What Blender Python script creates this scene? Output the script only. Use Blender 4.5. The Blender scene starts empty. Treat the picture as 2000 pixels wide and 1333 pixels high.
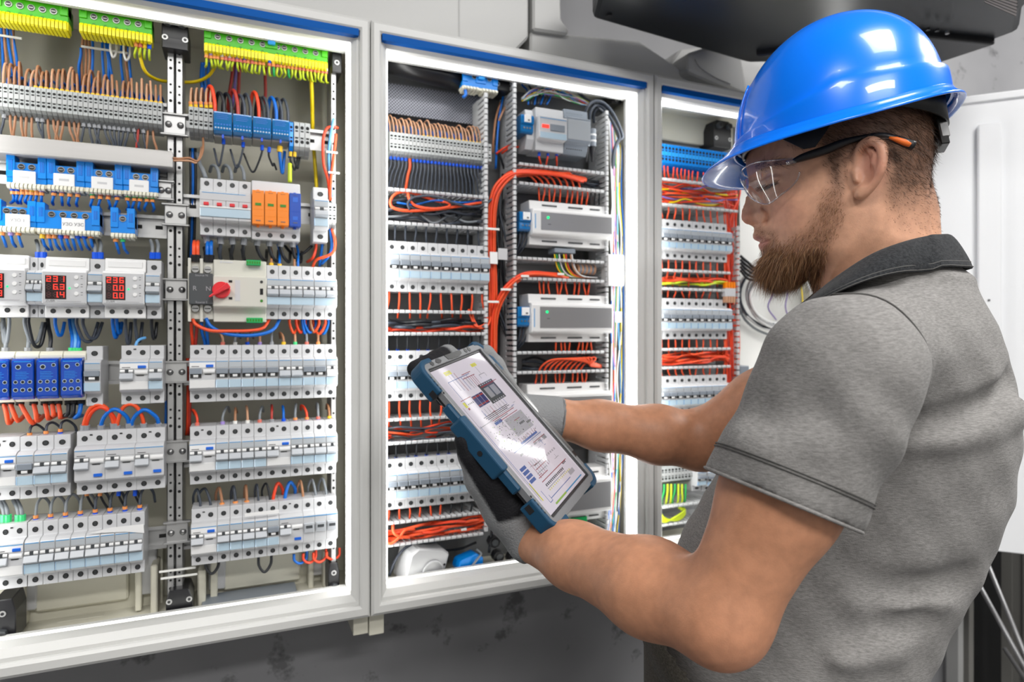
import bpy, bmesh, math, random
import numpy as np
from mathutils import Vector, Matrix
random.seed(7)
S = bpy.context.scene
COL = S.collection
W_, H_ = 2000, 1333
F = 1250.0; CX = 1000.0; CY = 655.0; CAMZ = 1.5
YAW = math.atan2(F, 2930.0)
SA, CA = math.sin(YAW), math.cos(YAW)
# camera right = (CA,-SA), forward = (SA,CA)
def ray(px, py):
    a = (px-CX)/F; b = (CY-py)/F
    return (CA*a+SA, -SA*a+CA, b)
def at(px, py, Y):                       # point of the wall-parallel plane at depth Y
    r = ray(px, py); t = Y/r[1]
    return Vector((r[0]*t, Y, CAMZ+r[2]*t))
def cam(px, py, z):                      # point at camera depth z
    r = ray(px, py)
    return Vector((r[0]*z, r[1]*z, CAMZ+r[2]*z))
def proj(p):
    xc = p[0]*CA-p[1]*SA; zc = p[0]*SA+p[1]*CA
    return (CX+F*xc/zc, CY-F*(p[2]-CAMZ)/zc, zc)

# ------------------------------------------------------------------ materials
MATS = {}
def mat(name, col, rough=0.5, metal=0.0, emit=None, estr=0.0, alpha=1.0, trans=0.0, spec=0.5, sss=0.0, coat=0.0, ior=1.45):
    if name in MATS: return MATS[name]
    m = bpy.data.materials.new(name); m.use_nodes = True
    b = m.node_tree.nodes['Principled BSDF']
    def s(k, v):
        if k in b.inputs: b.inputs[k].default_value = v
    s('Base Color', (*col, 1)); s('Roughness', rough); s('Metallic', metal); s('Specular IOR Level', spec)
    s('Alpha', alpha); s('Transmission Weight', trans); s('Subsurface Weight', sss); s('Coat Weight', coat); s('IOR', ior)
    if emit: s('Emission Color', (*emit, 1)); s('Emission Strength', estr)
    MATS[name] = m
    return m
def lin(h):
    h = h.lstrip('#'); c = [int(h[i:i+2], 16)/255 for i in (0, 2, 4)]
    return tuple(x/12.92 if x <= .04045 else ((x+.055)/1.055)**2.4 for x in c)
def noisy(name, c1, c2, scale=8.0, rough=0.6, detail=4, lo=.4, hi=.65, bump=0.0, metal=0.0, stretch=(1, 1, 1), c3=None):
    if name in MATS: return MATS[name]
    m = mat(name, c1, rough, metal); nt = m.node_tree; N = nt.nodes; L = nt.links; b = N['Principled BSDF']
    tc = N.new('ShaderNodeTexCoord'); mp = N.new('ShaderNodeMapping'); mp.inputs['Scale'].default_value = stretch
    nz = N.new('ShaderNodeTexNoise'); nz.inputs['Scale'].default_value = scale; nz.inputs['Detail'].default_value = detail
    cr = N.new('ShaderNodeValToRGB'); cr.color_ramp.elements[0].position = lo; cr.color_ramp.elements[1].position = hi
    cr.color_ramp.elements[0].color = (*c1, 1); cr.color_ramp.elements[1].color = (*c2, 1)
    if c3: e = cr.color_ramp.elements.new((lo+hi)/2); e.color = (*c3, 1)
    L.new(tc.outputs['Object'], mp.inputs['Vector']); L.new(mp.outputs[0], nz.inputs['Vector']); L.new(nz.outputs['Fac'], cr.inputs['Fac'])
    L.new(cr.outputs['Color'], b.inputs['Base Color'])
    if bump:
        bp = N.new('ShaderNodeBump'); bp.inputs['Strength'].default_value = bump; bp.inputs['Distance'].default_value = .002
        L.new(nz.outputs['Fac'], bp.inputs['Height']); L.new(bp.outputs[0], b.inputs['Normal'])
    return m
def M(k): return MATS[k]
mat('white_paint', (.74, .74, .72), .35)
mat('cream', (.66, .64, .54), .45)
mat('frame_white', (.60, .60, .585), .35)
mat('blue_gasket', (.0, .085, .36), .6, spec=.15)
mat('led', (1, 1, 1), .5, emit=(1, 1, .97), estr=10)
mat('led_head', (1, 1, 1), .5, emit=(1, 1, .97), estr=5)
mat('sill_fill_glow', (1, 1, 1), .5, emit=(1, 1, .95), estr=2.2)
mat('mcb', (.53, .535, .55), .3)
mat('mcb_white', (.70, .70, .70), .3)
mat('mcb_grey', (.22, .25, .29), .35)
mat('mcb_lever', (.42, .44, .47), .35)
mat('window_blue', (.42, .55, .65), .08, coat=.5)
mat('label_strip', (.42, .45, .48), .15, coat=.4)
mat('blue_line', (.02, .25, .55), .4)
mat('button_blue', (.01, .12, .60), .3)
mat('screw', (.035, .035, .035), .35, .6)
mat('screw_bright', (.30, .30, .30), .3, .9)
mat('black', (.012, .012, .014), .35)
mat('black_soft', (.02, .02, .024), .6)
mat('dark_grey', (.05, .055, .06), .45)
mat('zinc', (.42, .42, .42), .38, .75)
mat('zinc_dark', (.13, .13, .135), .45, .6)
mat('hole', (.01, .01, .01), .8)
mat('term_grey', (.40, .42, .42), .4)
mat('term_grey_dark', (.2, .21, .215), .5)
mat('tag_white', (.78, .78, .78), .5)
mat('term_blue', (.0, .22, .72), .3)
mat('term_blue_lt', (.03, .33, .82), .25)
mat('teeth_cream', (.70, .68, .56), .4)
mat('green', (.05, .42, .0), .35)
mat('green_dark', (.02, .2, .0), .4)
mat('yellow', (.80, .72, .0), .35)
mat('orange_bright', (.85, .22, .0), .35)
mat('green_conn', (.0, .38, .10), .35)
mat('red_led', (.5, .0, .0), .4, emit=(1, .05, .03), estr=1.6)
mat('green_led', (.0, .4, .12), .4, emit=(.01, .8, .22), estr=1.5)
mat('led_off', (.10, .035, .035), .3)
mat('screen_black', (.02, .008, .008), .1)
mat('text_grey', (.12, .12, .13), .5)
mat('text_dim', (.3, .3, .32), .5)
mat('alu_plate', (.33, .33, .34), .35, .6)
mat('duct', (.52, .53, .54), .5)
mat('duct_dark', (.30, .31, .32), .5)
for k, c in dict(w_brown=(.36, .17, .085), w_blue=(.0, .13, .55), w_red=(.75, .055, .015), w_orange=(.78, .085, .022), w_black=(.012, .014, .018), w_grey=(.20, .22, .24),
                 w_slate=(.045, .055, .075), w_yellow=(.75, .55, .0), w_yg=(.50, .62, .02), w_green=(.02, .35, .08), w_white=(.72, .72, .72), w_maroon=(.4, .03, .02),
                 w_lblue=(.12, .36, .70), w_violet=(.20, .13, .42), w_tan=(.50, .27, .16)).items():
    mat(k, c, .38)
mat('f_orange', (.75, .28, .08), .5); mat('f_yellow', (.80, .50, .02), .45); mat('f_white', (.75, .75, .72), .5); mat('f_blue', (.0, .08, .65), .4)
mat('f_green', (.05, .6, .2), .4); mat('f_grey', (.28, .29, .31), .4); mat('f_violet', (.35, .25, .6), .5); mat('f_red', (.65, .16, .12), .5)
mat('dist_cover', (.0, .055, .42), .08, coat=.6)
mat('dist_cover_lt', (.006, .14, .38), .06, coat=.6)
mat('ats_cream', (.58, .57, .51), .4)
mat('spd_blue', (.0, .06, .42), .35)
mat('red_knob', (.65, .01, .02), .35)
noisy('concrete_dark', lin('#6b6b6d'), lin('#7a7a7c'), 3, .8, 6, .3, .7, .15)
noisy('perf_back', (.26, .27, .30), (.33, .34, .37), 6, .5)
noisy('alu_cover', (.40, .39, .38), (.46, .45, .44), 4, .4, metal=.3, stretch=(.3, 1, 8))

# ------------------------------------------------------------------ mesh builder
class MB:
    def __init__(s): s.v = []; s.f = []; s.m = []
    def add(s, vs, fs, mi=0):
        o = len(s.v); s.v.extend([tuple(v) for v in vs]); s.f.extend([tuple(i+o for i in f) for f in fs]); s.m.extend([mi]*len(fs)); return s
    def box(s, x0, x1, y0, y1, z0, z1, mi=0):
        return s.add([(x0, y0, z0), (x1, y0, z0), (x1, y1, z0), (x0, y1, z0), (x0, y0, z1), (x1, y0, z1), (x1, y1, z1), (x0, y1, z1)],
                     [(0, 3, 2, 1), (4, 5, 6, 7), (0, 1, 5, 4), (1, 2, 6, 5), (2, 3, 7, 6), (3, 0, 4, 7)], mi)
    def prism(s, poly, x0, x1, mi=0, axis='x'):   # poly in (y,z) for x; (x,z) for y; (x,y) for z
        n = len(poly)
        def P(a, q): return (a, q[0], q[1]) if axis == 'x' else ((q[0], a, q[1]) if axis == 'y' else (q[0], q[1], a))
        vs = [P(x0, q) for q in poly]+[P(x1, q) for q in poly]
        area = sum(poly[i][0]*poly[(i+1) % n][1]-poly[(i+1) % n][0]*poly[i][1] for i in range(n))
        fs = [tuple(range(n))[::-1], tuple(range(n, 2*n))]+[(i, (i+1) % n, n+(i+1) % n, n+i) for i in range(n)]
        flip = (area < 0) != (axis == 'y')
        if flip: fs = [f[::-1] for f in fs]
        return s.add(vs, fs, mi)
    def cyl(s, p, q, r, r2=None, n=12, mi=0, cap=True):
        p = Vector(p); q = Vector(q); d = (q-p).normalized(); r2 = r if r2 is None else r2
        u = d.orthogonal().normalized(); w = d.cross(u)
        vs = []; fs = []
        for c, rr in ((p, r), (q, r2)):
            for i in range(n):
                a = 2*math.pi*i/n; vs.append(c+u*math.cos(a)*rr+w*math.sin(a)*rr)
        for i in range(n): fs.append((i, (i+1) % n, n+(i+1) % n, n+i))
        if cap: fs += [tuple(range(n))[::-1], tuple(range(n, 2*n))]
        return s.add(vs, fs, mi)
    def tube(s, pts, r, n=7, mi=0, cap=True):
        pts = [Vector(p) for p in pts]; k = len(pts); rr = r if isinstance(r, (list, tuple)) else [r]*k
        t = [(pts[min(i+1, k-1)]-pts[max(i-1, 0)]).normalized() for i in range(k)]
        u = t[0].orthogonal().normalized(); vs = []; fs = []
        for i in range(k):
            u = (u-t[i]*u.dot(t[i])); u = u.normalized() if u.length > 1e-6 else t[i].orthogonal().normalized()
            w = t[i].cross(u)
            for j in range(n):
                a = 2*math.pi*j/n; vs.append(pts[i]+(u*math.cos(a)+w*math.sin(a))*rr[i])
        for i in range(k-1):
            for j in range(n): fs.append((i*n+j, i*n+(j+1) % n, (i+1)*n+(j+1) % n, (i+1)*n+j))
        if cap: fs += [tuple(range(n))[::-1], tuple(range((k-1)*n, k*n))]
        return s.add(vs, fs, mi)
    def lathe(s, prof, c, ax='y', n=20, mi=0):     # prof: (r, h) along axis
        vs = []; fs = []; k = len(prof)
        for r, h in prof:
            for j in range(n):
                a = 2*math.pi*j/n; x, z = math.cos(a)*r, math.sin(a)*r
                vs.append((c[0]+x, c[1]+h, c[2]+z) if ax == 'y' else (c[0]+x, c[1]+z, c[2]+h))
        for i in range(k-1):
            for j in range(n): fs.append((i*n+j, i*n+(j+1) % n, (i+1)*n+(j+1) % n, (i+1)*n+j))
        fs += [tuple(range(n)), tuple(range((k-1)*n, k*n))]
        return s.add(vs, fs, mi)
    def mesh(s, name, mats, bevel=0, smooth=False, seg=1):
        me = bpy.data.meshes.new(name); me.from_pydata(s.v, [], s.f)
        for m in (mats if isinstance(mats, (list, tuple)) else [mats]): me.materials.append(M(m) if isinstance(m, str) else m)
        me.polygons.foreach_set('material_index', s.m)
        b = bmesh.new(); b.from_mesh(me); bmesh.ops.recalc_face_normals(b, faces=b.faces)
        if bevel:
            bmesh.ops.bevel(b, geom=[e for e in b.edges if len(e.link_faces) == 2 and e.calc_face_angle(0) > .5], offset=bevel, segments=seg, affect='EDGES', profile=.5, clamp_overlap=True)
        b.to_mesh(me); b.free()
        if smooth: me.polygons.foreach_set('use_smooth', [True]*len(me.polygons))
        return me
    def build(s, name, mats, parent=None, bevel=0, smooth=False, seg=1, loc=None):
        return link(name, s.mesh(name, mats, bevel, smooth, seg), parent, loc)
def link(name, me, parent=None, loc=None):
    o = bpy.data.objects.new(name, me); COL.objects.link(o)
    if parent: o.parent = parent
    if loc is not None: o.location = loc
    return o
def tag(o, label, cat, group=None, kind=None):
    o['label'] = label; o['category'] = cat
    if group: o['group'] = group
    if kind: o['kind'] = kind
    return o
def thing(name, label, cat, loc=(0, 0, 0), group=None):
    o = bpy.data.objects.new(name, None); o.empty_display_size = .02; COL.objects.link(o); o.location = loc
    return tag(o, label, cat, group)
def structure(o): o['kind'] = 'structure'; return o
def copy_tree(o, parent=None):
    c = o.copy(); COL.objects.link(c)
    if parent: c.parent = parent
    for ch in list(o.children): copy_tree(ch, c)
    return c
class Proto:                      # first use places the original, later uses copy it with its parts
    def __init__(s, make): s.make = make; s.o = None
    def put(s, loc, label, cat, group=None):
        if s.o is None: s.o = s.make(); o = s.o
        else: o = copy_tree(s.o)
        o.location = loc; tag(o, label, cat, group); return o
ORD = 'first second third fourth fifth sixth seventh eighth ninth tenth eleventh twelfth thirteenth fourteenth fifteenth sixteenth seventeenth eighteenth nineteenth twentieth'.split()
TENS = {2: 'twenty', 3: 'thirty', 4: 'forty'}
def nth(i, n=None):                # i from 0
    if n and i == n-1 and n > 1: return 'last'
    k = i+1
    if k <= 20: return ORD[i]
    if k % 10 == 0: return {30: 'thirtieth', 40: 'fortieth', 50: 'fiftieth'}[k]
    return TENS[k//10]+'-'+ORD[k % 10-1]
def spline(P, k=6):
    P = [Vector(p) for p in P]
    if len(P) < 3: return P
    Q = [P[0]*2-P[1]]+P+[P[-1]*2-P[-2]]; out = []
    for i in range(1, len(Q)-2):
        a, b, c, d = Q[i-1:i+3]
        for j in range(k):
            t = j/k
            out.append(.5*((2*b)+(c-a)*t+(2*a-5*b+4*c-d)*t*t+(3*b-a-3*c+d)*t**3))
    out.append(P[-1]); return out
def wire(P, r, m, label, group=None, ferr=None, name='wire', k=5, n=6, cat='wire', ferr2=None):
    if name == 'wire': name = {'slate': 'grey', 'tan': 'brown', 'lblue': 'blue', 'yg': 'earth', 'maroon': 'red'}.get(m[2:], m[2:])+'_wire'
    pts = spline(P, k)
    o = MB().tube(pts, r, n).build(name, m, None, smooth=True)
    tag(o, label, cat, group)
    for fe, a, d in ((ferr, pts[0], pts[1]-pts[0]), (ferr2, pts[-1], pts[-2]-pts[-1])):
        if fe:
            d = d.normalized(); L = max(.009, r*4)
            b = MB()
            fl = fe if isinstance(fe, (list, tuple)) else [fe]
            for i, ff in enumerate(fl): b.cyl(a+d*L*i/len(fl), a+d*L*(i+.92)/len(fl), r*1.65, n=8, mi=i)
            b.build('marker_sleeve', list(fl), o, smooth=False)
    return o
FONT = None
def text_mesh(name, body, size, m, parent, loc, rot=(math.pi/2, 0, 0), align='CENTER', extrude=.0001, space=1.0):
    c = bpy.data.curves.new(name, 'FONT'); c.body = body; c.size = size; c.align_x = align; c.align_y = 'CENTER'; c.extrude = extrude; c.space_character = space
    t = bpy.data.objects.new(name, c); COL.objects.link(t)
    me = bpy.data.meshes.new_from_object(t.evaluated_get(bpy.context.evaluated_depsgraph_get()))
    bpy.data.objects.remove(t); bpy.data.curves.remove(c)
    me.materials.clear(); me.materials.append(M(m) if isinstance(m, str) else m)
    o = link(name, me, parent, loc); o.rotation_euler = rot
    return o

# ------------------------------------------------------------------ camera and light
cd = bpy.data.cameras.new('camera'); co = bpy.data.objects.new('camera', cd); COL.objects.link(co); S.camera = co
cd.sensor_width = 36; cd.lens = 36*F/W_; cd.clip_start = .02
cd.shift_y = (CY-H_/2)/W_
co.location = (0, 0, CAMZ); co.rotation_euler = (math.pi/2, 0, -YAW)
cd.dof.use_dof = True; cd.dof.focus_distance = .70; cd.dof.aperture_fstop = 5.6
S.view_settings.view_transform = 'Standard'; S.view_settings.look = 'None'; S.view_settings.gamma = 1; S.view_settings.use_curve_mapping = False
S.view_settings.exposure = -.1
cy = S.cycles; cy.max_bounces = 6; cy.diffuse_bounces = 3; cy.glossy_bounces = 3; cy.transmission_bounces = 5; cy.transparent_max_bounces = 8; cy.caustics_reflective = False; cy.caustics_refractive = False; cy.use_adaptive_sampling = True; cy.adaptive_threshold = .03
w = bpy.data.worlds.new('world'); S.world = w; w.use_nodes = True
w.node_tree.nodes['Background'].inputs[0].default_value = (.80, .87, 1, 1); w.node_tree.nodes['Background'].inputs[1].default_value = .12
def area(name, loc, target, sx, sy, power, col=(1, 1, 1), spread=180):
    l = bpy.data.lights.new(name, 'AREA'); l.shape = 'RECTANGLE'; l.size = sx; l.size_y = sy; l.energy = power; l.color = col; l.spread = math.radians(spread)
    o = bpy.data.objects.new(name, l); COL.objects.link(o); o.location = loc
    d = Vector(target)-Vector(loc); o.rotation_euler = d.to_track_quat('-Z', 'Y').to_euler(); return o

# ------------------------------------------------------------------ room shell
YW = 1.24            # wall behind the cabinets
YF, YL, YB = 1.02, 1.085, 1.215   # cabinet frame front, lip back, back panel
YD = 1.08            # faces of the rail devices
def wall_mat():
    m = mat('wall_concrete', (.2, .2, .2), .75); nt = m.node_tree; N = nt.nodes; L = nt.links; b = N['Principled BSDF']
    tc = N.new('ShaderNodeTexCoord')
    n1 = N.new('ShaderNodeTexNoise'); n1.inputs['Scale'].default_value = 2.2; n1.inputs['Detail'].default_value = 3
    r1 = N.new('ShaderNodeValToRGB'); r1.color_ramp.elements[0].color = (.19, .19, .20, 1); r1.color_ramp.elements[1].color = (.29, .29, .30, 1)
    r1.color_ramp.elements[0].position = .3; r1.color_ramp.elements[1].position = .7
    n2 = N.new('ShaderNodeTexNoise'); n2.inputs['Scale'].default_value = 11; n2.inputs['Detail'].default_value = 5; n2.inputs['Roughness'].default_value = .62
    r2 = N.new('ShaderNodeValToRGB'); r2.color_ramp.elements[0].color = (1, 1, 1, 1); r2.color_ramp.elements[1].color = (.5, .5, .5, 1)
    r2.color_ramp.elements[0].position = .60; r2.color_ramp.elements[1].position = .66
    mx = N.new('ShaderNodeMixRGB'); mx.blend_type = 'MULTIPLY'; mx.inputs[0].default_value = 1
    for q in (n1, n2): L.new(tc.outputs['Object'], q.inputs['Vector'])
    L.new(n1.outputs['Fac'], r1.inputs['Fac']); L.new(n2.outputs['Fac'], r2.inputs['Fac'])
    L.new(r1.outputs[0], mx.inputs[1]); L.new(r2.outputs[0], mx.inputs[2]); L.new(mx.outputs[0], b.inputs['Base Color'])
    bp = N.new('ShaderNodeBump'); bp.inputs['Strength'].default_value = .12; L.new(n2.outputs['Fac'], bp.inputs['Height']); L.new(bp.outputs[0], b.inputs['Normal'])
    return m
wall_mat()
mat('ceiling_paint', (.45, .45, .46), .8); noisy('floor_concrete', (.14, .14, .145), (.19, .19, .195), 2, .6)
XL, XR, YN, ZC = -2.2, 3.4, -2.6, 2.9
structure(MB().box(XL, XR, YW, YW+.1, 0, ZC).build('wall_back', 'wall_concrete'))
structure(MB().box(XL-.1, XL, YN, YW, 0, ZC).build('wall_left', 'wall_concrete'))
structure(MB().box(XR, XR+.1, YN, YW, 0, ZC).build('wall_right', 'wall_concrete'))
structure(MB().box(XL, XR, YN-.1, YN, 0, ZC).build('wall_front', 'white_paint'))
structure(MB().box(XL-.1, XR+.1, YN-.1, YW+.1, -.1, 0).build('floor', 'floor_concrete'))
structure(MB().box(XL-.1, XR+.1, YN-.1, YW+.1, ZC, ZC+.1).build('ceiling', 'ceiling_paint'))
# ------------------------------------------------------------------ the three cabinets
ZT = (at(1034, 94, YF).z+at(1281, 145, YF).z+at(724, 39, YF).z)/3
ZB = (at(720, 1212, YF).z+at(1090, 1140, YF).z)/2
XS1 = at(724.5, 600, YF).x; XS2 = at(1280, 600, YF).x
def cabinet(name, label, xa, xb, part_x):
    t = thing(name, label, 'cabinet', ((xa+xb)/2, YF, ZB))
    ox, oz = (xa+xb)/2, ZB
    def sub(nm, b, m, **k):
        b.v = [(v[0]-ox, v[1]-YF, v[2]-oz) for v in b.v]; return b.build(nm, m, t, **k)
    fw = .0155; th = .019
    b = MB()
    # door frame: flat face, stepped inner lip
    prof = [(0, YW-.012), (0, YF+.004), (.004, YF), (fw-.003, YF), (fw, YF+.003), (fw, YF+.010), (fw+.004, YF+.010), (fw+.012, YF+.018), (fw+.012, YL), (.004, YL), (.004, YW-.012)]
    def ring(prof, k0, k1, k2, k3, mi=0):
        n = len(prof); vs = []
        for (cx, cz, sx, sz, ex, ez) in ((xa, ZB, 1, 1, k0, k3), (xb, ZB, -1, 1, k1, k3), (xb, ZT, -1, -1, k1, k2), (xa, ZT, 1, -1, k0, k2)):
            for (d, y) in prof: vs.append((cx+sx*d*ex, y, cz+sz*d*ez))
        fs = []
        for c in range(4):
            for i in range(n-1):
                a = c*n+i; e = ((c+1) % 4)*n+i; fs.append((a, a+1, e+1, e))
        return vs, fs
    vs, fs = ring(prof, 1, 1, 1.25, 1.25); b.add(vs, fs)
    sub('door_frame', b, 'frame_white', bevel=0)
    # box interior walls, behind the lip
    b = MB(); i0, i1, j0, j1 = xa+.012, xb-.012, ZB+.012, ZT-.012
    b.box(i0-.006, i0, YL-.002, YB, j0, j1); b.box(i1, i1+.006, YL-.002, YB, j0, j1); b.box(i0, i1, YL-.002, YB, j1, j1+.006); b.box(i0, i1, YL-.002, YB, j0-.006, j0)
    sub('side_wall', b, 'cream')
    sub('back_panel', MB().box(i0-.006, i1+.006, YB, YB+.008, j0-.006, j1+.006), 'cream')
    g = fw*1.25
    sub('blue_gasket', MB().box(xa+fw+.002, xb-fw-.002, YF+.002, YF+.03, ZT-g-.0095, ZT-g+.002), 'blue_gasket')
    # light strips along the two uprights and the head of the opening
    for x, sgn in ((xa+fw+.0125, 1), (xb-fw-.0125, -1)):
        sub('light_strip', MB().box(min(x, x+sgn*.002), max(x, x+sgn*.002), YF+.022, YF+.052, ZB+.04, ZT-.035), 'led')
    sub('light_strip', MB().box(xa+.04, xb-.04, YF+.034, YF+.052, ZT-g-.017, ZT-g-.0145), 'led_head')
    sub('light_strip', MB().box(xa+.04, xb-.04, YF+.046, YF+.056, ZB+g+.0135, ZB+g+.0150), 'sill_fill_glow')  # extra glowing strip on the sill, added to brighten the lower back plates
    return t
XA1 = XS1-.56
cab1 = cabinet('electrical_cabinet', 'white cabinet open at the left, crowded with breakers and green earth bars', XA1, XS1-.001, .3)
cab2 = cabinet('electrical_cabinet', 'white cabinet in the middle, behind the tablet, with red cable bundles', XS1+.001, XS2-.001, .3)
XS3 = XS2+.56
cab3 = cabinet('electrical_cabinet', 'white cabinet farthest along the wall, half hidden by the worker', XS2+.001, XS3, .3)
# mounting blocks below the seam
p = at(705, 1228, 1.06); q = at(737, 1222, 1.06)
for i, (cx, s) in enumerate(((690, 0), (721, 1))):
    a = at(cx, 1215, 1.06); c = at(cx+29, 1238, 1.06)
    tag(MB().box(a.x, c.x, 1.06, 1.20, c.z, ZB).build('joining_block', 'cream', bevel=.001), ['small cream block under the seam of the cabinets, on its left side', 'small cream block under the seam of the cabinets, on its right side'][i], 'block', 'cream blocks under the cabinet seam')
# ------------------------------------------------------------------ lamps
def ceiling_lamp(x, y, sx, sy, power, label):
    t = thing('ceiling_panel_light', label, 'ceiling light', (x, y, ZC-.02))
    MB().box(-sx/2-.02, sx/2+.02, -sy/2-.02, sy/2+.02, -.005, .02).build('housing', 'white_paint', t, bevel=.003)
    a = area('panel_lamp', (x, y, ZC-.035), (x, y, 0), sx, sy, power, (1, .985, .96))
ceiling_lamp(.85, -.25, .6, .6, 25, 'square ceiling light over the worker')
ceiling_lamp(-.7, -.7, .6, .6, 34, 'square ceiling light in front of the first cabinet')
ceiling_lamp(2.35, .25, .6, .6, 42, 'square ceiling light at the far end of the room')
ceiling_lamp(.3, -1.7, 1.2, .3, 62, 'long ceiling light behind the photographer')
# ------------------------------------------------------------------ rail devices: prototypes
def P(px, py, d=0.0): return at(px, py, YD+d)
PROF = [(.045, .0415), (0, .0415), (0, .0235), (-.011, .0225), (-.0165, .0195), (-.0165, -.0205), (-.012, -.0235), (0, -.0245), (0, -.0415), (.045, -.0415)]
def screw_part(t, x, z, y=0, r=.0036, nm='terminal_screw'):
    b = MB(); b.cyl((x, y+.001, z), (x, y-.0004, z), r, n=12, mi=0); b.cyl((x, y-.0004, z), (x, y-.0006, z), r*.62, n=10, mi=1)
    b.box(x-r*.6, x+r*.6, y-.0008, y-.0005, z-r*.12, z+r*.12, 0)
    return b.build(nm, ['screw', 'dark_grey'], t)
def root(nm):
    o = bpy.data.objects.new(nm, None); o.empty_display_size = .02; COL.objects.link(o); return o
def lever_parts(t, x, w, state):
    if state == 'up':
        MB().box(x-w*.46, x+w*.46, -.0225, -.0165, .0005, .0085).build('lever', 'mcb_grey', t, bevel=.0008)
        b = MB(); b.box(x-w*.42, x+w*.42, -.0185, -.0165, -.005, .0, 1); b.cyl((x-w*.18, -.0185, -.0024), (x+w*.18, -.0185, -.0024), .0022, n=8)
        b.build('lever_barrel', ['mcb_white', 'screw'], t)
    else:
        b = MB(); b.box(x-w*.46, x+w*.46, -.018, -.0165, .0035, .0085, 1); b.cyl((x-w*.44, -.0178, .006), (x-w*.12, -.0178, .006), .0023, n=8); b.cyl((x+w*.14, -.0178, .006), (x+w*.44, -.0178, .006), .0023, n=8)
        b.build('lever_barrel', ['mcb_white', 'dark_grey'], t)
        MB().prism([(-.0165, .003), (-.021, .0035), (-.026, -.004), (-.0165, -.0075)], x-w*.46, x+w*.46).build('lever', 'mcb_lever' if state == 'down' else 'mcb_white', t, bevel=.0006)
def mcb(state, poles=1, name='circuit_breaker'):
    def make():
        t = root(name); w = .0175
        b = MB()
        for i in range(poles):
            x = (i-(poles-1)/2)*w; b.prism(PROF, x-.0086, x+.0086)
        b.build('housing', 'mcb', t, bevel=.0007)
        b = MB(); W = w*poles
        b.box(-W/2+.0006, W/2-.0006, -.0171, -.0165, .0098, .0178, 0); b.box(-W/2+.001, W/2-.001, -.0173, -.0165, .0178, .0186, 1)
        b.build('rating_strip', ['label_strip', 'blue_line'], t)
        for i in range(poles):
            x = (i-(poles-1)/2)*w
            lever_parts(t, x, w, state)
            screw_part(t, x, .0315); screw_part(t, x, -.0335)
        b = MB(); b.box(-W/2+.0006, W/2-.0006, -.0178, -.0165, -.0198, -.0082, 0)
        if poles == 1: b.box(-W/2+.0002, -W/2+.0012, -.0182, -.0165, -.0198, -.0082, 1)
        b.build('label_window', ['window_blue', 'term_blue_lt'], t, bevel=.0004)
        return t
    return make
def rcd(state, name='residual_current_device', btn_low=False):
    def make():
        t = root(name); w = .0175
        b = MB(); b.prism(PROF, -.0174, .0174); b.box(-.003, .001, -.0006, 0, .035, .0375, 1)
        b.build('housing', ['mcb', 'screw'], t, bevel=.0007)
        b = MB(); b.box(-.0168, .0168, -.0171, -.0165, .0095, .0172, 0); b.box(-.0168, .0168, -.0173, -.0165, .0172, .018, 1); b.box(-.0145, -.0045, -.0174, -.017, .0107, .0117, 2)
        b.build('rating_strip', ['tag_white' if not btn_low else 'mcb', 'blue_line', 'text_grey'], t)
        bx = (.0045, .0145)
        bz = (.0098, .0138) if not btn_low else (-.0165, -.0125)
        MB().box(*bx, -.019, -.0165, *bz).build('test_button', 'button_blue', t, bevel=.0005)
        x = -.00875
        lever_parts(t, x, w, state)
        b = MB(); b.cyl((.001, -.0172, .004), (.0165, -.0172, .004), .0032, n=10); b.box(.003, .012, -.0175, -.0165, -.0008, .0002, 1)
        b.build('drum', ['mcb_white', 'screw'], t)
        if not btn_low: MB().box(-.0168, .0168, -.0176, -.0165, -.0198, -.0085).build('label_window', 'mcb_white', t, bevel=.0004)
        for x in (-.0085, .0085): screw_part(t, x, .0315); screw_part(t, x, -.0335)
        return t
    return make
def isolator():
    t = root('isolator_switch'); w = .0175
    b = MB()
    for i in range(4): b.prism(PROF, (i-1.5)*w-.0087, (i-1.5)*w+.0087)
    b.build('housing', 'mcb', t, bevel=.0007)
    b = MB(); b.box(-.034, .034, -.0172, -.0165, .0075, .0175); b.box(-.032, .027, -.0174, -.0165, .0172, .018, 1); b.build('rating_strip', ['mcb', 'blue_line'], t)
    MB().box(-.0345, .0345, -.0185, -.0165, -.017, -.0045).build('label_window', 'window_blue', t, bevel=.0008)
    MB().box(-.0345, .0345, -.019, -.0165, -.0045, -.0015).build('lever_bar', 'mcb_white', t, bevel=.0008)
    for i in range(4):
        x = (i-1.5)*w
        MB().box(x-.0035, x+.0035, -.020, -.0165, -.001, .0035).build('toggle', 'red_knob', t, bevel=.0006)
        screw_part(t, x, .034); screw_part(t, x, -.034)
    return t
def rocker():
    t = root('rocker_switch'); w = .0175
    b = MB()
    for i in range(3): b.prism(PROF, (i-1)*w-.0087, (i-1)*w+.0087)
    b.build('housing', 'mcb', t, bevel=.0007)
    MB().box(-.026, .026, -.0173, -.0165, .017, .018).build('rating_strip', 'blue_line', t)
    for i in range(3):
        x = (i-1)*w
        b = MB(); b.box(x-.0075, x+.0075, -.022, -.0165, -.006, .008, 0); b.box(x-.0055, x+.0055, -.0224, -.0165, .000, .0055, 1)
        b.build('rocker', ['mcb_lever', 'dark_grey'], t, bevel=.0005)
        screw_part(t, x, .0315); screw_part(t, x, -.0335)
    return t
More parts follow.
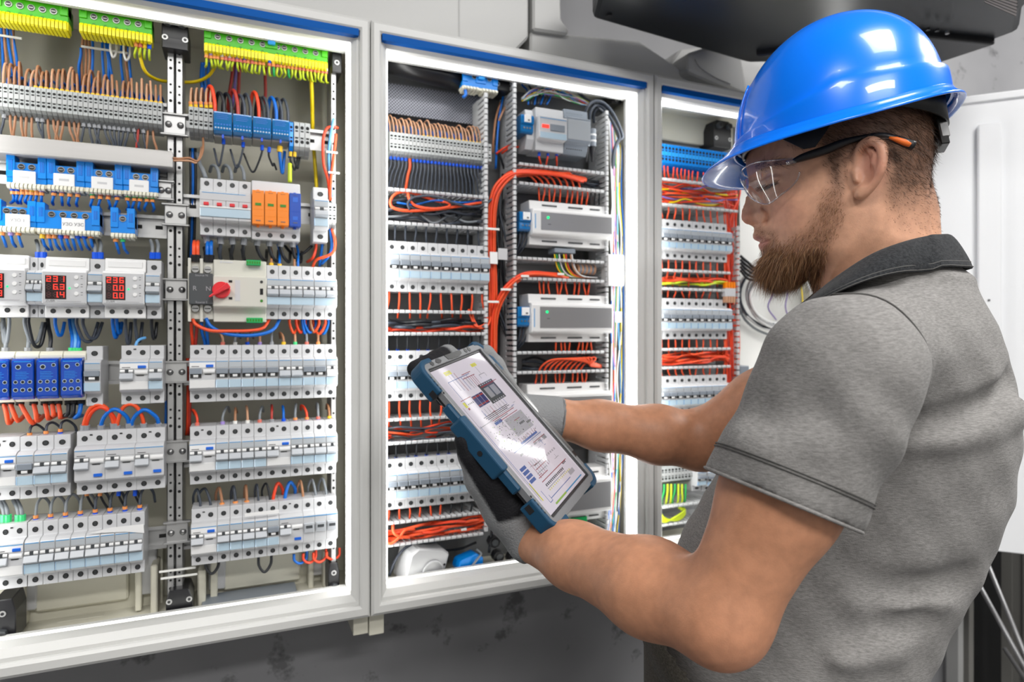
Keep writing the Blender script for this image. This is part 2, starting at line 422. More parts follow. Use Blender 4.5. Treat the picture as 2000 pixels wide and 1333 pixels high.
def surge():
    t = root('surge_protector'); w = .0175
    MB().prism([(.045, .045), (0, .045), (-.004, .028), (-.004, -.028), (0, -.030), (0, -.0445), (.045, -.0445)], -.035, .035).build('housing', 'mcb', t, bevel=.0012)
    for i in range(4):
        x = (i-1.5)*w; om = 'orange_bright' if i < 3 else 'spd_blue'
        b = MB(); b.box(x-.0083, x+.0083, -.022, -.003, -.024, .026, 0); b.box(x-.002, x+.002, -.012, -.003, .026, .029, 0); b.box(x-.002, x+.002, -.012, -.003, -.027, -.024, 0)
        b.box(x-.0035, x+.0035, -.0225, -.021, .0225, .0235, 2); b.box(x-.0035, x+.0035, -.0225, -.021, -.020, -.018, 2); b.box(x-.005, x+.006, -.0222, -.021, -.0025, -.0019, 2); b.box(x-.005, x+.006, -.0222, -.021, -.0125, -.0119, 2)
        if i < 3: b.box(x-.0045, x+.0045, -.0226, -.021, .003, .0075, 1)
        else: b.box(x-.004, x+.004, -.0222, -.021, .012, .020, 3); b.box(x-.004, x+.004, -.0222, -.021, -.015, -.009, 3)
        b.build('cartridge', [om, 'green_dark', 'text_grey', 'button_blue'], t, bevel=.0006)
        screw_part(t, x, -.037)
    screw_part(t, .026, .036)
    return t
# seven-segment digits
SEG = {'0': 'abcdef', '1': 'bc', '2': 'abged', '3': 'abgcd', '4': 'fgbc', '5': 'afgcd', '6': 'afgedc', '7': 'abc', '8': 'abcdefg', '9': 'abcdfg'}
def digit(b, ch, x, z, w, h, y, dot=False):
    t = w*.2
    R = dict(a=(x, x+w, z+h-t, z+h), d=(x, x+w, z, z+t), g=(x, x+w, z+h/2-t/2, z+h/2+t/2), f=(x, x+t, z+h/2, z+h), b=(x+w-t, x+w, z+h/2, z+h), e=(x, x+t, z, z+h/2), c=(x+w-t, x+w, z, z+h/2))
    on = SEG.get(ch, '')
    for k, (p, q, r_, s_) in R.items(): b.box(p, q, y-.0002 if k in on else y-.0001, y, r_, s_, 0 if k in on else 1)
    if dot: b.box(x+w+.0002, x+w+.0011, y-.0002, y, z, z+.001, 0)
def relay(rows):
    def make():
        t = root('voltage_relay'); w = .0525
        MB().prism([(.045, .043), (-.002, .043), (-.004, .026), (-.020, .0235), (-.022, .021), (-.022, -.0235), (-.006, -.026), (-.006, -.043), (.045, -.043)], -w/2+.0002, w/2-.0002).build('housing', 'mcb_white', t, bevel=.001)
        MB().box(-w/2+.004, w/2-.004, -.0047, -.003, .030, .0395).build('cover_lid', 'mcb_white', t, bevel=.002)
        MB().box(-.0255, .0255, -.0228, -.022, -.0225, .0205).build('front_plate', 'mcb', t, bevel=.0006)
        b = MB(); b.box(-.022, .0025, -.0232, -.0228, -.0175, .0155); d = b.build('display', 'screen_black', t)
        b = MB()
        for r, s_ in enumerate(rows):
            s_ = s_.rjust(3+s_.count('.')); k = 0
            i = 0
            while i < len(s_):
                ch = s_[i]; dot = i+1 < len(s_) and s_[i+1] == '.'
                digit(b, ch, -.0205+k*.0078, .0065-r*.0108, .0052, .0078, -.0232, dot); k += 1; i += 2 if dot else 1
        b.build('digit_segment', ['red_led', 'led_off'], d)
        for i in range(3):
            MB().cyl((.0145, -.0226, .0135-i*.0115), (.0145, -.0246, .0135-i*.0115), .003, .0026, n=12).build('push_button', 'tag_white', t, smooth=False)
            b = MB(); b.box(.0195, .022, -.0231, -.0227, .015-i*.0115, .0158-i*.0115); b.box(.0195, .022, -.0231, -.0227, .0115-i*.0115, .0122-i*.0115); b.build('printed_mark', 'text_grey', t)
        MB().cyl((.0062, -.0226, -.002), (.0062, -.0234, -.002), .0014, n=8).build('indicator_led', 'green_led', t)
        text_mesh('printed_text', 'ZUBR', .0042, 'text_grey', t, (-.0160, -.0229, -.0200), space=1.05)
        b = MB(); b.box(-.008, .020, -.0230, -.0227, -.0206, -.0200); b.build('printed_line', 'text_dim', t)
        for x in (-.0165, .0015, .019): screw_part(t, x, -.0335, -.006, .0034)
        b = MB()
        for x in (-.0165, .0015, .019): b.box(x-.005, x+.005, -.0063, -.0058, -.0285, -.0280)
        b.build('printed_line', 'text_dim', t)
        return t
    return make
def dist_block():
    t = root('distribution_block')
    MB().prism([(.045, .046), (.004, .046), (-.002, .040), (-.002, -.038), (.002, -.042), (.045, -.042)], -.0172, .0172).build('body', 'teeth_cream', t, bevel=.001)
    MB().prism([(0, .036), (-.018, .034), (-.022, .030), (-.022, -.030), (-.016, -.036), (0, -.036)], -.0158, .0158).build('cover', 'dist_cover', t, bevel=.0012)
    for i, (x, z, r) in enumerate(((-.006, .020, .0042), (.0095, .023, .0032), (-.0095, -.0055, .0032), (.0005, -.0055, .0032), (.0105, -.0055, .0032), (-.0095, -.019, .0036), (.0005, -.019, .0036), (.0105, -.019, .0036))):
        b = MB(); b.cyl((x, -.0215, z), (x, -.0226, z), r, n=14, mi=0); b.cyl((x, -.0226, z), (x, -.0229, z), r*.72, n=12, mi=1)
        b.build('cover_hole', ['window_blue', 'screw'], t)
    b = MB()
    for k in range(5): b.box(-.010, .006+.003*(k % 2), -.0224, -.0219, .011-k*.0028, .0116-k*.0028)
    b.box(-.012, .012, -.0224, -.0219, .0285, .0297)
    b.build('printed_line', 'term_blue_lt', t)
    return t
mat('term_tag', (.42, .43, .43), .5)
def term(col, dark, pitch, w2=True):
    def make():
        t = root('terminal_block'); p = pitch/2*.94
        b = MB(); b.prism([(.035, .024), (.012, .024), (.004, .021), (0, .019), (0, -.019), (.006, -.0225), (.016, -.030), (.035, -.030)], -p, p)
        b.build('housing', [col], t, bevel=.0003)
        b = MB()
        for z in (.0115, -.0115): b.cyl((0, .0005, z), (0, -.0004, z), pitch*.33, n=10)
        for z in (.0055, -.0055): b.box(-p*.55, p*.55, -.0004, .0005, z-.0011, z+.0011)
        b.build('clamp_hole', 'hole', t)
        MB().box(-p*.95, p*.95, -.0006, .0005, -.0042, .0042).build('marker_tag', 'term_tag' if col == 'term_grey' else 'term_blue_lt', t)
        b = MB(); b.add([(-p*.7, .0065, -.0235), (p*.7, .0065, -.0235), (p*.7, .0135, -.0285), (-p*.7, .0135, -.0285), (-p*.7, .0055, -.0245), (p*.7, .0055, -.0245), (p*.7, .0125, -.0295), (-p*.7, .0125, -.0295)],
                        [(0, 1, 2, 3), (4, 7, 6, 5), (0, 4, 5, 1), (1, 5, 6, 2), (2, 6, 7, 3), (3, 7, 4, 0)]); b.build('wire_entry', dark, t)
        return t
    return make
def bar_block(w, h, n, body, bodyd, teeth, label=None, plug=False, nteeth=12, gap=None):
    # snap-on earth or neutral bar: body with screws above, a comb of clamp teeth below, hook tab at each end
    t = root('terminal_bar')
    tf = .34 if teeth == 'yellow' else .20
    zb = -h/2+h*tf
    b = MB(); b.box(-w/2, w/2, 0, .03, zb, h/2-.006); b.build('body', body, t, bevel=.0008)
    tabs = [-w/2+.005, w/2-.005]+([gap] if gap is not None else [])
    for x in tabs:
        ww = .0095 if x == gap else .005
        b = MB(); b.box(x-ww, x+ww, -.002, .02, zb+.008, h/2+.004, 0)
        b.box(x-ww*.6, x+ww*.6, -.0026, -.001, zb+.016, h/2-.003, 1)
        b.box(x-ww*.15, x+ww*.15, -.0028, -.001, zb+.016, h/2-.003, 0)
        b.build('hook_tab', [body, bodyd], t, bevel=.0006)
        if x == gap: MB().box(x-.0055, x+.0055, -.008, -.001, h/2-.017, h/2-.004).build('plug', 'term_blue_lt', t, bevel=.001)
    inner0, inner1 = -w/2+.011, w/2-.011
    xs = [inner0+(i+.5)*(inner1-inner0)/n for i in range(n)]
    if gap is not None: xs = [x+(0 if abs(x-gap) > .012 else math.copysign(.006, x-gap)) for x in xs]
    for x in xs:
        z = h/2-.017 if teeth == 'yellow' else h/2-.012
        b = MB(); b.cyl((x, .001, z), (x, -.0012, z), .0044, n=14, mi=0); b.cyl((x, -.0012, z), (x, -.0016, z), .0034, n=12, mi=1); b.box(x-.0024, x+.0024, -.0019, -.001, z-.0006, z+.0006, 0)
        b.build('clamp_screw', ['screw_bright', 'screw'], t)
        if teeth == 'yellow': MB().box(x-.0016, x+.0016, -.0005, .001, z-.0135, z-.0095).build('test_slot', bodyd, t)
    b = MB(); tw = (w-.002)/nteeth
    for i in range(nteeth):
        x = -w/2+.001+(i+.5)*tw
        if gap is not None and abs(x-gap) < tw*.6: continue
        b.prism([(.02, zb), (-.002, zb), (-.006, zb-.004), (-.006, -h/2+.002), (-.003, -h/2), (.02, -h/2)], x-tw*.38, x+tw*.38)
    b.box(-w/2, w/2, .0, .02, -h/2+.003, zb)
    b.build('teeth_comb', teeth, t)
    if label is not None:
        x0, x1, z0, z1, txt = label
        pl = MB().box(x0, x1, -.003, -.0015, z0, z1).build('label_plate', 'tag_white', t, bevel=.0012)
        if txt: text_mesh('printed_text', txt, .0062, 'text_grey', pl, ((x0+x1)/2, -.0031, (z0+z1)/2))
        else: MB().box((x0+x1)/2-.006, (x0+x1)/2+.006, -.0031, -.0029, (z0+z1)/2-.0016, (z0+z1)/2+.0016).build('smudged_print', 'mcb', pl, bevel=.0008)
    return t
PR = {k: Proto(f) for k, f in dict(u=mcb('up'), d=mcb('down'), w=mcb('white'), D=mcb('down', 2), U=mcb('up', 2), R=rcd('down'), r=rcd('up'), B=rcd('down', 'residual_current_breaker', True),
      I=isolator, K=rocker, S=surge, V1=relay(['238', '6.3', '1.8']), V2=relay(['231', '6.3', '1.4']), V3=relay(['236', '0.0', '0.0']), L=dist_block).items()}
MODS = dict(u=1, d=1, w=1, D=2, U=2, R=2, r=2, B=2, I=4, K=3, S=4, V1=3, V2=3, V3=3, L=2)
KIND = dict(u=('breaker with raised lever', 'circuit breaker'), d=('breaker with lowered lever', 'circuit breaker'), w=('breaker with white lever', 'circuit breaker'), D=('two-pole breaker', 'circuit breaker'), U=('two-pole breaker', 'circuit breaker'),
            R=('residual device with blue button', 'residual current device'), r=('residual device with blue button', 'residual current device'), B=('wide breaker with low blue button', 'residual current breaker'),
            I=('four-pole isolator with red toggles', 'isolator switch'), K=('three-pole rocker switch', 'rocker switch'), S=('surge protector with three orange cartridges and a blue one', 'surge protector'),
            V1=('voltage relay with red digits cut off by the photo edge', 'voltage relay'), V2=('voltage relay reading 231 in red digits', 'voltage relay'), V3=('voltage relay reading 236 in red digits', 'voltage relay'),
            L=('blue covered distribution block', 'distribution block'))
def device_row(spec, x0, x1, ytl, ybl, ytr, ybr, where, group, d=0.0, start=None, hh=.083, labels=None):
    a, b_ = P(x0, ytl, d), P(x1, ytr, d); c, e = P(x0, ybl, d), P(x1, ybr, d)
    zt = (a.z+b_.z)/2; zb = (c.z+e.z)/2; X0, X1 = a.x, b_.x
    n = sum(MODS[k] for k in spec); mw = (X1-X0)/n; cnt = {}
    fam = lambda k: 'u' if k in 'udw' else k
    tot = {}
    for k in spec: tot[fam(k)] = tot.get(fam(k), 0)+1
    out = []; x = X0; i = 0
    for j, k in enumerate(spec):
        m = MODS[k]; f = fam(k); nn = cnt.get(f, 0); cnt[f] = nn+1
        ph, cat = KIND[k]
        lab = (f'{ph}, {nth(nn)} from the left, {where}' if tot[f] > 1 else f'{ph}, {where}')
        if labels and labels.get(j): lab = labels[j]
        o = PR[k].put((x+m*mw/2, YD+d, (zt+zb)/2), lab, cat, group)
        o.scale = (mw/.0175, 1, (zt-zb)/hh)
        x += m*mw; out.append(o)
    return dict(X0=X0, mw=mw, zt=zt, zb=zb, objs=out)
# ---- first cabinet, second column
rE = device_row('I', 391, 490.5, 351, 461, 352, 462, 'beside the orange surge cartridges', None)
rS = device_row('S', 491.5, 586, 354, 469, 359, 472, 'below the blue distribution blocks', None, hh=.0895)
rE2 = device_row('d', 611, 640, 366.5, 473, 367, 473, 'alone beside the surge protector', None, d=-.008, labels={0: 'narrow white breaker standing alone beside the orange and blue surge protector'})
rG = device_row('DDD', 520, 655.5, 520.5, 624, 521, 624.5, 'beside the red-knob switch', 'breakers beside the red-knob switch')
rH = device_row('ruuuuudduuw', 371, 656.5, 675, 787.5, 673, 775.5, 'first row below the red-knob switch', 'breakers in the first row below the red-knob switch')
rI = device_row('RddddRdddd', 371, 656.5, 834, 947.5, 820.5, 924, 'second row below the red-knob switch', 'breakers in the second row below the red-knob switch')
rJ = device_row('RdddduBK', 374, 656.5, 994.5, 1105.5, 970.5, 1071, 'third row below the red-knob switch', 'breakers in the third row below the red-knob switch')
# ---- first cabinet, first column
device_row(['V1'], -30, 58.5, 497, 620, 499, 620, 'at the far left', 'voltage relays with red digits', hh=.086)
device_row('D', 58.5, 90, 503, 620, 504, 620.5, '', None, labels={0: 'narrow white breaker between the first and second red-digit relays'})
device_row(['V2'], 90, 175.5, 502, 621, 505, 622, 'in the meter row', 'voltage relays with red digits', hh=.086)
device_row('d', 175.5, 205.5, 506, 622, 507, 622, '', None, labels={0: 'narrow white breaker between the 231 and 236 relays'})
device_row(['V3'], 205.5, 286, 505, 622, 508, 623, 'in the meter row', 'voltage relays with red digits', hh=.086)
device_row('d', 286.5, 315.5, 509, 623, 509.5, 623, '', None, labels={0: 'narrow white breaker ending the meter row beside the perforated upright'})
rL = device_row('LLLL', -19, 168.5, 689, 787, 689, 787, 'under the red-digit relays', 'blue distribution blocks under the relays', hh=.088)
device_row('u', 168.5, 201, 676.5, 793.5, 677, 793, '', None, labels={0: 'narrow white breaker beside the last blue distribution block'})
rR3 = device_row('Rd', 237, 320.5, 675, 789, 675.5, 789, '', None, labels={0: 'white twin module with a blue wire on top, above the orange jumpers', 1: 'narrow breaker clipped to the twin module above the jumper loops'})
rO = device_row('R', -20, 39, 857, 978, 852, 976, '', None, labels={0: 'residual current device at far left, below the orange loops'})
rO2 = device_row('udd', 39, 138, 856.5, 975, 846, 969, 'left of the three jumpered breakers', 'breakers left of the jumpered ones')
rO3 = device_row('BBB', 150, 322.5, 844.5, 967.5, 834, 953, 'under the blue and orange jumpers', 'wide breakers under the jumper loops')
rQ = device_row('R', -4, 53, 1026, 1152, 1021, 1148, '', None, labels={0: 'residual current device at far left in the lowest row, green ferrules above'})
rQ2 = device_row('dddddddd', 54, 282.5, 1020, 1146.6, 1000.5, 1118, 'lowest row at far left', 'breakers in the lowest row at far left')
# ---- second cabinet, first column
rA = device_row('uuuuuuuuuu', 755, 950, 468, 571, 483, 573, 'top breaker row of the middle cabinet', 'top breaker row of the middle cabinet', d=.005)
rB = device_row('uuuuuuuuuu', 750, 950, 683, 785, 687, 776, 'middle-cabinet row beside the tablet top', 'middle-cabinet breakers beside the tablet', d=.005)
rC = device_row('uuuuuuuuu', 750, 931, 898, 1000, 886, 977, 'lowest breaker row of the middle cabinet', 'lowest breaker row of the middle cabinet', d=.005)
# ---- third cabinet
for (yt, yb, ytr, ybr, wh) in ((425, 508, 440, 511, 'top breaker row of the farthest cabinet'), (580, 664, 588, 662, 'second breaker row of the farthest cabinet'), (737, 815, 731, 800, 'third breaker row of the farthest cabinet')):
    device_row('uuuuuuuuuu', 1282, 1420, yt, yb, ytr, ybr, wh, wh, d=.005)
# ------------------------------------------------------------------ bars, terminals, rails and uprights of the first cabinet
def put_bar(x0, x1, ytl, ybl, ytr, ybr, d, desc, group, **k):
    a, b_, c, e = P(x0, ytl, d), P(x1, ytr, d), P(x0, ybl, d), P(x1, ybr, d)
    h = (a.z+b_.z-c.z-e.z)/2
    t = bar_block(b_.x-a.x, h, **k); t.location = ((a.x+b_.x)/2, YD+d, (a.z+b_.z+c.z+e.z)/4)
    return tag(t, desc, "terminal bar", group)
g_pe = 'green and yellow earth bars'
put_bar(-14, 133.5, -18, 44, 1, 61, .01, 'green and yellow earth bar at the upper left corner', g_pe, n=5, body='green', bodyd='green_dark', teeth='yellow', nteeth=18)
put_bar(154.5, 297, 6, 69, 29, 84, .01, 'green and yellow earth bar above the brown wire loops', g_pe, n=5, body='green', bodyd='green_dark', teeth='yellow', nteeth=18)
put_bar(398.5, 640, 47, 106, 87, 138, .01, 'long green and yellow earth bar with a blue plug in its middle', g_pe, n=10, body='green', bodyd='green_dark', teeth='yellow', nteeth=36, gap=.005)
g_n = 'blue neutral bars with white labels'
for i, (x0, x1, t0, b0, t1, b1) in enumerate(((12.6, 91, 307, 369, 313, 373), (91.8, 165.8, 313, 373, 320, 378), (166.2, 240, 320, 379, 327, 383), (240.5, 309, 327, 383, 334, 388))):
    w_ = P(x1, t1, .01).x-P(x0, t0, .01).x
    put_bar(x0, x1, t0, b0, t1, b1, .01, f'blue neutral bar with a smudged white label, {nth(i)} of four under the grey cover', g_n, n=2, body='term_blue', bodyd='w_blue', teeth='teeth_cream', nteeth=9, label=(-w_/2+.008, w_/2-.012, -.014, .004, ''))
w_ = .052
put_bar(-14, 71, 394, 452, 399, 457, .01, 'blue neutral bar whose white label ends in the number 1', g_n, n=3, body='term_blue', bodyd='w_blue', teeth='teeth_cream', nteeth=9, label=(-.010, .018, -.013, .005, 'УЗО 1'))
put_bar(71.5, 195, 400, 456, 409, 464, .01, 'long blue neutral bar with four screws and a lettered label', g_n, n=4, body='term_blue', bodyd='w_blue', teeth='teeth_cream', nteeth=15, label=(-.008, .020, -.014, .004, 'УЗО УЗС'))
put_bar(216, 263.5, 411, 466, 413, 468, .01, 'short blue neutral bar with a single screw and no label', g_n, n=1, body='term_blue', bodyd='w_blue', teeth='teeth_cream', nteeth=6)
# grey cover
a, b_, c = P(-30, 258, -.004), P(337, 295.5, -.004), P(337, 328, -.004)
tag(MB().box(a.x, b_.x, YD-.004, YD+.05, c.z, b_.z).build('duct_cover', 'alu_cover', bevel=.0015), 'long plain grey cover strip under the terminal row', 'cover strip')
# terminals
def term_row(n, x0, x1, zt_px, zb_px, d, col, where, group, dark='term_grey_dark', h=.054):
    a, b_ = P(x0, zt_px[0], d), P(x1, zt_px[1], d); c, e = P(x0, zb_px[0], d), P(x1, zb_px[1], d)
    pitch = (b_.x-a.x)/n; pr = Proto(term(col, dark, pitch)); zt = (a.z+b_.z)/2; zb = (c.z+e.z)/2; s = (zt-zb)/.0515
    for i in range(n):
        o = pr.put((a.x+(i+.5)*pitch, YD+d, zt-.0215*s), f'{where}, {nth(i)} from the left', 'terminal block', group); o.scale = (1, 1, s)
    return a.x, pitch, zt, zb
tE = term_row(32, -6, 316.5, (159, 199), (219, 255), .01, 'term_grey', 'grey terminal block under the brown wire loops', 'grey terminal blocks under the brown loops')
tR = term_row(5, 368.5, 416.5, (207, 210), (263, 265), .01, 'term_grey', 'grey terminal block beside the blue distribution covers', 'grey terminals beside the blue covers')
tK = term_row(1, 565, 573, (236, 237), (298, 299), .01, 'term_blue', 'blue terminal block after the blue distribution covers', None, 'w_blue')
tX = term_row(3, 574, 606, (236, 240), (298, 303), .01, 'term_grey', 'grey end terminal beside the long yellow cable', 'grey end terminals')
tY = term_row(2, 641, 657, (395, 396), (445, 445), -.002, 'term_grey', 'small grey terminal at the light strip, orange wire above', 'small terminals at the light strip')
# small clear blue distribution blocks
def clear_block():
    t = root('distribution_block')
    MB().box(-.0165, .0165, .002, .045, -.024, .022).build('body', 'zinc', t, bevel=.001)
    MB().prism([(.004, .022), (-.010, .020), (-.012, .016), (-.012, -.016), (-.006, -.022), (.004, -.022)], -.016, .016).build('cover', 'dist_cover_lt', t, bevel=.001)
    for i in range(6): 
        x = -.0125+i*.005
        b = MB(); b.cyl((x, -.0115, -.012), (x, -.0123, -.012), .0017, n=10, mi=0); b.build('cover_hole', ['window_blue'], t)
        MB().cyl((x, -.0115, -.005), (x, -.0123, -.005), .0016, n=10).build('cover_hole', 'w_blue', t)
    b = MB()
    for k in range(4): b.box(-.011, .010-.002*(k % 2), -.0123, -.0119, .0155-k*.0034, .0165-k*.0034)
    b.build('printed_line', 'w_blue', t)
    MB().box(-.0018, .0018, -.006, .0, -.029, -.022).build('wire_boot', 'f_blue', t)
    return t
pc = Proto(clear_block); xs = [416.8, 454, 492.5, 530, 565]
for i in range(4):
    a, e = P(xs[i], 217+i*5.2, .01), P(xs[i+1], 268+i*3.2, .01)
    o = pc.put(((a.x+e.x)/2, YD+.01, (a.z+e.z)/2), f'clear blue distribution block, {nth(i)} of four beside the grey terminals', 'distribution block', 'clear blue distribution blocks')
    o.scale = ((e.x-a.x)/.0335, 1, (a.z-e.z)/.046)
# transfer switch
def ats():
    a, e = P(367.6, 505.5), P(520, 630); w = e.x-a.x; h = a.z-e.z
    t = thing('transfer_switch', 'cream transfer switch with a red rotary knob', 'transfer switch', ((a.x+e.x)/2, YD, (a.z+e.z)/2))
    X = lambda px: P(px, 567).x-(a.x+e.x)/2
    Z = lambda py: P(445, py).z-(a.z+e.z)/2
    h2 = h/2; l, m, r = X(368), X(417), X(520)
    b = MB(); b.box(l, l+.004, -.012, .045, -h2, h2); b.box(X(391), X(397), -.010, .045, -h2, h2); b.box(l, m, 0, .045, -h2+.004, h2-.004); b.build('terminal_frame', 'ats_cream', t, bevel=.0006)
    blk = MB().box(l+.002, m, -.020, -.002, Z(597), Z(538)).build('contact_cover', 'dark_grey', t, bevel=.001)
    for px, ch in ((382, 'R'), (408, 'N')): text_mesh('printed_letter', ch, .0095, 'text_dim', blk, (X(px), -.0201, Z(567)))
    for z_, s in ((Z(542), 'Source N'), (Z(593), 'Source E')): text_mesh('printed_text', s, .0045, 'text_dim', blk, (X(395), -.0201, z_))
    for px in (382, 406):
        for py in (529, 604):
            b = MB(); b.cyl((X(px), 0, Z(py)), (X(px), -.006, Z(py)), .0052, n=14, mi=0); b.box(X(px)-.004, X(px)+.004, -.0066, -.0055, Z(py)-.0007, Z(py)+.0007, 1); b.build('terminal_screw', ['screw_bright', 'screw'], t)
    b = MB(); b.prism([(.045, h2), (-.004, h2), (-.004, Z(540)), (-.020, Z(542)), (-.020, Z(600)), (-.010, Z(604)), (-.004, Z(612)), (-.004, -h2), (.045, -h2)], m, r)
    b.build('body', 'ats_cream', t, bevel=.001)
    k = root('rotary_knob'); k.parent = t; kx, kz = X(433), Z(569)
    b = MB(); b.lathe([(.0125, -.020), (.0125, -.025), (.011, -.027)], (kx, 0, kz)); b.build('knob_disc', 'red_knob', k, smooth=False)
    b = MB(); d = Vector((.86, 0, .6)).normalized(); nrm = Vector((-d.z, 0, d.x)); c0 = Vector((kx, -.027, kz)); A = c0+d*.013; B = c0-d*.020
    pts = [A+nrm*.0045, B+nrm*.001, B-nrm*.001, A-nrm*.0045]; b.add(pts+[p+Vector((0, -.010, 0)) for p in pts], [(0, 1, 2, 3), (7, 6, 5, 4), (0, 4, 5, 1), (1, 5, 6, 2), (2, 6, 7, 3), (3, 7, 4, 0)])
    b.build('knob_grip', 'red_knob', k, bevel=.0012)
    for (px0, px1, py0, py1) in ((481, 509, 508, 518), (481, 513, 621, 631)):
        g = MB().box(X(px0), X(px1), -.014, -.002, Z(py1), Z(py0)).build('green_connector', 'green_conn', t, bevel=.0006)
        b = MB()
        for i in range(6):
            x = X(px0)+(i+.5)*(X(px1)-X(px0))/6; b.box(x-.0012, x+.0012, -.0144, -.013, Z((py0+py1)/2)-.002, Z((py0+py1)/2)+.002)
        b.build('socket_hole', 'green_dark', g)
    for (px0, px1, py0, py1) in ((447, 454, 549.5, 554), (447, 454, 582, 586.5), (507, 513, 564, 576)): MB().box(X(px0), X(px1), -.0206, -.0195, Z(py1), Z(py0)).build('selector_slot', 'hole', t)
    for py, mm in ((551, 'screw'), (588, 'green_dark')): MB().cyl((X(510), -.0195, Z(py)), (X(510), -.0208, Z(py)), .0022, n=10).build('indicator_lamp', mm, t)
    for q in ((430, 434, -.0045, -.0038, 515, 511), (436, 455, -.0045, -.0038, 514.5, 512), (488, 511, -.0045, -.0038, 525, 523), (459, 469, -.0204, -.0198, 589, 549)): MB().box(X(q[0]), X(q[1]), q[2], q[3], Z(q[4]), Z(q[5])).build('faded_print', 'mcb', t)
    return t
ats()
# din rails
def rail(x0, x1, y, label, d=.05, group='metal mounting rails'):
    a, e = P(x0, y, d), P(x1, y, d); z = (a.z+e.z)/2
    b = MB(); b.prism([(0, -.0175), (0, -.0125), (.008, -.0125), (.008, .0125), (0, .0125), (0, .0175), (-.0012, .0175), (-.0012, -.0175)][::-1] if False else [(-.0012, .0175), (-.0012, .0125), (.007, .0125), (.007, -.0125), (-.0012, -.0125), (-.0012, -.0175), (0, -.0175), (0, -.0135), (.0085, -.0135), (.0085, .0135), (0, .0135), (0, .0175)], a.x, e.x)
    b.v = [(v[0], v[1]+YD+d, v[2]+z) for v in b.v]
    k = max(1, int((e.x-a.x)/.025))
    o = b.build('mounting_rail', 'zinc', None); tag(o, label, 'mounting rail', group)
    hb = MB()
    for i in range(k):
        x = a.x+(i+.5)*(e.x-a.x)/k; hb.box(x-.005, x+.005, YD+d+.0062, YD+d+.0069, z-.0028, z+.0028)
    hb.build('slot_hole', 'hole', o)
    return o
RL = [('behind the brown-loop terminals', -20, 326, 205), ('behind the neutral bars with smudged labels', -20, 326, 348), ('behind the lettered neutral bars', -20, 330, 435), ('behind the red-digit relays', -20, 332, 566), ('behind the blue distribution blocks', -20, 332, 729), ('behind the jumpered breakers', -20, 332, 905), ('behind the lowest row at far left', -20, 335, 1066),
      ('behind the clear blue blocks', 358, 655, 262), ('behind the orange surge cartridges', 358, 655, 412), ('behind the red-knob switch', 358, 655, 570), ('first breaker row below the red-knob switch', 358, 655, 728), ('second breaker row below the red-knob switch', 358, 655, 882), ('third breaker row below the red-knob switch', 358, 655, 1035)]
for w_, x0, x1, y in RL: rail(x0, x1, y, 'zinc mounting rail '+w_, .046)
# perforated uprights
def upright(x0, x1, y0, y1, label, d=.03):
    a, e = P(x0, y0, d), P(x1, y1, d)
    t = thing('perforated_upright', label, 'upright', ((a.x+e.x)/2, YD+d, e.z), 'perforated zinc uprights')
    w = (e.x-a.x)/2; h = a.z-e.z
    b = MB(); b.box(-w, w, 0, .0015, 0, h); b.box(-w, -w+.0015, 0, .05, 0, h); b.box(w-.0015, w, 0, .05, 0, h); b.build('channel', 'zinc', t, bevel=.0004)
    b = MB(); z = .01; k = 0
    while z < h-.01:
        b.cyl((0, .0005, z), (0, -.0003, z), .0018 if k % 3 else .0024, n=8); z += (.0125, .0125, .025)[k % 3]; k += 1
    b.build('punched_hole', 'hole', t)
    return t
upright(326, 340.5, 88, 1162, 'perforated zinc upright between the two columns, left one of the pair')
upright(343, 357.5, 88, 1162, 'perforated zinc upright between the two columns, right one of the pair')
upright(646, 657, 128, 1140, 'perforated zinc upright beside the light strip of the first cabinet', .02)
# brackets clamping rails to the uprights
def clamp(px, py, label, d=.022, w=.030, h=.034):
    c = P(px, py, d)
    t = thing('rail_clamp', label, 'rail clamp', c, 'rail clamps on the uprights')
    b = MB(); b.box(-w/2, w/2, .0, .006, -h/2, h/2); b.box(-w/2-.004, w/2+.004, -.004, .004, h/2-.003, h/2); b.box(-w/2-.004, w/2+.004, -.004, .004, -h/2, -h/2+.003); b.build('plate', 'zinc', t, bevel=.0008)
    for s in (-1, 1):
        b = MB(); b.lathe([(.0048, 0), (.0048, -.002), (.003, -.0042), (.0008, -.005)], (s*w*.27, 0, 0), n=12); b.build('bolt', 'screw_bright', t, smooth=True)
for i, (px, py) in enumerate(((341, 244), (343, 420), (344, 566), (344, 727), (345, 882), (346, 1040))):
    clamp(px, py, f'zinc rail clamp on the pair of uprights, {nth(i)} from the top')
clamp(322, 372, 'small rail clamp just under the end of the grey cover strip', .02, .018, .03)
# black corner brackets with hex bolts
def corner(px, py, label, w=.036, h=.05, up=True, two=True, d=.012):
    c = P(px, py, d); t = thing('corner_bracket', label, 'bracket', c, 'black corner brackets')
    b = MB(); b.prism([(-w/2, -h/2), (w/2, -h/2), (w/2, h*.2), (w*.36, h/2), (-w*.36, h/2), (-w/2, h*.2)], 0, .05, axis='y'); b.build('body', 'black', t, bevel=.0012)
    s = 1 if up else -1
    for k in ((-1, 1) if two else (0,)):
        b = MB(); x = k*w*.27; z = s*h*.28; b.cyl((x, 0, z), (x, -.009, z), .0072, n=6); b.cyl((x, -.009, z), (x, -.010, z), .0052, n=12, mi=1); b.build('hex_bolt', ['dark_grey', 'black'], t, bevel=.0006)
        b = MB(); b.cyl((x*1.4, 0, -s*h*.18), (x*1.4, -.0012, -s*h*.18), .0042, n=14); b.cyl((x*1.4, -.0012, -s*h*.18), (x*1.4, -.0015, -s*h*.18), .0022, n=10, mi=1); b.build('slotted_rivet', ['zinc', 'black'], t)
corner(342, 64, 'black bracket with two hex bolts at the top of the paired uprights')
corner(350, 1185, 'black bracket with two hex bolts at the foot of the paired uprights', up=False)
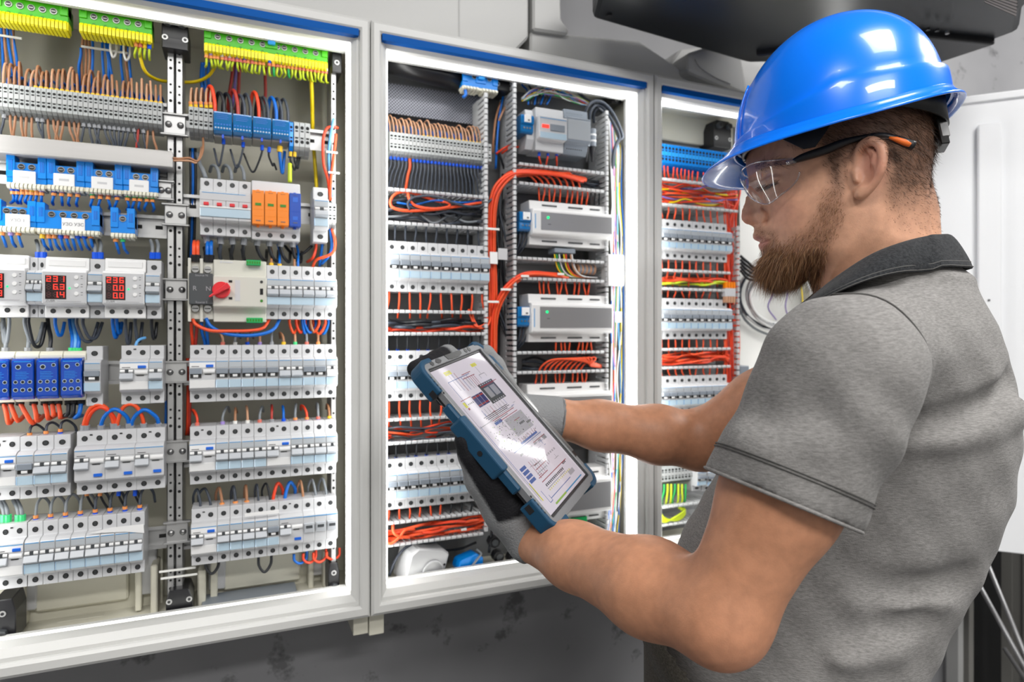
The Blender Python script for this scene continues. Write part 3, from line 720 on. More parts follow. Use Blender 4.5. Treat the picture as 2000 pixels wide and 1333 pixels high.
corner(658, 112, 'black bracket with one bolt at the upper right corner of the first cabinet', .016, .05, True, False)
corner(652, 1130, 'black bracket with one bolt at the lower right corner of the first cabinet', .018, .05, False, False)
corner(5, 1215, 'black bracket at the lower left corner, cut off by the photo edge', .03, .06, False, False)
# moulded cream back parts
def moulding(x0, x1, y0, y1, label, d=.10):
    a, e = P(x0, y0, d), P(x1, y1, d); X0, X1, Z1, Z0 = a.x, e.x, a.z, e.z; w = X1-X0; h = Z1-Z0; Y = YD+d
    t = thing('moulded_backplate', label, 'back plate', ((X0+X1)/2, Y, Z0), 'moulded cream back plates'); w2 = w/2
    b = MB(); b.box(-w2, w2, 0, .012, 0, h); b.build('plate', 'cream', t, bevel=.001)
    b = MB(); b.box(-w2*.62, w2*.55, -.014, 0, h*.38, h*.95); b.build('raised_panel', 'cream', t, bevel=.003)
    b = MB(); b.box(-w2*.80, -w2*.70, -.03, 0, h*.28, h*.97); b.box(w2*.66, w2*.74, -.03, 0, h*.28, h*.97); b.build('rib', 'cream', t, bevel=.0015)
    b = MB(); b.box(-w2*.35, w2*.25, -.02, 0, h*.08, h*.26); b.box(-w2*.22, w2*.1, -.022, 0, h*.13, h*.20, 1); b.build('knockout', ['cream', 'ats_cream'], t, bevel=.0015)
    b = MB(); b.box(-w2*.97, -w2*.86, -.045, 0, 0, h*.75); b.box(w2*.88, w2*.97, -.045, 0, 0, h*.8); b.build('corner_rib', 'cream', t, bevel=.002)
    for x in (-w2*.9+.02, w2*.80):
        b = MB(); b.prism([(x-.012, h*.42), (x+.012, h*.42), (x+.014, h*.9), (x+.014, h*.95), (x-.014, h*.95), (x-.014, h*.9)], -.018, 0, axis='y'); b.build('screw_boss', 'mcb', t, bevel=.002)
moulding(10, 318, 1085, 1222, 'moulded cream back plate under the lowest row at far left')
moulding(385, 640, 1060, 1176, 'moulded cream back plate under the third breaker row')
a, e = P(395, 1182, .06), P(578, 1195, .06)
tag(MB().box(a.x, e.x, YD+.02, YD+.085, ZB+.0195, ZB+.021).build('plastic_sheet', 'dist_grey' if 'dist_grey' in MATS else 'mcb_grey', bevel=.0005), 'sheet of grey film lying on the floor of the first cabinet', 'plastic sheet')
# paper strip stuck over the lowest row
a, e = P(171, 1042, -.024), P(279, 1032, -.024)
tag(MB().prism([(a.x, a.z-.002), (a.x+.028, a.z+.003), (e.x, e.z+.004), (e.x+.001, e.z-.009), (a.x+.045, a.z-.005)], YD-.0185, YD-.018, axis='y').build('paper_strip', 'tag_white'), 'torn white paper strip stuck across the lowest row of breakers', 'paper strip')
a = P(478, 1008, -.02); e = P(545, 1000, -.02)
tag(MB().prism([(a.x, a.z-.002), (a.x, a.z+.003), (e.x, e.z+.003), (e.x, e.z-.003)], YD-.0185, YD-.018, axis='y').build('paper_strip', 'tag_white'), 'white paper strip on the third breaker row below the red-knob switch', 'paper strip')
# ------------------------------------------------------------------ wiring of the first cabinet
rnd = random.Random(11)
def WP(pts, rmm, m, label, group=None, **k): return wire([P(*p) for p in pts], rmm/1000, m, label, group, **k)
# loops into the grey terminals
X0, pit, zt, zb = tE
for i in range(32):
    x = X0+(i+.5)*pit; y = YD+.012; h = .034+rnd.uniform(-.006, .006); s = rnd.uniform(-.003, .003)
    wire([(x, y+.012, zt-.004), (x+s*.3, y+.013, zt+h*.55), (x+s, y+.020, zt+h), (x+s*1.5, y+.032, zt+h*.95), (x+s*2, y+.045, zt+h*.3), (x+s*2, y+.055, zt-.01)], .0017, 'w_brown' if rnd.random() < .8 else 'w_tan',
         f'brown wire loop above the grey terminal row, {nth(i)} from the left', 'brown loops above the grey terminals', ferr='f_yellow' if i > 5 else None)
for i in range(0, 32, 2):
    x = X0+(i+.9)*pit; h = .020
    wire([(x, YD+.035, zt-.012), (x, YD+.036, zt+h*.6), (x+.002, YD+.045, zt+h), (x+.004, YD+.065, zt+h*.6), (x+.004, YD+.08, zt-.02)], .0019, 'w_blue', f'blue wire loop behind the brown ones, {nth(i//2)} from the left', 'blue loops behind the brown ones', ferr=('f_orange', 'f_yellow'))
for i in range(30):
    x = X0+(i+.8)*pit; m = 'w_brown' if i in (1, 2, 3, 4, 5, 8, 9, 10, 11, 12, 13, 14, 28, 29) else ('w_slate' if i != 26 else 'w_maroon'); j = rnd.uniform(-.006, .008)
    wire([(x, YD+.024, zb+.004), (x+j*.3, YD+.022, zb-.012), (x+j, YD+.024, zb-.028), (x+j*.6, YD+.034, zb-.050)], .0018, m, f'{ {"w_brown": "brown", "w_slate": "dark grey", "w_maroon": "reddish"}[m] } wire below the grey terminal row, {nth(i)} from the left', 'wires below the grey terminals', ferr='f_grey' if m == 'w_slate' else None)
for j, (x, y) in enumerate(((369, 208), (379, 208), (389, 208), (399, 209), (408, 209))):
    WP([(x+4, y+2, .022), (x+3, y-12, .022), (x+4, y-30, .03), (x+6, y-34, .04), (x+8, y-10, .06)], 1.7, 'w_tan', f'tan wire into the five grey terminals, {nth(j)} from the left', 'tan wires into the five terminals', ferr=('f_yellow', 'f_orange'))
# hanging bundles at the upper left
BU = [(2, 47, 6, 130, 'w_blue'), (8, 47, 14, 132, 'w_brown'), (14, 48, 24, 130, 'w_blue'), (20, 50, 34, 128, 'w_blue'), (26, 52, 30, 124, 'w_brown'), (162, 74, 160, 150, 'w_brown'), (168, 75, 167, 150, 'w_brown'), (174, 76, 173, 150, 'w_brown'), (181, 76, 180, 150, 'w_blue'),
      (200, 78, 203, 152, 'w_blue'), (206, 79, 212, 153, 'w_blue'), (212, 80, 219, 154, 'w_blue'), (238, 84, 240, 158, 'w_blue'), (244, 85, 250, 158, 'w_brown'), (250, 85, 256, 160, 'w_blue'), (158, 108, 155, 150, 'w_blue')]
for i, (x0, y0, x1, y1, m) in enumerate(BU):
    WP([(x0, y0-14, .045), (x0, y0, .045), ((x0+x1)/2+rnd.uniform(-3, 3), (y0+y1)/2, .048), (x1, y1, .055), (x1, y1+30, .07)], 2.0, m, f'{m[2:]} wire hanging from the earth bars at upper left, {nth(i)} from the left', 'hanging wires under the left earth bars')
for i, (x, y) in enumerate(((221, 80), (247, 86))):
    WP([(x-5, y-6, .03), (x-5, y+18, .03), (x, y+32, .03), (x+6, y+22, .034), (x+7, y-4, .036)], 1.7, 'w_white', f'white wire loop hanging from the green earth bar, {nth(i)} of two', 'white loops under the earth bar')
WP([(271, 78, .02), (274, 110, .022), (284, 140, .03), (308, 156, .05), (340, 160, .062), (380, 160, .06), (405, 150, .05), (419, 132, .04), (424, 118, .03)], 2.6, 'w_yellow', 'thick yellow wire curving behind the paired uprights between two earth bars')
WP([(607, 140, .02), (609, 180, .03), (611, 260, .06), (615, 320, .07), (619, 372, .06)], 3.2, 'w_yellow', 'thick yellow cable running down beside the light strip of the first cabinet')
FC = ['f_orange', 'f_red', 'f_yellow', 'f_blue', 'f_violet', 'f_white', 'f_green']
for i in range(4):
    x = 266+i*8.5; y = 83+i*1.5
    WP([(x, y-2, .014), (x, y+10, .014), (x-3+i, y+22, .016), (x-2+i, y+30, .026)], 1.8, 'w_yg', f'short yellow-green wire ending the earth bar above the brown loops, {nth(i)} from left', 'short yellow-green wires', ferr=(FC[i],))
for i in range(32):
    x = 404+i*7.35+(5 if i > 15 else 0); y = 103+(x-398)*.135+1
    WP([(x, y-2, .012), (x+rnd.uniform(-1, 1), y+9, .012), (x+rnd.uniform(-3, 3), y+20+rnd.uniform(-2, 5), .015), (x+rnd.uniform(-4, 6), y+26, .03)], 1.8, 'w_yg' if i not in (17, 21) else 'w_green', f'yellow-green wire stub under the long earth bar, {nth(i)} from the left', 'yellow-green stubs under the long earth bar', ferr=(rnd.choice(FC), rnd.choice(FC[:2])))
# heavy loops above the clear blue blocks
for i, (x, m, h, r) in enumerate(((414, 'w_red', 50, 2.9), (432, 'w_black', 40, 2.7), (446, 'w_black', 40, 2.7), (459, 'w_maroon', 48, 2.9), (472, 'w_slate', 40, 2.7), (484, 'w_slate', 44, 2.6), (500, 'w_red', 50, 2.8), (510, 'w_black', 40, 2.7), (518, 'w_slate', 42, 2.6), (534, 'w_blue', 44, 2.8), (545, 'w_slate', 44, 2.3), (557, 'w_slate', 44, 2.3))):
    y = 218+(x-416)*.135
    nm = {'w_red': 'red', 'w_black': 'black', 'w_maroon': 'dull red', 'w_slate': 'dark grey', 'w_blue': 'blue'}[m]
    WP([(x+6, y+4, .02), (x+5, y-20, .022), (x, y-h*.9, .03), (x-6, y-h*.95, .04), (x-10, y-h*.5, .05), (x-11, y, .06)], r, m, f'{nm} wire loop above the clear blue blocks, {nth(i)} from the left', 'loops above the clear blue blocks')
for i, (x, m) in enumerate(((455, 'w_maroon'), (462, 'w_violet'), (469, 'w_maroon'), (520, 'w_maroon'), (395, 'w_blue'), (408, 'w_blue'), (400, 'w_blue'))):
    WP([(x, 122, .05), (x-2, 150, .06), (x-8+2*i, 190, .07), (x-10, 215, .08)], 2.6, m, f'{ {"w_maroon": "dull red", "w_violet": "violet", "w_blue": "blue"}[m] } cable dropping behind the long earth bar, {nth(i)} in order', 'cables dropping behind the long earth bar')
# thin loops under the clear blue blocks
for i, (x0, y0, x1, y1, dp, m) in enumerate(((437, 278, 418, 290, 46, 'w_slate'), (475, 284, 450, 292, 44, 'w_slate'), (512, 290, 476, 300, 46, 'w_black'), (526, 294, 540, 332, 30, 'w_black'), (547, 292, 556, 296, 46, 'w_blue'), (568, 302, 582, 303, 30, 'w_black'), (576, 303, 586, 304, 26, 'w_black'))):
    WP([(x0, y0-6, .02), (x0-1, y0+10, .02), ((x0*2+x1)/3, y0+dp*.85, .024), ((x0+x1)/2, y0+dp, .026), ((x0+x1*2)/3, y0+dp*.85, .028), (x1, y1, .035)], 1.6 if m != 'w_blue' else 2.6, m, f'thin {m[2:] if m != "w_slate" else "dark grey"} wire loop under the clear blue blocks, {nth(i)} from the left', 'thin loops under the clear blue blocks', ferr='f_blue' if i < 4 else 'f_yellow')
WP([(338, 309, -.002), (352, 310, 0), (370, 309, .002), (385, 315, .004), (394, 302, .01), (397, 285, .02), (396, 262, .028)], 1.7, 'w_brown', 'brown wire running from the grey cover to the five terminals, upper one')
WP([(338, 314, -.001), (356, 314, 0), (372, 315, .002), (382, 318, .004), (390, 308, .012), (394, 288, .03)], 1.7, 'w_tan', 'brown wire running from the grey cover to the five terminals, lower one')
for i, x in enumerate((428, 452, 477)): WP([(x, 352, .015), (x-1, 338, .016), (x-6, 326, .024), (x-14, 324, .035), (x-18, 336, .05)], 2.6, 'w_grey', f'grey wire into the top of the red-toggle isolator, {nth(i)} from the left', 'grey wires into the isolator')
WP([(402, 348, .01), (396, 332, .012), (390, 320, .02), (386, 300, .04)], 3.2, 'w_grey', 'grey plastic sleeve curving beside the isolator')
WP([(566, 356, .01), (566, 338, .012), (566, 320, .016)], 3.4, 'w_yg', 'yellow-green lug standing on the surge protector')
for i, (x, m) in enumerate(((376, 'w_blue'), (372, 'w_black'), (381, 'w_black'))): WP([(x, 290, .05), (x+1, 340, .05), (x, 400, .055), (x-2, 470, .06), (x-4, 520, .07)], 2.4, m, f'{m[2:]} cable dropping beside the isolator, {nth(i)} of three', 'cables beside the isolator')
xs = [403, 431, 453, 477, 503, 526, 549, 571]
for i, x in enumerate(xs):
    y = 464+(x-400)*.05
    WP([(x, y-2, .015), (x+rnd.uniform(-2, 2), y+14, .016), (x+(6 if i > 3 else -2), y+32, .022), (x+(16 if i > 3 else 0), y+40, .035), (x+(18 if i > 3 else -4), y+20, .06)], 2.9, 'w_black' if i != 1 else 'w_slate', f'thick black wire under the isolator and surge protector, {nth(i)} from the left', 'thick black wires under the surge protector', ferr='f_grey')
for i, (x, m, y1) in enumerate(((530, 'w_brown', 520), (546, 'w_blue', 522), (582, 'w_blue', 520), (575, 'w_brown', 518))): WP([(x-6, 470, .05), (x, 490, .04), (x, 508, .022), (x, y1+4, .018)], 2.1, m, f'{m[2:]} wire into the breakers beside the red-knob switch, {nth(i)} in order', 'wires into the breakers beside the knob', ferr=None, ferr2='f_yellow' if i < 2 else None)
for i, (x, m) in enumerate(((379, 'w_orange'), (386, 'w_orange'), (412, 'w_blue'), (405, 'w_blue'))): WP([(x-1, 512, .0), (x, 498, 0), (x, 480, .002), (x+1, 472, .018)], 2.9, m, f'{m[2:]} wire into the top of the red-knob switch, {nth(i)} from the left', 'wires into the red-knob switch', ferr='black')
WP([(376, 624, .0), (384, 635, -.004), (410, 646, -.008), (450, 647, -.008), (490, 646, -.006), (515, 640, 0), (527, 622, .012)], 2.6, 'w_orange', 'orange wire swinging under the red-knob switch to the breakers')
WP([(402, 622, .0), (412, 638, -.002), (440, 652, -.006), (480, 656, -.006), (515, 652, -.002), (536, 642, .004), (547, 622, .014)], 2.8, 'w_blue', 'blue wire swinging under the red-knob switch to the breakers')
for i, (x0, x1, m) in enumerate(((565, 582, 'w_orange'), (578, 596, 'w_red'), (590, 602, 'w_blue'), (594, 616, 'w_blue'), (606, 620, 'w_brown'), (622, 604, 'w_orange'), (640, 624, 'w_blue'), (634, 612, 'w_orange'))):
    WP([(x0, 620, .016), (x0+1, 634, .018), ((x0+x1)/2, 650+rnd.uniform(-4, 4), .022), (x1, 636, .03), (x1, 622, .034)], 2.3, m, f'{m[2:]} wire loop under the breakers beside the knob, {nth(i)} in order', 'loops under the breakers beside the knob')
for i, (x0, x1, m) in enumerate(((374, 376, 'w_red'), (384, 382, 'w_maroon'), (394, 400, 'w_blue'), (404, 406, 'w_blue'))): WP([(x0, 630, .01), (x0, 648, .02), (x1, 670, .03), (x1, 690, .05)], 2.4, m, f'{m[2:]} wire dropping from the red-knob switch, {nth(i)} from the left', 'wires dropping from the red-knob switch')
# marked wires entering the three breaker rows of the second column
def entering(R, mods, hs, cols, ferrs, what, group, r=2.0):
    for i, mo in enumerate(mods):
        x = R['X0']+(mo+.5)*R['mw']; z = R['zt']; h = hs[i % len(hs)]/1000; m = cols[i % len(cols)]; j = rnd.uniform(-.004, .004)
        wire([(x, YD+.014, z-.004), (x, YD+.016, z+h*.5), (x+j, YD+.024, z+h), (x+j*2, YD+.036, z+h*1.1), (x+j*2+.002, YD+.06, z+h*.6)], r/1000, m, f'{what}, {nth(i)} from the left', group, ferr=ferrs[i % len(ferrs)])
entering(rH, range(2, 11), [16, 18, 17], ['w_tan', 'w_grey', 'w_brown'], ['f_red', 'f_white', 'f_blue', 'f_violet', 'f_grey', 'f_yellow', 'f_green', 'f_red', 'f_orange'], 'short marked wire into the first row below the red-knob switch', 'marked wires into the first row')
entering(rI, [0, 2, 3, 4, 5, 6, 7, 8, 9, 10, 11], [20, 22], ['w_red', 'w_grey', 'w_brown', 'w_tan', 'w_grey', 'w_maroon', 'w_blue', 'w_grey'], ['f_red', 'f_violet', 'f_white', 'f_white', 'f_red', 'f_grey', 'f_blue', ('f_blue', 'f_orange'), ('f_blue', 'f_orange'), ('f_blue', 'f_red'), ('f_blue', 'f_yellow')], 'marked wire into the second row below the red-knob switch', 'marked wires into the second row')
for i, (x0, x1, m, r) in enumerate(((392, 378, 'w_slate', 2), (412, 388, 'w_slate', 2), (434, 422, 'w_brown', 2.2), (460, 452, 'w_slate', 2.4), (482, 478, 'w_brown', 2.3), (505, 498, 'w_slate', 1.8), (528, 512, 'w_black', 1.8), (533, 552, 'w_red', 2.6), (556, 576, 'w_blue', 2.8), (592, 581, 'w_brown', 2.1), (617, 602, 'w_grey', 2.1), (638, 622, 'w_grey', 2.2))):
    y = 996-(x0-374)*.085
    WP([(x0, y+2, .016), (x0+(x1-x0)*.1, y-16, .018), (x0+(x1-x0)*.5, y-38, .024), (x1, y-26, .034), (x1, y-10, .05)], r, m, f'{ {"w_slate": "dark grey", "w_brown": "brown", "w_black": "black", "w_red": "red", "w_blue": "blue", "w_grey": "grey"}[m] } wire arching into the third row below the knob, {nth(i)} from the left', 'wires arching into the third row', ferr='f_orange' if i in (2, 3, 4) else None)
for i, (x, m, dp) in enumerate(((505, 'w_black', 24), (574, 'w_blue', 12), (592, 'w_red', 12), (612, 'w_red', 12), (638, 'w_red', 8), (402, 'w_black', 20))): WP([(x, 1088-(x-505)*.07, .016), (x+1, 1094+dp*.5-(x-505)*.07, .018), (x+12, 1094+dp-(x-505)*.07, .022), (x+24, 1092+dp*.4-(x-505)*.07, .026), (x+25, 1080-(x-505)*.07, .03)], 2.2, m, f'{m[2:]} wire loop hanging under the third row below the knob, {nth(i)} in order', 'loops hanging under the third row')
# bundle along the light strip of the first cabinet
for i, (pts, m) in enumerate((([(652, 232, .0), (646, 262, -.002), (642, 300, 0), (644, 340, .002), (648, 385, .008)], 'w_lblue'), ([(660, 250, .004), (650, 248, 0), (638, 252, 0), (631, 275, 0), (632, 320, .0), (640, 350, .002), (646, 390, .01)], 'w_red'), ([(656, 262, .0), (654, 285, -.002), (650, 320, -.002), (646, 350, 0), (645, 392, .008)], 'w_orange'), ([(648, 448, .01), (654, 470, .004), (652, 490, 0), (640, 500, .002), (618, 508, .008), (609, 526, .02)], 'w_orange'), ([(645, 448, .012), (648, 480, .01), (642, 500, .01), (628, 516, .02)], 'w_blue'), ([(618, 470, .02), (616, 490, .02), (610, 505, .02), (600, 512, .04)], 'w_red'), ([(630, 466, .02), (628, 490, .02), (624, 520, .03)], 'w_blue'), ([(610, 480, .04), (590, 496, .04), (570, 494, .05), (556, 480, .06)], 'w_black'))):
    WP(pts, 2.4, m, f'{m[2:].replace("lblue", "pale blue")} wire beside the light strip of the first cabinet, {nth(i)} in order', 'wires beside the light strip')
# blue tails below the neutral bars
k = 0
for (x0, x1, y0, y1, n) in ((20, 86, 371, 374, 7), (98, 160, 374, 378, 4), (172, 236, 380, 384, 4), (244, 304, 384, 388, 5)):
    for i in range(n):
        x = x0+(i+.5)*(x1-x0)/n; y = y0+(y1-y0)*i/n
        WP([(x, y-3, .014), (x+rnd.uniform(-1, 1), y+8, .014), (x+rnd.uniform(-5, 3), y+20, .018), (x+rnd.uniform(-6, 2), y+26, .032)], 2.0, 'w_blue', f'blue wire tail under the four smudged-label neutral bars, {nth(k)} from the left', 'blue tails under the upper neutral bars', ferr=(rnd.choice(FC), 'f_orange')); k += 1
k = 0
for (x0, x1, y, n) in ((-2, 44, 452, 3), (78, 182, 458, 9), (220, 246, 465, 2)):
    for i in range(n):
        x = x0+(i+.5)*(x1-x0)/n
        WP([(x, y-3, .014), (x+rnd.uniform(-1, 1), y+8, .014), (x+4, y+22, .018), (x+rnd.uniform(6, 12), y+30, .032)], 2.1, 'w_blue', f'blue wire tail under the lettered neutral bars, {nth(k)} from the left', 'blue tails under the lower neutral bars', ferr=(rnd.choice(FC),)); k += 1
for i, x in enumerate((80, 191, 303)):
    for j in (-1, 1): WP([(x+j*5, 506, .018), (x+j*5, 492, .018), (x+j*6, 480, .024), (x+j*6-3, 470, .04)], 2.6, 'w_grey', f'dark grey wire into the narrow breaker of the meter row, {nth(i)} pair, {"front" if j < 0 else "rear"} one', 'grey wires into the narrow meter breakers', ferr='f_blue')
for i, (x0, x1, dp, m) in enumerate(((18, 4, 50, 'w_grey'), (48, 84, 48, 'w_grey'), (56, 90, 56, 'w_black'), (108, 126, 34, 'w_blue'), (150, 192, 46, 'w_slate'), (162, 200, 40, 'w_slate'), (220, 232, 38, 'w_blue'), (228, 238, 30, 'w_blue'), (245, 256, 50, 'w_slate'), (264, 278, 46, 'w_slate'), (296, 306, 40, 'w_black'))):
    WP([(x0, 620, .012), (x0, 634, .014), (x0*.75+x1*.25, 622+dp*.85, .018), ((x0+x1)/2, 622+dp, .022), (x0*.25+x1*.75, 622+dp*.85, .028), (x1, 630, .036)], 2.5, m, f'{ {"w_grey": "grey", "w_black": "black", "w_blue": "blue", "w_slate": "dark grey"}[m] } loop hanging under the meter row, {nth(i)} from the left', 'loops hanging under the meter row')
for i, (x, m) in enumerate(((10, 'w_grey'), (54, 'w_grey'), (97, 'w_black'), (140, 'w_blue'), (146, 'w_lblue'), (152, 'w_blue'))): WP([(x, 694, .018), (x+1, 678, .018), (x+2, 660, .024), (x-2, 640, .036), (x-4, 622, .05)], 2.9, m, f'{ {"w_grey": "grey", "w_black": "black", "w_blue": "blue", "w_lblue": "pale blue"}[m] } wire into the blue distribution blocks, {nth(i)} from the left', 'wires into the blue distribution blocks', ferr='f_green' if i > 2 else 'f_grey')
WP([(264, 684, .008), (266, 672, .008), (272, 664, .012), (284, 660, .02)], 2.2, 'w_lblue', 'pale blue wire into the twin module beside the uprights')
# orange loops under the distribution blocks
for i, (x0, x1, y1, m) in enumerate(((8, 20, 826, 'w_orange'), (20, 38, 822, 'w_orange'), (40, 66, 826, 'w_orange'), (66, 76, 822, 'w_orange'), (88, 98, 818, 'w_orange'), (102, 108, 812, 'w_orange'), (114, 122, 816, 'w_orange'), (134, 130, 812, 'w_black'), (144, 140, 814, 'w_black'), (158, 150, 816, 'w_blue'))):
    WP([(x0, 776, .012), (x0, 788, .008), (x0+(x1-x0)*.4, 808, .004), (x1-4, y1, .008), (x1+2, y1-2, .016), (x1+10, 812, .04)], 3.1, m, f'{m[2:]} wire curling out under the blue distribution blocks, {nth(i)} from the left', 'wires curling under the distribution blocks', ferr='black')
for i, (x0, x1, m, yb) in enumerate(((163, 222, 'w_orange', 791), (228, 281, 'w_orange', 790), (168, 226, 'w_red', 796), (197, 252, 'w_blue', 800), (256, 310, 'w_blue', 801))):
    y = 838
    WP([(x0, y+6, .012), (x0+2, y-14, .008), (x0+(x1-x0)*.22, yb+8, .004), ((x0+x1)/2, yb, .002), (x0+(x1-x0)*.78, yb+8, .004), (x1-2, y-18, .008), (x1, y+2, .012)], 2.9, m, f'{m[2:]} jumper arching over the wide breakers, {nth(i)} in order', 'jumpers over the wide breakers', ferr='f_grey', ferr2='f_grey')
for i, (x, y) in enumerate(((58, 856), (90, 852), (118, 848))): WP([(x, y+2, .014), (x, y-10, .014), (x+3, y-22, .018), (x+14, y-26, .024), (x+28, y-16, .03), (x+32, y-2, .034)], 1.9, 'w_slate', f'dark looped wire into the breakers left of the jumpers, {nth(i)} from the left', 'looped wires left of the jumpers', ferr=('f_blue', 'f_orange'))
for i in range(8):
    x = 70+i*29; y = 1016-i*3
    WP([(x, y+3, .014), (x, y-10, .014), (x+3, y-32, .018), (x+14, y-44, .022), (x+26, y-34, .03), (x+30, y-14, .04)], 2.0, 'w_grey' if i < 4 else 'w_slate', f'grey looped wire into the lowest row at far left, {nth(i)} from the left', 'looped wires into the lowest row', ferr=('f_blue', 'f_orange'))
for i, x in enumerate((8, 15, 36, 43)): WP([(x, 1020, .012), (x, 1006, .012), (x-3, 992, .016), (x-10, 978, .03)], 2.8, 'w_grey', f'thick grey wire with green ferrule at far left, {nth(i)} from the left', 'thick grey wires with green ferrules', ferr='f_green')
for i, (x, m) in enumerate(((170, 'f_orange'), (196, 'f_orange'), (232, 'f_blue'), (264, 'f_blue'))): WP([(x, 958, .014), (x, 968, .014), (x+8, 984, .024), (x+20, 1000, .04)], 1.7, 'w_black', f'thin black wire leaving the wide breakers below, {nth(i)} from the left', 'thin black wires below the wide breakers', ferr=m)
for i, (x, m) in enumerate(((324, 'w_blue'), (330, 'w_blue'), (366, 'w_red'), (370, 'w_maroon'))): WP([(x, 700, .05), (x+1, 760, .05), (x, 830, .052), (x-2, 850, .06)], 2.4, m, f'{m[2:]} cable running down beside the paired uprights, {nth(i)} from the left', 'cables beside the paired uprights')
# cable ties
for i, (px, py, d, w_) in enumerate(((10, 71, .043, .04), (205, 98, .043, .06), (648, 298, -.004, .018), (652, 338, -.004, .018), (347, 1113, .022, .05), (350, 1126, .022, .05))):
    c = P(px, py, d); tag(MB().box(c.x-w_/2, c.x+w_/2, c.y-.002, c.y, c.z-.0016, c.z+.0016).build('cable_tie', 'f_white', bevel=.0004), 'white cable tie '+['round the blue bundle at the upper left corner', 'stretched across the wires under the second earth bar', 'round the wires by the light strip, upper one', 'round the wires by the light strip, lower one', 'round the foot of the uprights, upper one', 'round the foot of the uprights, lower one'][i], 'cable tie', 'white cable ties')
# ------------------------------------------------------------------ second and third cabinets
def plate(x0, x1, y0, y1, d, m, name, label, cat, th=.003, bevel=0, group=None):
    a, e = P(x0, y0, d), P(x1, y1, d)
    return tag(MB().box(a.x, e.x, YD+d, YD+d+th, e.z, a.z).build(name, m, bevel=bevel), label, cat, group)
mat('plate_grey', (.20, .205, .215), .45)
def perf_mat():
    m = mat('perforated_metal', (.3, .31, .35), .4, .3); nt = m.node_tree; N = nt.nodes; L = nt.links; b = N['Principled BSDF']
    tc = N.new('ShaderNodeTexCoord'); sp = N.new('ShaderNodeSeparateXYZ'); L.new(tc.outputs['Object'], sp.inputs[0])
    def mth(op, a, b_=None):
        n = N.new('ShaderNodeMath'); n.operation = op
        for i, v in enumerate((a, b_)):
            if v is None: continue
            if isinstance(v, (int, float)): n.inputs[i].default_value = v
            else: L.new(v, n.inputs[i])
        return n.outputs[0]
    p = .0058
    fx = mth('DIVIDE', mth('ADD', sp.outputs[0], sp.outputs[2]), p); fz = mth('DIVIDE', mth('SUBTRACT', sp.outputs[0], sp.outputs[2]), p)
    ax = mth('SUBTRACT', mth('FRACT', fx), .5); az = mth('SUBTRACT', mth('FRACT', fz), .5)
    r = mth('SQRT', mth('ADD', mth('MULTIPLY', ax, ax), mth('MULTIPLY', az, az)))
    h = mth('GREATER_THAN', r, .30); mx = N.new('ShaderNodeMixRGB'); L.new(h, mx.inputs[0]); mx.inputs[1].default_value = (.01, .01, .015, 1); mx.inputs[2].default_value = (.30, .31, .36, 1)
    L.new(mx.outputs[0], b.inputs['Base Color']); return m
perf_mat()
plate(742, 1205, 112, 1120, .098, 'plate_grey', 'mounting_plate', 'grey sheet-metal mounting plate at the back of the middle cabinet', 'mounting plate')
plate(1284, 1436, 200, 1045, .098, 'plate_grey', 'mounting_plate', 'grey mounting plate behind the breaker rows of the farthest cabinet', 'mounting plate')
plate(1445, 1620, 240, 1000, .10, 'white_paint', 'blank_panel', 'blank white panel behind the coiled grey cable', 'panel')
plate(1290, 1432, 205, 292, .085, 'cream', 'cover_plate', 'pale plate above the blue terminals of the farthest cabinet', 'plate', .01, .002)
plate(748, 944, 160, 246, .07, 'perforated_metal', 'perforated_sheet', 'dark perforated sheet above the grey terminals of the middle cabinet', 'perforated sheet')
# slotted ducts
def duct(x0, x1, yu0, yu1, yl0, yl1, label, d0=-.004, deep=.075, pitch=.0098, group='open slotted wiring ducts'):
    t = thing('wiring_duct', label, 'wiring duct', P(x0, yl0, d0), group); o = t.location
    a, b_ = P(x0, yu0, d0), P(x1, yu1, d0); c, e = P(x0, yl0, d0), P(x1, yl1, d0); zu = (a.z+b_.z)/2; zl = (c.z+e.z)/2; X0, X1 = a.x, b_.x; Y = YD+d0
    def sub(nm, b, m, **k): b.v = [(v[0]-o.x, v[1]-o.y, v[2]-o.z) for v in b.v]; return b.build(nm, m, t, **k)
    for z, s in ((zu, 1), (zl, -1)):
        b = MB(); n = max(2, int((X1-X0)/pitch)); p = (X1-X0)/n
        for i in range(n):
            x = X0+(i+.5)*p
            b.prism([(x-p*.36, Y+.006), (x-p*.30, Y), (x+p*.30, Y), (x+p*.36, Y+.006), (x+p*.30, Y+deep), (x-p*.30, Y+deep)], z-.0012, z+.0012, axis='z')
            b.cyl((x-p*.40, Y+.0025, z), (x+p*.40, Y+.0025, z), .0030, n=6)
        b.box(X0, X1, Y+deep*.62, Y+deep, z-.001, z+.001); sub('slat_wall', b, 'duct')
    sub('base', MB().box(X0, X1, Y+deep, Y+deep+.002, zl, zu), 'duct_dark')
    return zu, zl, X0, X1
def vduct(x, y0, y1, label, d0=-.002, deep=.07, w=1, pitch=.0098):
    a, e = P(x, y0, d0), P(x, y1, d0); t = thing('wiring_duct', label, 'wiring duct', e, 'upright slotted wiring ducts')
    b = MB(); n = int((a.z-e.z)/pitch); p = (a.z-e.z)/n
    for i in range(n):
        z = (i+.5)*p
        b.box(-.0012, .0012, .002, deep, z-p*.30, z+p*.30); b.cyl((0, .0025, z-p*.38), (0, .0025, z+p*.38), .0036, n=6)
    b.box(-.001, .001, deep*.6, deep, 0, a.z-e.z); b.build('slat_wall', 'duct', t)
    MB().box(-.001, .03, deep, deep+.002, 0, a.z-e.z).build('base', 'duct_dark', t)
mc = 'of the middle cabinet'
dA = duct(746, 955, 370, 384, 436, 445, 'slotted duct '+mc+' holding the orange wire loop')
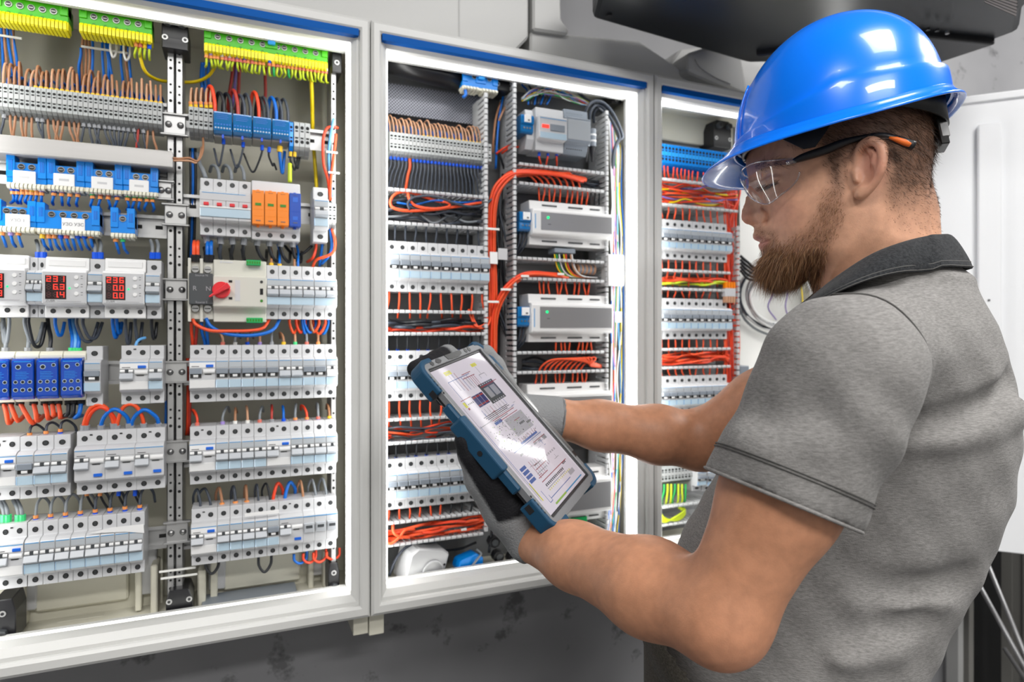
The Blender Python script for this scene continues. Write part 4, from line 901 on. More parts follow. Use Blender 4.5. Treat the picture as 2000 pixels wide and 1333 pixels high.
dB = duct(746, 950, 607, 612, 652, 653, 'slotted duct '+mc+' holding thick black cables, just above the tablet')
dC = duct(746, 945, 822, 812, 868, 856, 'slotted duct '+mc+' left of the middle of the tablet')
dDd = duct(746, 945, 1026, 1002, 1071, 1042, 'lowest slotted duct '+mc+', filled with an orange bundle')
dE = duct(1014, 1181, 320, 338, 357, 374, 'slotted duct under the red-lit relay '+mc)
dF = duct(1010, 1181, 506, 511, 547, 547, 'slotted duct between the two green-lit controllers')
dG = duct(1010, 1181, 690, 688, 729, 725, 'slotted duct above the far forearm, red wires fanning through it')
vduct(950, 180, 1040, 'upright slotted duct beside the breaker rows '+mc)
vduct(1006, 150, 760, 'upright slotted duct beside the small blue relays')
vduct(1186, 215, 1085, 'upright slotted duct beside the bunch of coloured wires')
fc = 'of the farthest cabinet'
duct(1286, 1442, 345, 369, 400, 411, 'top slotted duct '+fc+', full of red wires', pitch=.012)
duct(1286, 1428, 529, 532, 565, 567, 'second slotted duct '+fc+', with yellow-green wires', pitch=.012)
duct(1286, 1428, 683, 682, 720, 716, 'third slotted duct '+fc+', with a red bundle', pitch=.012)
duct(1286, 1400, 993, 980, 1028, 1014, 'lowest slotted duct '+fc+', with a yellow-green coil', pitch=.012)
vduct(1443, 440, 800, 'upright slotted duct in front of the coiled grey cable', pitch=.012)
# terminals
tM = term_row(28, 761, 960, (257, 278), (308, 321), .01, 'term_grey', 'grey terminal block in the middle cabinet', 'grey terminals of the middle cabinet')
tB3 = term_row(22, 1284, 1428, (277, 298), (326, 345), .01, 'term_blue', 'blue terminal block in the farthest cabinet', 'blue terminals of the farthest cabinet', 'w_blue')
tG3 = term_row(11, 1284, 1356, (912, 908), (950, 944), .01, 'term_grey', 'grey terminal block below the far forearm', 'grey terminals below the far forearm')
for i, x in enumerate((1358, 1378)):
    a, e = P(x, 908, .0), P(x+18, 960, .0); o = PR['u'].put(((a.x+e.x)/2, YD+.01, (a.z+e.z)/2), f'small white breaker below the far forearm, {nth(i)} of two beside the terminals', 'circuit breaker', 'breakers below the far forearm'); o.scale = ((e.x-a.x)/.0175, 1, (a.z-e.z)/.083)
put_bar(903, 972, 133, 174, 145, 187, .01, 'small blue neutral bar at the top of the middle cabinet', None, n=2, body='term_blue', bodyd='w_blue', teeth='teeth_cream', nteeth=11, gap=.001)
X0, pit, zt, zb = tM
for i in range(27):
    x = X0+(i+.7)*pit; y = YD+.014; h = .030+rnd.uniform(-.004, .004)
    wire([(x, y+.012, zt-.004), (x-.001, y+.013, zt+h*.5), (x-.004, y+.02, zt+h), (x-.007, y+.032, zt+h*.95), (x-.009, y+.045, zt+h*.2), (x-.009, y+.055, zt-.02)], .0015, 'w_tan', f'brown wire loop above the terminals of the middle cabinet, {nth(i)} from the left', 'brown loops in the middle cabinet', ferr='f_yellow' if i > 8 else None)
    if i % 2 == 0: wire([(x+.003, y+.03, zt-.01), (x+.002, y+.032, zt+h*.6), (x, y+.045, zt+h*.7), (x-.002, y+.06, zt)], .0015, 'w_blue', f'blue loop behind the brown loops of the middle cabinet, {nth(i//2)} from the left', 'blue loops in the middle cabinet', ferr='f_orange')
    m = 'w_slate' if i != 5 else 'w_orange'; j = -.012+.001*i
    wire([(x, YD+.024, zb+.004), (x, YD+.02, zb-.014), (x+j*.5, YD+.022, zb-.03), (x+j, YD+.03, zb-.062)], .0016 if i != 5 else .0024, m, f'{"dark grey" if i != 5 else "orange"} wire below the terminals of the middle cabinet, {nth(i)} from the left', 'wires below the middle terminals', ferr='f_blue' if i != 5 else None)
# wires between rows
def drops(xs, y0, y1, m, what, group, d=.012, r=1.7, lean=4, ferr=None, ferr2=None, y0r=None, y1r=None):
    n = len(xs)
    for i, x in enumerate(xs):
        f = i/max(1, n-1); a = y0+(y0r-y0)*f if y0r else y0; b = y1+(y1r-y1)*f if y1r else y1; mm = m if isinstance(m, str) else m[i % len(m)]; s = rnd.uniform(-lean, lean)
        WP([(x, a, d), (x+rnd.uniform(-1, 1), a*.65+b*.35, d-.002), (x+s*.6, a*.3+b*.7, d), (x+s, b, d+.008)], r, mm, f'{what}, {nth(i)} from the left', group, ferr=ferr, ferr2=ferr2)
lx = [760+i*20.2 for i in range(10)]
drops([x-8 for x in lx], 440, 476, 'w_slate', 'dark wire into the top breaker row of the middle cabinet', 'dark wires into the top breaker row', y0r=446, y1r=486)
drops(lx, 569, 622, 'w_orange', 'red wire leaving the top breaker row of the middle cabinet', 'red wires below the top breaker row', lean=8)
drops([x-4 for x in lx], 654, 690, 'w_black', 'black wire into the breaker row beside the tablet top', 'black wires beside the tablet top', ferr2='f_blue')
drops(lx[:8], 782, 838, 'w_orange', 'red wire leaving the breaker row beside the tablet top', 'red wires beside the tablet', lean=6)
drops([x-6 for x in lx[:9]], 868, 902, 'w_black', 'black wire into the lowest breaker row of the middle cabinet', 'black wires into the lowest row', ferr2='f_blue', y0r=856, y1r=888)
drops(lx[:9], 996, 1022, ['w_orange']*6+['w_black']*3, 'wire leaving the lowest breaker row of the middle cabinet', 'wires below the lowest breaker row', y0r=976, y1r=1006)
# cables lying in the ducts of the first column
def lay(x0, x1, y0, y1, n, ms, what, group, r=2.2, amp=10, d=.012, yr=0):
    for i in range(n):
        y = y0+(y1-y0)*(i+.5)/n; m = ms[i % len(ms)]; pts = []
        for k in range(7):
            x = x0+(x1-x0)*k/6; pts.append((x, y+yr*k/6+rnd.uniform(-amp, amp)*(.4 if k in (0, 6) else 1), d+rnd.uniform(-.004, .025)))
        WP(pts, r, m, f'{what}, {nth(i)} from the top', group)
lay(752, 942, 392, 432, 12, ['w_slate', 'w_black', 'w_slate', 'w_black', 'w_grey'], 'dark cable tangled in the duct with the orange loop', 'dark cables round the orange loop', yr=8)
WP([(797, 372, .004), (799, 388, -.006), (812, 402, -.008), (845, 408, -.008), (876, 404, -.004), (874, 396, 0), (850, 392, .01), (800, 376, .004), (775, 378, 0), (763, 392, -.004), (768, 406, -.006), (800, 412, -.006), (860, 408, -.002), (940, 396, .004)], 2.6, 'w_orange', 'bright orange wire looped inside the duct under the grey terminals')
WP([(775, 396, .0), (810, 400, .002), (850, 392, .004), (900, 396, .006), (940, 392, .01)], 1.8, 'w_blue', 'blue wire crossing behind the orange loop')
WP([(800, 410, -.008), (797, 396, -.01), (812, 385, -.01), (850, 384, -.01), (890, 398, -.006), (930, 404, 0), (960, 390, .004), (985, 352, .006)], 2.2, 'w_slate', 'dark grey wire curling in front of the orange loop')
lay(756, 945, 624, 648, 6, ['w_black', 'w_slate', 'w_black', 'w_slate', 'w_red', 'w_red'], 'cable lying in the duct just above the tablet', 'cables in the duct above the tablet', 2.8, 4, .004)
lay(752, 940, 832, 862, 9, ['w_red', 'w_slate', 'w_black', 'w_orange', 'w_slate', 'w_red', 'w_black'], 'cable tangled in the duct left of the tablet', 'cables in the duct beside the tablet', 1.9, 8, .008, yr=-6)
lay(752, 950, 1036, 1062, 7, ['w_orange', 'w_red', 'w_orange'], 'orange cable bundled in the lowest duct of the middle cabinet', 'orange cables in the lowest duct', 2.6, 5, .0, yr=-32)
WP([(752, 1058, -.004), (764, 1062, -.006), (780, 1050, -.006), (792, 1036, -.004), (810, 1034, 0)], 2.6, 'w_orange', 'orange cable turning back at the left end of the lowest duct')
WP([(768, 1022, .004), (768, 1038, -.004), (778, 1048, -.006), (800, 1050, -.004)], 2.6, 'w_orange', 'orange cable dropping into the lowest duct')
# main orange bundles
def bundle(path, n, rad, r, ms, what, group, spread=0):
    for i in range(n):
        a = 2*math.pi*i/n; q = rad if n > 1 else 0
        pts = [(x+math.cos(a)*q+rnd.uniform(-1, 1)+spread*(k/(len(path)-1))**2*(i-n/2), y+math.sin(a+.4*k)*q*.5+rnd.uniform(-1, 1), d+math.sin(a)*.006) for k, (x, y, d) in enumerate(path)]
        WP(pts, r, ms[i % len(ms)], f'{what}, {nth(i)} strand', group)
bundle([(962, 760, .02), (962, 660, .02), (962, 560, .018), (960, 470, .015), (962, 400, .01), (976, 362, .006), (1006, 338, .004), (1050, 336, .0), (1100, 342, .002), (1140, 352, .01)], 7, 6, 2.7, ['w_orange', 'w_red'], 'orange cable climbing the middle of the cabinet and bending to the upper duct', 'orange cables bending to the upper duct')
bundle([(964, 700, .014), (966, 620, .012), (984, 572, .006), (1015, 542, .002), (1050, 535, .0), (1105, 540, .006)], 5, 5, 2.7, ['w_orange', 'w_red'], 'orange cable branching toward the lower controller', 'orange cables branching to the lower controller')
bundle([(955, 620, .012), (950, 634, .004), (935, 640, .004), (925, 628, .008), (918, 606, .012)], 2, 3, 2.2, ['w_orange'], 'orange cable turning out of the breaker row', 'orange cables turning out of the row')
bundle([(975, 300, .04), (990, 290, .03), (1008, 285, .035)], 2, 5, 2.2, ['w_red'], 'red cable crossing at the small blue relay', 'red cables at the upper blue relay')
for i, (x0, y0, x1, y1, m) in enumerate(((985, 180, 968, 330, 'w_blue'), (978, 200, 962, 300, 'w_brown'), (1000, 190, 972, 245, 'w_tan'), (970, 250, 985, 330, 'w_black'), (975, 420, 985, 560, 'w_black'), (982, 340, 992, 640, 'w_black'), (972, 560, 1000, 680, 'w_slate'), (990, 560, 1004, 700, 'w_black'), (984, 390, 1002, 470, 'w_black'), (978, 372, 1000, 520, 'w_slate'), (986, 470, 996, 610, 'w_black'), (974, 520, 990, 660, 'w_black'), (994, 340, 1000, 410, 'w_black'), (980, 600, 1000, 690, 'w_black'))):
    WP([(x0, y0, .05), (x0+(x1-x0)*.2-6, y0+(y1-y0)*.3, .045), (x0+(x1-x0)*.7-3, y0+(y1-y0)*.7, .04), (x1, y1, .05)], 2.2, m, f'{m[2:].replace("slate", "dark grey")} cable in the gutter beside the orange bundle, {nth(i)} in order', 'cables in the gutter')
# red wires to the controllers
drops([1052, 1063, 1073, 1083, 1094, 1108, 1118, 1127, 1137, 1147], 362, 398, 'w_orange', 'red wire into the upper controller', 'red wires into the upper controller', r=1.6, y0r=372, y1r=404)
drops([1154, 1162, 1170], 373, 400, 'w_black', 'black wire into the upper controller', 'black wires into the upper controller', r=1.6)
drops([1053, 1062, 1071, 1087, 1096, 1105, 1122, 1131, 1141, 1151], 548, 580, 'w_orange', 'red wire into the lower controller', 'red wires into the lower controller', r=1.6)
drops([1086, 1095, 1103, 1112, 1131, 1139, 1147, 1155], 660, 692, 'w_orange', 'red wire leaving the lower controller', 'red wires leaving the lower controller', r=1.6, ferr='f_blue')
drops([1048, 1057, 1066, 1085, 1093, 1102, 1119, 1128, 1136, 1145], 728, 756, 'w_orange', 'red wire into the controller above the forearm', 'red wires above the far forearm', r=1.6, ferr2='f_blue')
for i in range(9):
    x = 1052+i*10
    WP([(x, 728, .012), (x+6, 716, .006), (x+24, 704-i*.6, .0), (x+55-i*3, 702, -.002), (1152, 708+i*.8, .0), (1174, 714+i*.5, .006)], 1.9, 'w_orange', f'red wire fanning through the duct above the forearm, {nth(i)} from the left', 'red wires fanning above the forearm')
for i in range(8):
    x = 1050+i*12
    WP([(x, 362+i*1.5, .012), (x-6, 352, .006), (x-18, 342, .002), (x-34, 338, .002), (1000, 346, .006)], 1.9, 'w_orange', f'red wire fanning through the upper duct, {nth(i)} from the left', 'red wires fanning in the upper duct')
lay(1020, 1170, 700, 722, 4, ['w_black', 'w_slate'], 'black cable behind the red fan above the forearm', 'black cables behind the red fan', 2.4, 5, .03)
lay(1030, 1176, 342, 362, 5, ['w_slate', 'w_black'], 'dark cable behind the red fan of the upper duct', 'dark cables in the upper duct', 2.4, 5, .02, yr=10)
# controllers
def controller(x0, x1, ya, yb, label, dark=True):
    a, e = P(x0, ya, 0), P(x1, yb, 0); w = e.x-a.x; h = a.z-e.z
    t = thing('controller_module', label, 'controller', ((a.x+e.x)/2, YD, (a.z+e.z)/2), 'white controllers with grey face plates'); h2 = h/2; w2 = w/2
    MB().prism([(.045, h2), (.004, h2), (.002, h2-.016), (-.012, h2-.018), (-.014, h2-.021), (-.014, -h2+.021), (-.012, -h2+.018), (.002, -h2+.016), (.004, -h2), (.045, -h2)], -w2, w2).build('body', 'mcb_white', t, bevel=.001)
    MB().box(-w2+.016, w2-.003, -.0152, -.0135, -h2+.026, h2-.024).build('face_plate', 'alu_plate', t, bevel=.0006)
    MB().cyl((-w2+.03, -.0148, h2-.034), (-w2+.03, -.0164, h2-.034), .0026, n=10).build('indicator_led', 'green_led', t)
    for s in (1, -1):
        b = MB()
        for g0, n in ((-w2+.026, 10), (-.004, 10), (w2-.042, 7)):
            for i in range(n): b.box(g0+i*.0032, g0+i*.0032+.002, .0012, .003, s*(h2-.008)-.0014, s*(h2-.008)+.0014)
        b.build('socket_hole', 'dark_grey', t)
    MB().box(-w2+.004, -w2+.0055, -.0146, -.013, -h2+.028, h2-.028).build('blue_mark', 'blue_line', t)
    MB().box(-w2+.030, -w2+.036, -.0156, -.0148, h2-.047, h2-.0455).build('printed_mark', 'text_grey', t)
    return t
controller(1035, 1190, 390, 487, 'white controller with a green light, upper of the two beside the orange bundle')
controller(1033, 1190, 574, 668, 'white controller with a green light, above the duct of fanning red wires')
controller(1031, 1190, 752, 842, 'white controller just behind the far forearm')
controller(1050, 1188, 925, 1012, 'white controller behind the lower corner of the tablet')
a, e = P(1098, 1012, .01), P(1142, 1024, .01)
g = tag(MB().box(a.x, e.x, YD, YD+.03, e.z, a.z).build('green_connector', 'green_conn', bevel=.001), 'green plug connector under the controller at the tablet corner', 'connector')
a, e = P(1079, 486, .01), P(1119, 497, .01)
tag(MB().box(a.x, e.x, YD, YD+.03, e.z, a.z).build('plug_connector', 'mcb_grey', bevel=.001), 'dark grey plug under the upper controller with orange and yellow wires', 'connector')
for i, (x, m) in enumerate(((1083, 'w_yellow'), (1087, 'w_green'), (1092, 'w_white'), (1101, 'w_yellow'), (1105, 'w_orange'), (1114, 'w_tan'), (1117, 'w_white'))): WP([(x, 497, .004), (x+2, 510, .004), (x+8, 528, .006), (x+22, 540, .01), (x+50, 543, .02)], 1.3, m, f'thin {m[2:]} wire from the plug under the upper controller, {nth(i)} from the left', 'thin wires from the plug')
a, e = P(1134, 515, .0), P(1170, 535, .0)
co_ = thing('wire_spool', 'small coil of thin copper wire under the upper controller', 'coil', ((a.x+e.x)/2, YD+.02, (a.z+e.z)/2))
b = MB(); r_ = .0105
for i in range(9): b.cyl((-.02+i*.0045, 0, 0), (-.02+i*.0045+.0038, 0, 0), r_, n=14, mi=i % 2)
b.build('winding', ['w_tan', 'mcb_grey'], co_)
# small blue relays
def blue_relay(x0, x1, y0, y1, label):
    a, e = P(x0, y0, .0), P(x1, y1, .0); w2 = (e.x-a.x)/2; h2 = (a.z-e.z)/2
    t = thing('relay_module', label, 'relay', ((a.x+e.x)/2, YD-.002, (a.z+e.z)/2), 'small blue relays')
    MB().prism([(.04, h2), (0, h2), (-.004, h2*.8), (-.004, 0), (0, -.1*h2), (0, -h2*.8), (.004, -h2), (.04, -h2)], -w2, w2).build('body', 'dist_cover_lt', t, bevel=.001)
    l = MB().box(-w2*.55, w2*.5, -.0052, -.0035, h2*.12, h2*.92).build('label_plate', 'tag_white', t, bevel=.0005)
    MB().box(-w2*.05, w2*.25, -.0056, -.005, h2*.25, h2*.42).build('printed_mark', 'text_grey', l)
    for i in (-1, 0, 1): MB().cyl((i*w2*.45, .001, -h2*.42), (i*w2*.45, -.0012, -h2*.42), .0018, n=8).build('terminal_screw', 'screw_bright', t)
blue_relay(1016, 1041, 223, 263, 'small blue relay beside the red-lit device')
blue_relay(1013, 1040, 413, 453, 'small blue relay beside the upper controller')
blue_relay(1010, 1039, 599, 639, 'small blue relay beside the lower controller')
for i, y in enumerate((455, 640)):
    for k in range(3): WP([(1016+k*7, y, .012), (1015+k*7, y+14, .012), (1010+k*6, y+30, .02), (1000+k*4, y+44, .04)], 1.8, 'w_slate', f'dark wire dropping from the blue relay beside the {"upper" if i == 0 else "lower"} controller, {nth(k)} from the left', 'dark wires under the blue relays')
# red-lit device and grey module
a, e = P(1030, 206, .0), P(1100, 300, .0); w2 = (e.x-a.x)/2; h2 = (a.z-e.z)/2
t = thing('monitoring_relay', 'white device with a glowing red window at the top of the middle cabinet', 'relay', ((a.x+e.x)/2, YD, (a.z+e.z)/2))
MB().prism([(.045, h2), (.0, h2), (-.002, h2*.55), (-.016, h2*.5), (-.016, -h2*.5), (-.002, -h2*.55), (0, -h2), (.045, -h2)], -w2*.55, w2).build('body', 'mcb', t, bevel=.001)
MB().prism([(.045, h2*.92), (.012, h2*.92), (.004, h2*.3), (.004, -h2*.5), (.012, -h2*.94), (.045, -h2*.94)], -w2, -w2*.55).build('side_block', 'mcb', t, bevel=.001)
MB().box(-w2*.40, -w2*.02, -.0178, -.0155, -.002, .004).build('warning_window', 'red_led', t, bevel=.0005)
MB().box(w2*.05, w2*.85, -.0185, -.0155, -.006, .006).build('switch_bar', 'mcb_grey', t, bevel=.0006)
b = MB(); b.box(-w2*.5, w2*.95, -.0165, -.0158, .0155, .0165); b.build('rating_strip', 'blue_line', t)
MB().box(-w2*.5, w2*.95, -.0175, -.0155, -.021, -.010).build('label_window', 'window_blue', t, bevel=.0005)
for x in (w2*.1, w2*.6):
    for z in (h2*.78, -h2*.8): screw_part(t, x, z)
a, e = P(1101, 212, .0), P(1147, 306, .0); w2 = (e.x-a.x)/2; h2 = (a.z-e.z)/2
t = thing('grey_module', 'smoky grey module beside the red-lit device', 'module', ((a.x+e.x)/2, YD, (a.z+e.z)/2))
MB().prism([(.045, h2), (.0, h2), (-.002, h2*.62), (-.014, h2*.55), (-.014, -h2*.5), (-.002, -h2*.55), (0, -h2*.8), (.006, -h2), (.045, -h2)], -w2, w2).build('body', 'mcb_grey', t, bevel=.001)
MB().box(-w2*.95, w2*.95, -.0150, -.0135, -h2*.42, h2*.45).build('cover', 'label_strip', t, bevel=.0008)
b = MB()
for i in range(8): b.box(-w2*.8+i*.0045, -w2*.8+i*.0045+.0025, -.001, .001, h2*.72, h2*.82); b.box(-w2*.8+i*.0045, -w2*.8+i*.0045+.0025, -.0005, .0015, -h2*.78, -h2*.70)
b.build('socket_hole', 'hole', t)
for i, x in enumerate((1150, 1162)):
    a, e = P(x, 250, .0), P(x, 284, .0)
    t = thing('cable_plug', f'grey ribbed cable plug beside the smoky grey module, {nth(i)} of two', 'plug', e, 'grey cable plugs')
    b = MB(); h = a.z-e.z
    b.cyl((0, .01, 0), (0, .01, h), .0075, n=14); b.cyl((0, .01, h*.25), (0, .01, h*.35), .0079, n=14, mi=1); b.cyl((0, .01, h*.6), (0, .01, h*.7), .0079, n=14, mi=1); b.build('plug_body', ['mcb_grey', 'tag_white'], t)
    b = MB(); b.cyl((0, .01, 0), (0, .01, -.03), .006, .002, n=12); b.build('strain_relief', 'black_soft', t)
drops([1053, 1070, 1087], 298, 324, 'w_red', 'red wire leaving the red-lit device', 'red wires under the red-lit device', ferr='f_blue')
# dark cables at the upper right of the middle cabinet
for i, pts in enumerate(([(1142, 232, .02), (1146, 212, .01), (1160, 198, .004), (1180, 202, .0), (1200, 226, -.002), (1216, 266, -.004), (1206, 276, 0), (1198, 300, .004), (1196, 330, .01)], [(1152, 246, .02), (1153, 220, .012), (1164, 206, .008), (1180, 212, .006), (1198, 240, .0), (1210, 268, -.002), (1202, 290, .004), (1198, 330, .012)], [(1160, 240, .03), (1160, 222, .02), (1168, 212, .016), (1178, 218, .02)], [(1122, 174, .05), (1140, 190, .05), (1160, 202, .05), (1180, 206, .06)])):
    WP(pts, 3.0, 'w_slate', f'dark grey cable arching at the upper right of the middle cabinet, {nth(i)} in order', 'dark arching cables')
cols = ['w_white', 'w_green', 'w_orange', 'w_lblue', 'w_brown', 'w_white', 'w_violet', 'w_yellow', 'w_blue', 'w_white']
for i in range(12): WP([(1022+rnd.uniform(-4, 8), 196+rnd.uniform(-6, 6), .03), (1040, 182+rnd.uniform(-8, 8), .024), (1070, 176+rnd.uniform(-9, 9), .02), (1100, 184+rnd.uniform(-9, 9), .022), (1130, 196+rnd.uniform(-8, 8), .03), (1150, 204+rnd.uniform(-4, 4), .05)], 1.3, cols[i % 10], f'thin {cols[i % 10][2:].replace("lblue", "pale blue")} wire in the tangle above the red-lit device, {nth(i)} strand', 'thin wires above the red-lit device')
for i in range(7): WP([(1016+i*14, 150+i*3, .06), (1020+i*14, 166+i*3, .05), (1030+i*9, 178, .045), (1032+i*6, 204, .03)], 1.9, 'w_blue' if i % 2 == 0 else 'w_slate', f'{"blue" if i % 2 == 0 else "dark"} wire at the top edge of the middle cabinet, {nth(i)} from the left', 'wires at the top edge of the middle cabinet')
cols2 = ['w_white', 'w_white', 'w_blue', 'w_orange', 'w_white', 'w_violet', 'w_green', 'w_tan', 'w_white', 'w_lblue', 'w_white', 'w_slate', 'w_yellow', 'w_blue']
for i in range(14):
    x = 1192+i*1.7
    WP([(x-3, 232+i*4, .02), (x, 300, .012), (x+rnd.uniform(-3, 4), 380, .006), (x+rnd.uniform(-2, 5), 460, .004), (x+2, 530, .004), (x+rnd.uniform(-3, 5), 640, .006), (x+rnd.uniform(-5, 8), 740, .006), (x+rnd.uniform(-5, 5), 850, .01), (x+rnd.uniform(-8, 4), 960, .01), (x-10+rnd.uniform(-5, 5), 1060, .02)], 1.4, cols2[i], f'{cols2[i][2:].replace("lblue", "pale blue").replace("slate", "dark grey")} wire in the coloured bunch beside the right light strip, {nth(i)} strand', 'coloured wires beside the right light strip', k=4)
a, e = P(1187, 497, -.006), P(1218, 559, -.006)
tag(MB().box(a.x, e.x, YD-.008, YD+.02, e.z, a.z).build('junction_box', 'mcb_white', bevel=.0015), 'small plain white box hanging on the coloured wire bunch', 'box')
plate(1202, 1214, 609, 630, -.008, 'tag_white', 'paper_tag', 'small white tag on the coloured wire bunch below the white box', 'tag', .001)
plate(957, 972, 492, 516, -.002, 'tag_white', 'paper_tag', 'white tag hanging on the orange bundle, its left one', 'tag', .001)
plate(973, 991, 485, 508, .0, 'mcb', 'paper_tag', 'grey printed tag hanging on the orange bundle', 'tag', .001)
tube_a, tube_b = P(752, 118, .035), P(905, 158, .035)
t = thing('busbar_sleeve', 'black plastic-wrapped busbar at the top of the middle cabinet', 'busbar', tube_a)
b = MB(); b.tube([(0, 0, 0), ((tube_b.x-tube_a.x)*.5, 0, (tube_b.z-tube_a.z)*.5), (tube_b.x-tube_a.x, 0, tube_b.z-tube_a.z)], .021, 14); b.build('sleeve', 'black', t, smooth=True)
b = MB(); b.tube([(.01, -.018, .012), (.05, -.019, .013), (.09, -.018, .011)], [.003, .005, .003], 8); b.build('sheen_streak', 'mcb_grey', t, smooth=True)  # grey streak imitates the sheen along the black plastic
WP([(908, 172, .01), (910, 184, .008), (905, 190, .006)], 3.0, 'w_blue', 'short blue wire hanging from the small neutral bar')
corner(987, 160, 'black bracket with bolts at the top of the middle cabinet', .04, .034, True, True, .02)
corner(1205, 192, 'black bracket with a bolt at the upper right of the middle cabinet', .024, .02, True, False, .02)
# bottom of the second cabinet
t = thing('socket_outlet', 'white rail socket outlet lying on the floor of the middle cabinet', 'socket outlet', P(828, 1104, .02))
b = MB(); b.prism([(-.038, -.030), (.040, -.030), (.040, .026), (.024, .034), (-.026, .034), (-.038, .022)], -.012, .035, axis='y'); b.build('housing', 'mcb', t, bevel=.003)
b = MB(); b.lathe([(.0205, -.0135), (.0205, -.016), (.018, -.016), (.018, -.005), (.001, -.005)], (.012, 0, -.006), n=24); b.build('socket_ring', 'mcb', t, smooth=False)
b = MB(); b.cyl((.012, -.006, -.006), (.012, -.0065, -.006), .0175, n=20); b.build('socket_well', 'zinc_dark', t)
for x in (.005, .019): MB().cyl((x, -.0062, -.006), (x, -.0072, -.006), .0024, n=8).build('pin_hole', 'hole', t)
for z in (-.014, .006): MB().cyl((.034, -.0115, z), (.034, -.0128, z), .002, n=8).build('clamp_hole', 'hole', t)
t.rotation_euler = (.15, math.radians(12), .25)
t = thing('blue_clamp', 'blue clamp block lying beside the white socket outlet', 'clamp block', P(916, 1100, .02))
MB().prism([(-.022, -.012), (.022, -.012), (.026, .002), (.016, .014), (-.018, .014), (-.026, .002)], -.01, .02, axis='y').build('body', 'term_blue', t, bevel=.002)
b = MB(); b.tube(spline([(-.03, -.012, -.018), (-.01, -.015, -.006), (.012, -.016, .008), (.022, -.012, .012), (.02, .0, .018)], 5), .002, 7); b.build('wire_tail', 'w_grey', t, smooth=True)
t.rotation_euler = (0, math.radians(-14), .1)
for i, (x, y) in enumerate(((964, 1058), (985, 1046), (1008, 1062), (972, 1086), (1000, 1090), (1026, 1084))):
    t = thing('cable_gland', f'black cable gland on the floor of the middle cabinet, {nth(i)} in order', 'cable gland', P(x, y, .02), 'black cable glands')
    b = MB(); b.cyl((0, .01, 0), (0, -.008, 0), .011, n=8); b.cyl((0, -.008, 0), (0, -.010, 0), .007, n=12, mi=1); b.build('body', ['black', 'dark_grey'], t, bevel=.001)
for i, (pts, m) in enumerate((([(965, 880, .03), (958, 960, .03), (962, 1020, .02), (955, 1080, .02)], 'w_black'), ([(975, 900, .03), (972, 980, .02), (985, 1020, .01), (1020, 1040, .01)], 'w_slate'), ([(978, 1010, .01), (985, 1045, .005), (1000, 1062, .004)], 'w_tan'), ([(760, 1125, .02), (775, 1090, .02), (800, 1066, .02), (850, 1058, .03)], 'w_slate'), ([(870, 1076, .05), (900, 1072, .05), (930, 1060, .05)], 'w_black'))): WP(pts, 2.4, m, f'{m[2:].replace("slate", "dark grey")} cable near the floor of the middle cabinet, {nth(i)} in order', 'cables near the floor of the middle cabinet')
for i, (px, py, w_) in enumerate(((961, 448, .026), (962, 590, .022), (987, 566, .02), (1024, 540, .016), (1094, 536, .014), (905, 1034, .01))):
    c = P(px, py, -.004); tag(MB().box(c.x-w_/2, c.x+w_/2, c.y-.004, c.y-.002, c.z-.002, c.z+.002).build('cable_tie', 'f_white', bevel=.0004), f'white cable tie on the orange bundles of the middle cabinet, {nth(i)} in order', 'cable tie', 'cable ties on the orange bundles')
# third cabinet wiring
f3 = [1292+i*13.6 for i in range(10)]
drops([1297, 1304, 1316, 1323, 1331, 1338, 1345, 1353, 1363, 1374, 1383, 1395, 1405], 324, 352, 'w_red', 'red wire below the blue terminals', 'red wires below the blue terminals', y0r=342, y1r=366)
lay(1288, 1440, 352, 398, 16, ['w_red', 'w_orange', 'w_red', 'w_violet', 'w_orange', 'w_red', 'w_yellow'], 'red wire tangled in the top duct of the farthest cabinet', 'red wires in the top far duct', 1.9, 7, .006, yr=8)
drops(f3, 402, 430, 'w_orange', 'red wire into the top breaker row of the farthest cabinet', 'red wires into the top far row', y0r=412, y1r=442)
drops(f3, 508, 560, 'w_orange', 'red wire below the top breaker row of the farthest cabinet', 'red wires below the top far row', lean=8)
lay(1288, 1420, 543, 556, 5, ['w_orange', 'w_red', 'w_orange', 'w_yg', 'w_yg'], 'cable lying in the second duct of the farthest cabinet', 'cables in the second far duct', 2.4, 3, .0)
drops(f3, 566, 584, 'w_orange', 'red wire into the second breaker row of the farthest cabinet', 'red wires into the second far row')
drops(f3, 662, 700, 'w_orange', 'red wire below the second breaker row of the farthest cabinet', 'red wires below the second far row')
lay(1288, 1424, 694, 714, 8, ['w_orange', 'w_red'], 'red cable bundled in the third duct of the farthest cabinet', 'red cables in the third far duct', 2.3, 4, .0, yr=-8)
drops(f3, 718, 740, 'w_orange', 'red wire into the third breaker row of the farthest cabinet', 'red wires into the third far row')
for i in range(16):
    x = 1424+rnd.uniform(-5, 14)
    WP([(x+rnd.uniform(-10, 20), 378+rnd.uniform(-10, 14), .01), (x, 430, .012+rnd.uniform(-.01, .02)), (x+rnd.uniform(-7, 7), 500, .012), (x+rnd.uniform(-7, 7), 580, .012+rnd.uniform(-.01, .02)), (x+rnd.uniform(-7, 7), 680, .012), (x+rnd.uniform(-8, 4), 790, .02), (x, 860, .03)], 1.9, ['w_red', 'w_orange', 'w_red', 'w_maroon'][i % 4], f'red wire in the upright bundle of the farthest cabinet, {nth(i)} strand', 'red upright bundle of the farthest cabinet', k=4)
a, e = P(1416, 551, -.004), P(1436, 592, -.004)
t = thing('lever_connector', 'grey connector with orange levers on the far red bundle', 'connector', ((a.x+e.x)/2, YD-.006, (a.z+e.z)/2)); w2 = (e.x-a.x)/2; h2 = (a.z-e.z)/2
MB().box(-w2, w2, 0, .012, -h2*.4, h2*.4).build('body', 'mcb', t, bevel=.0006)
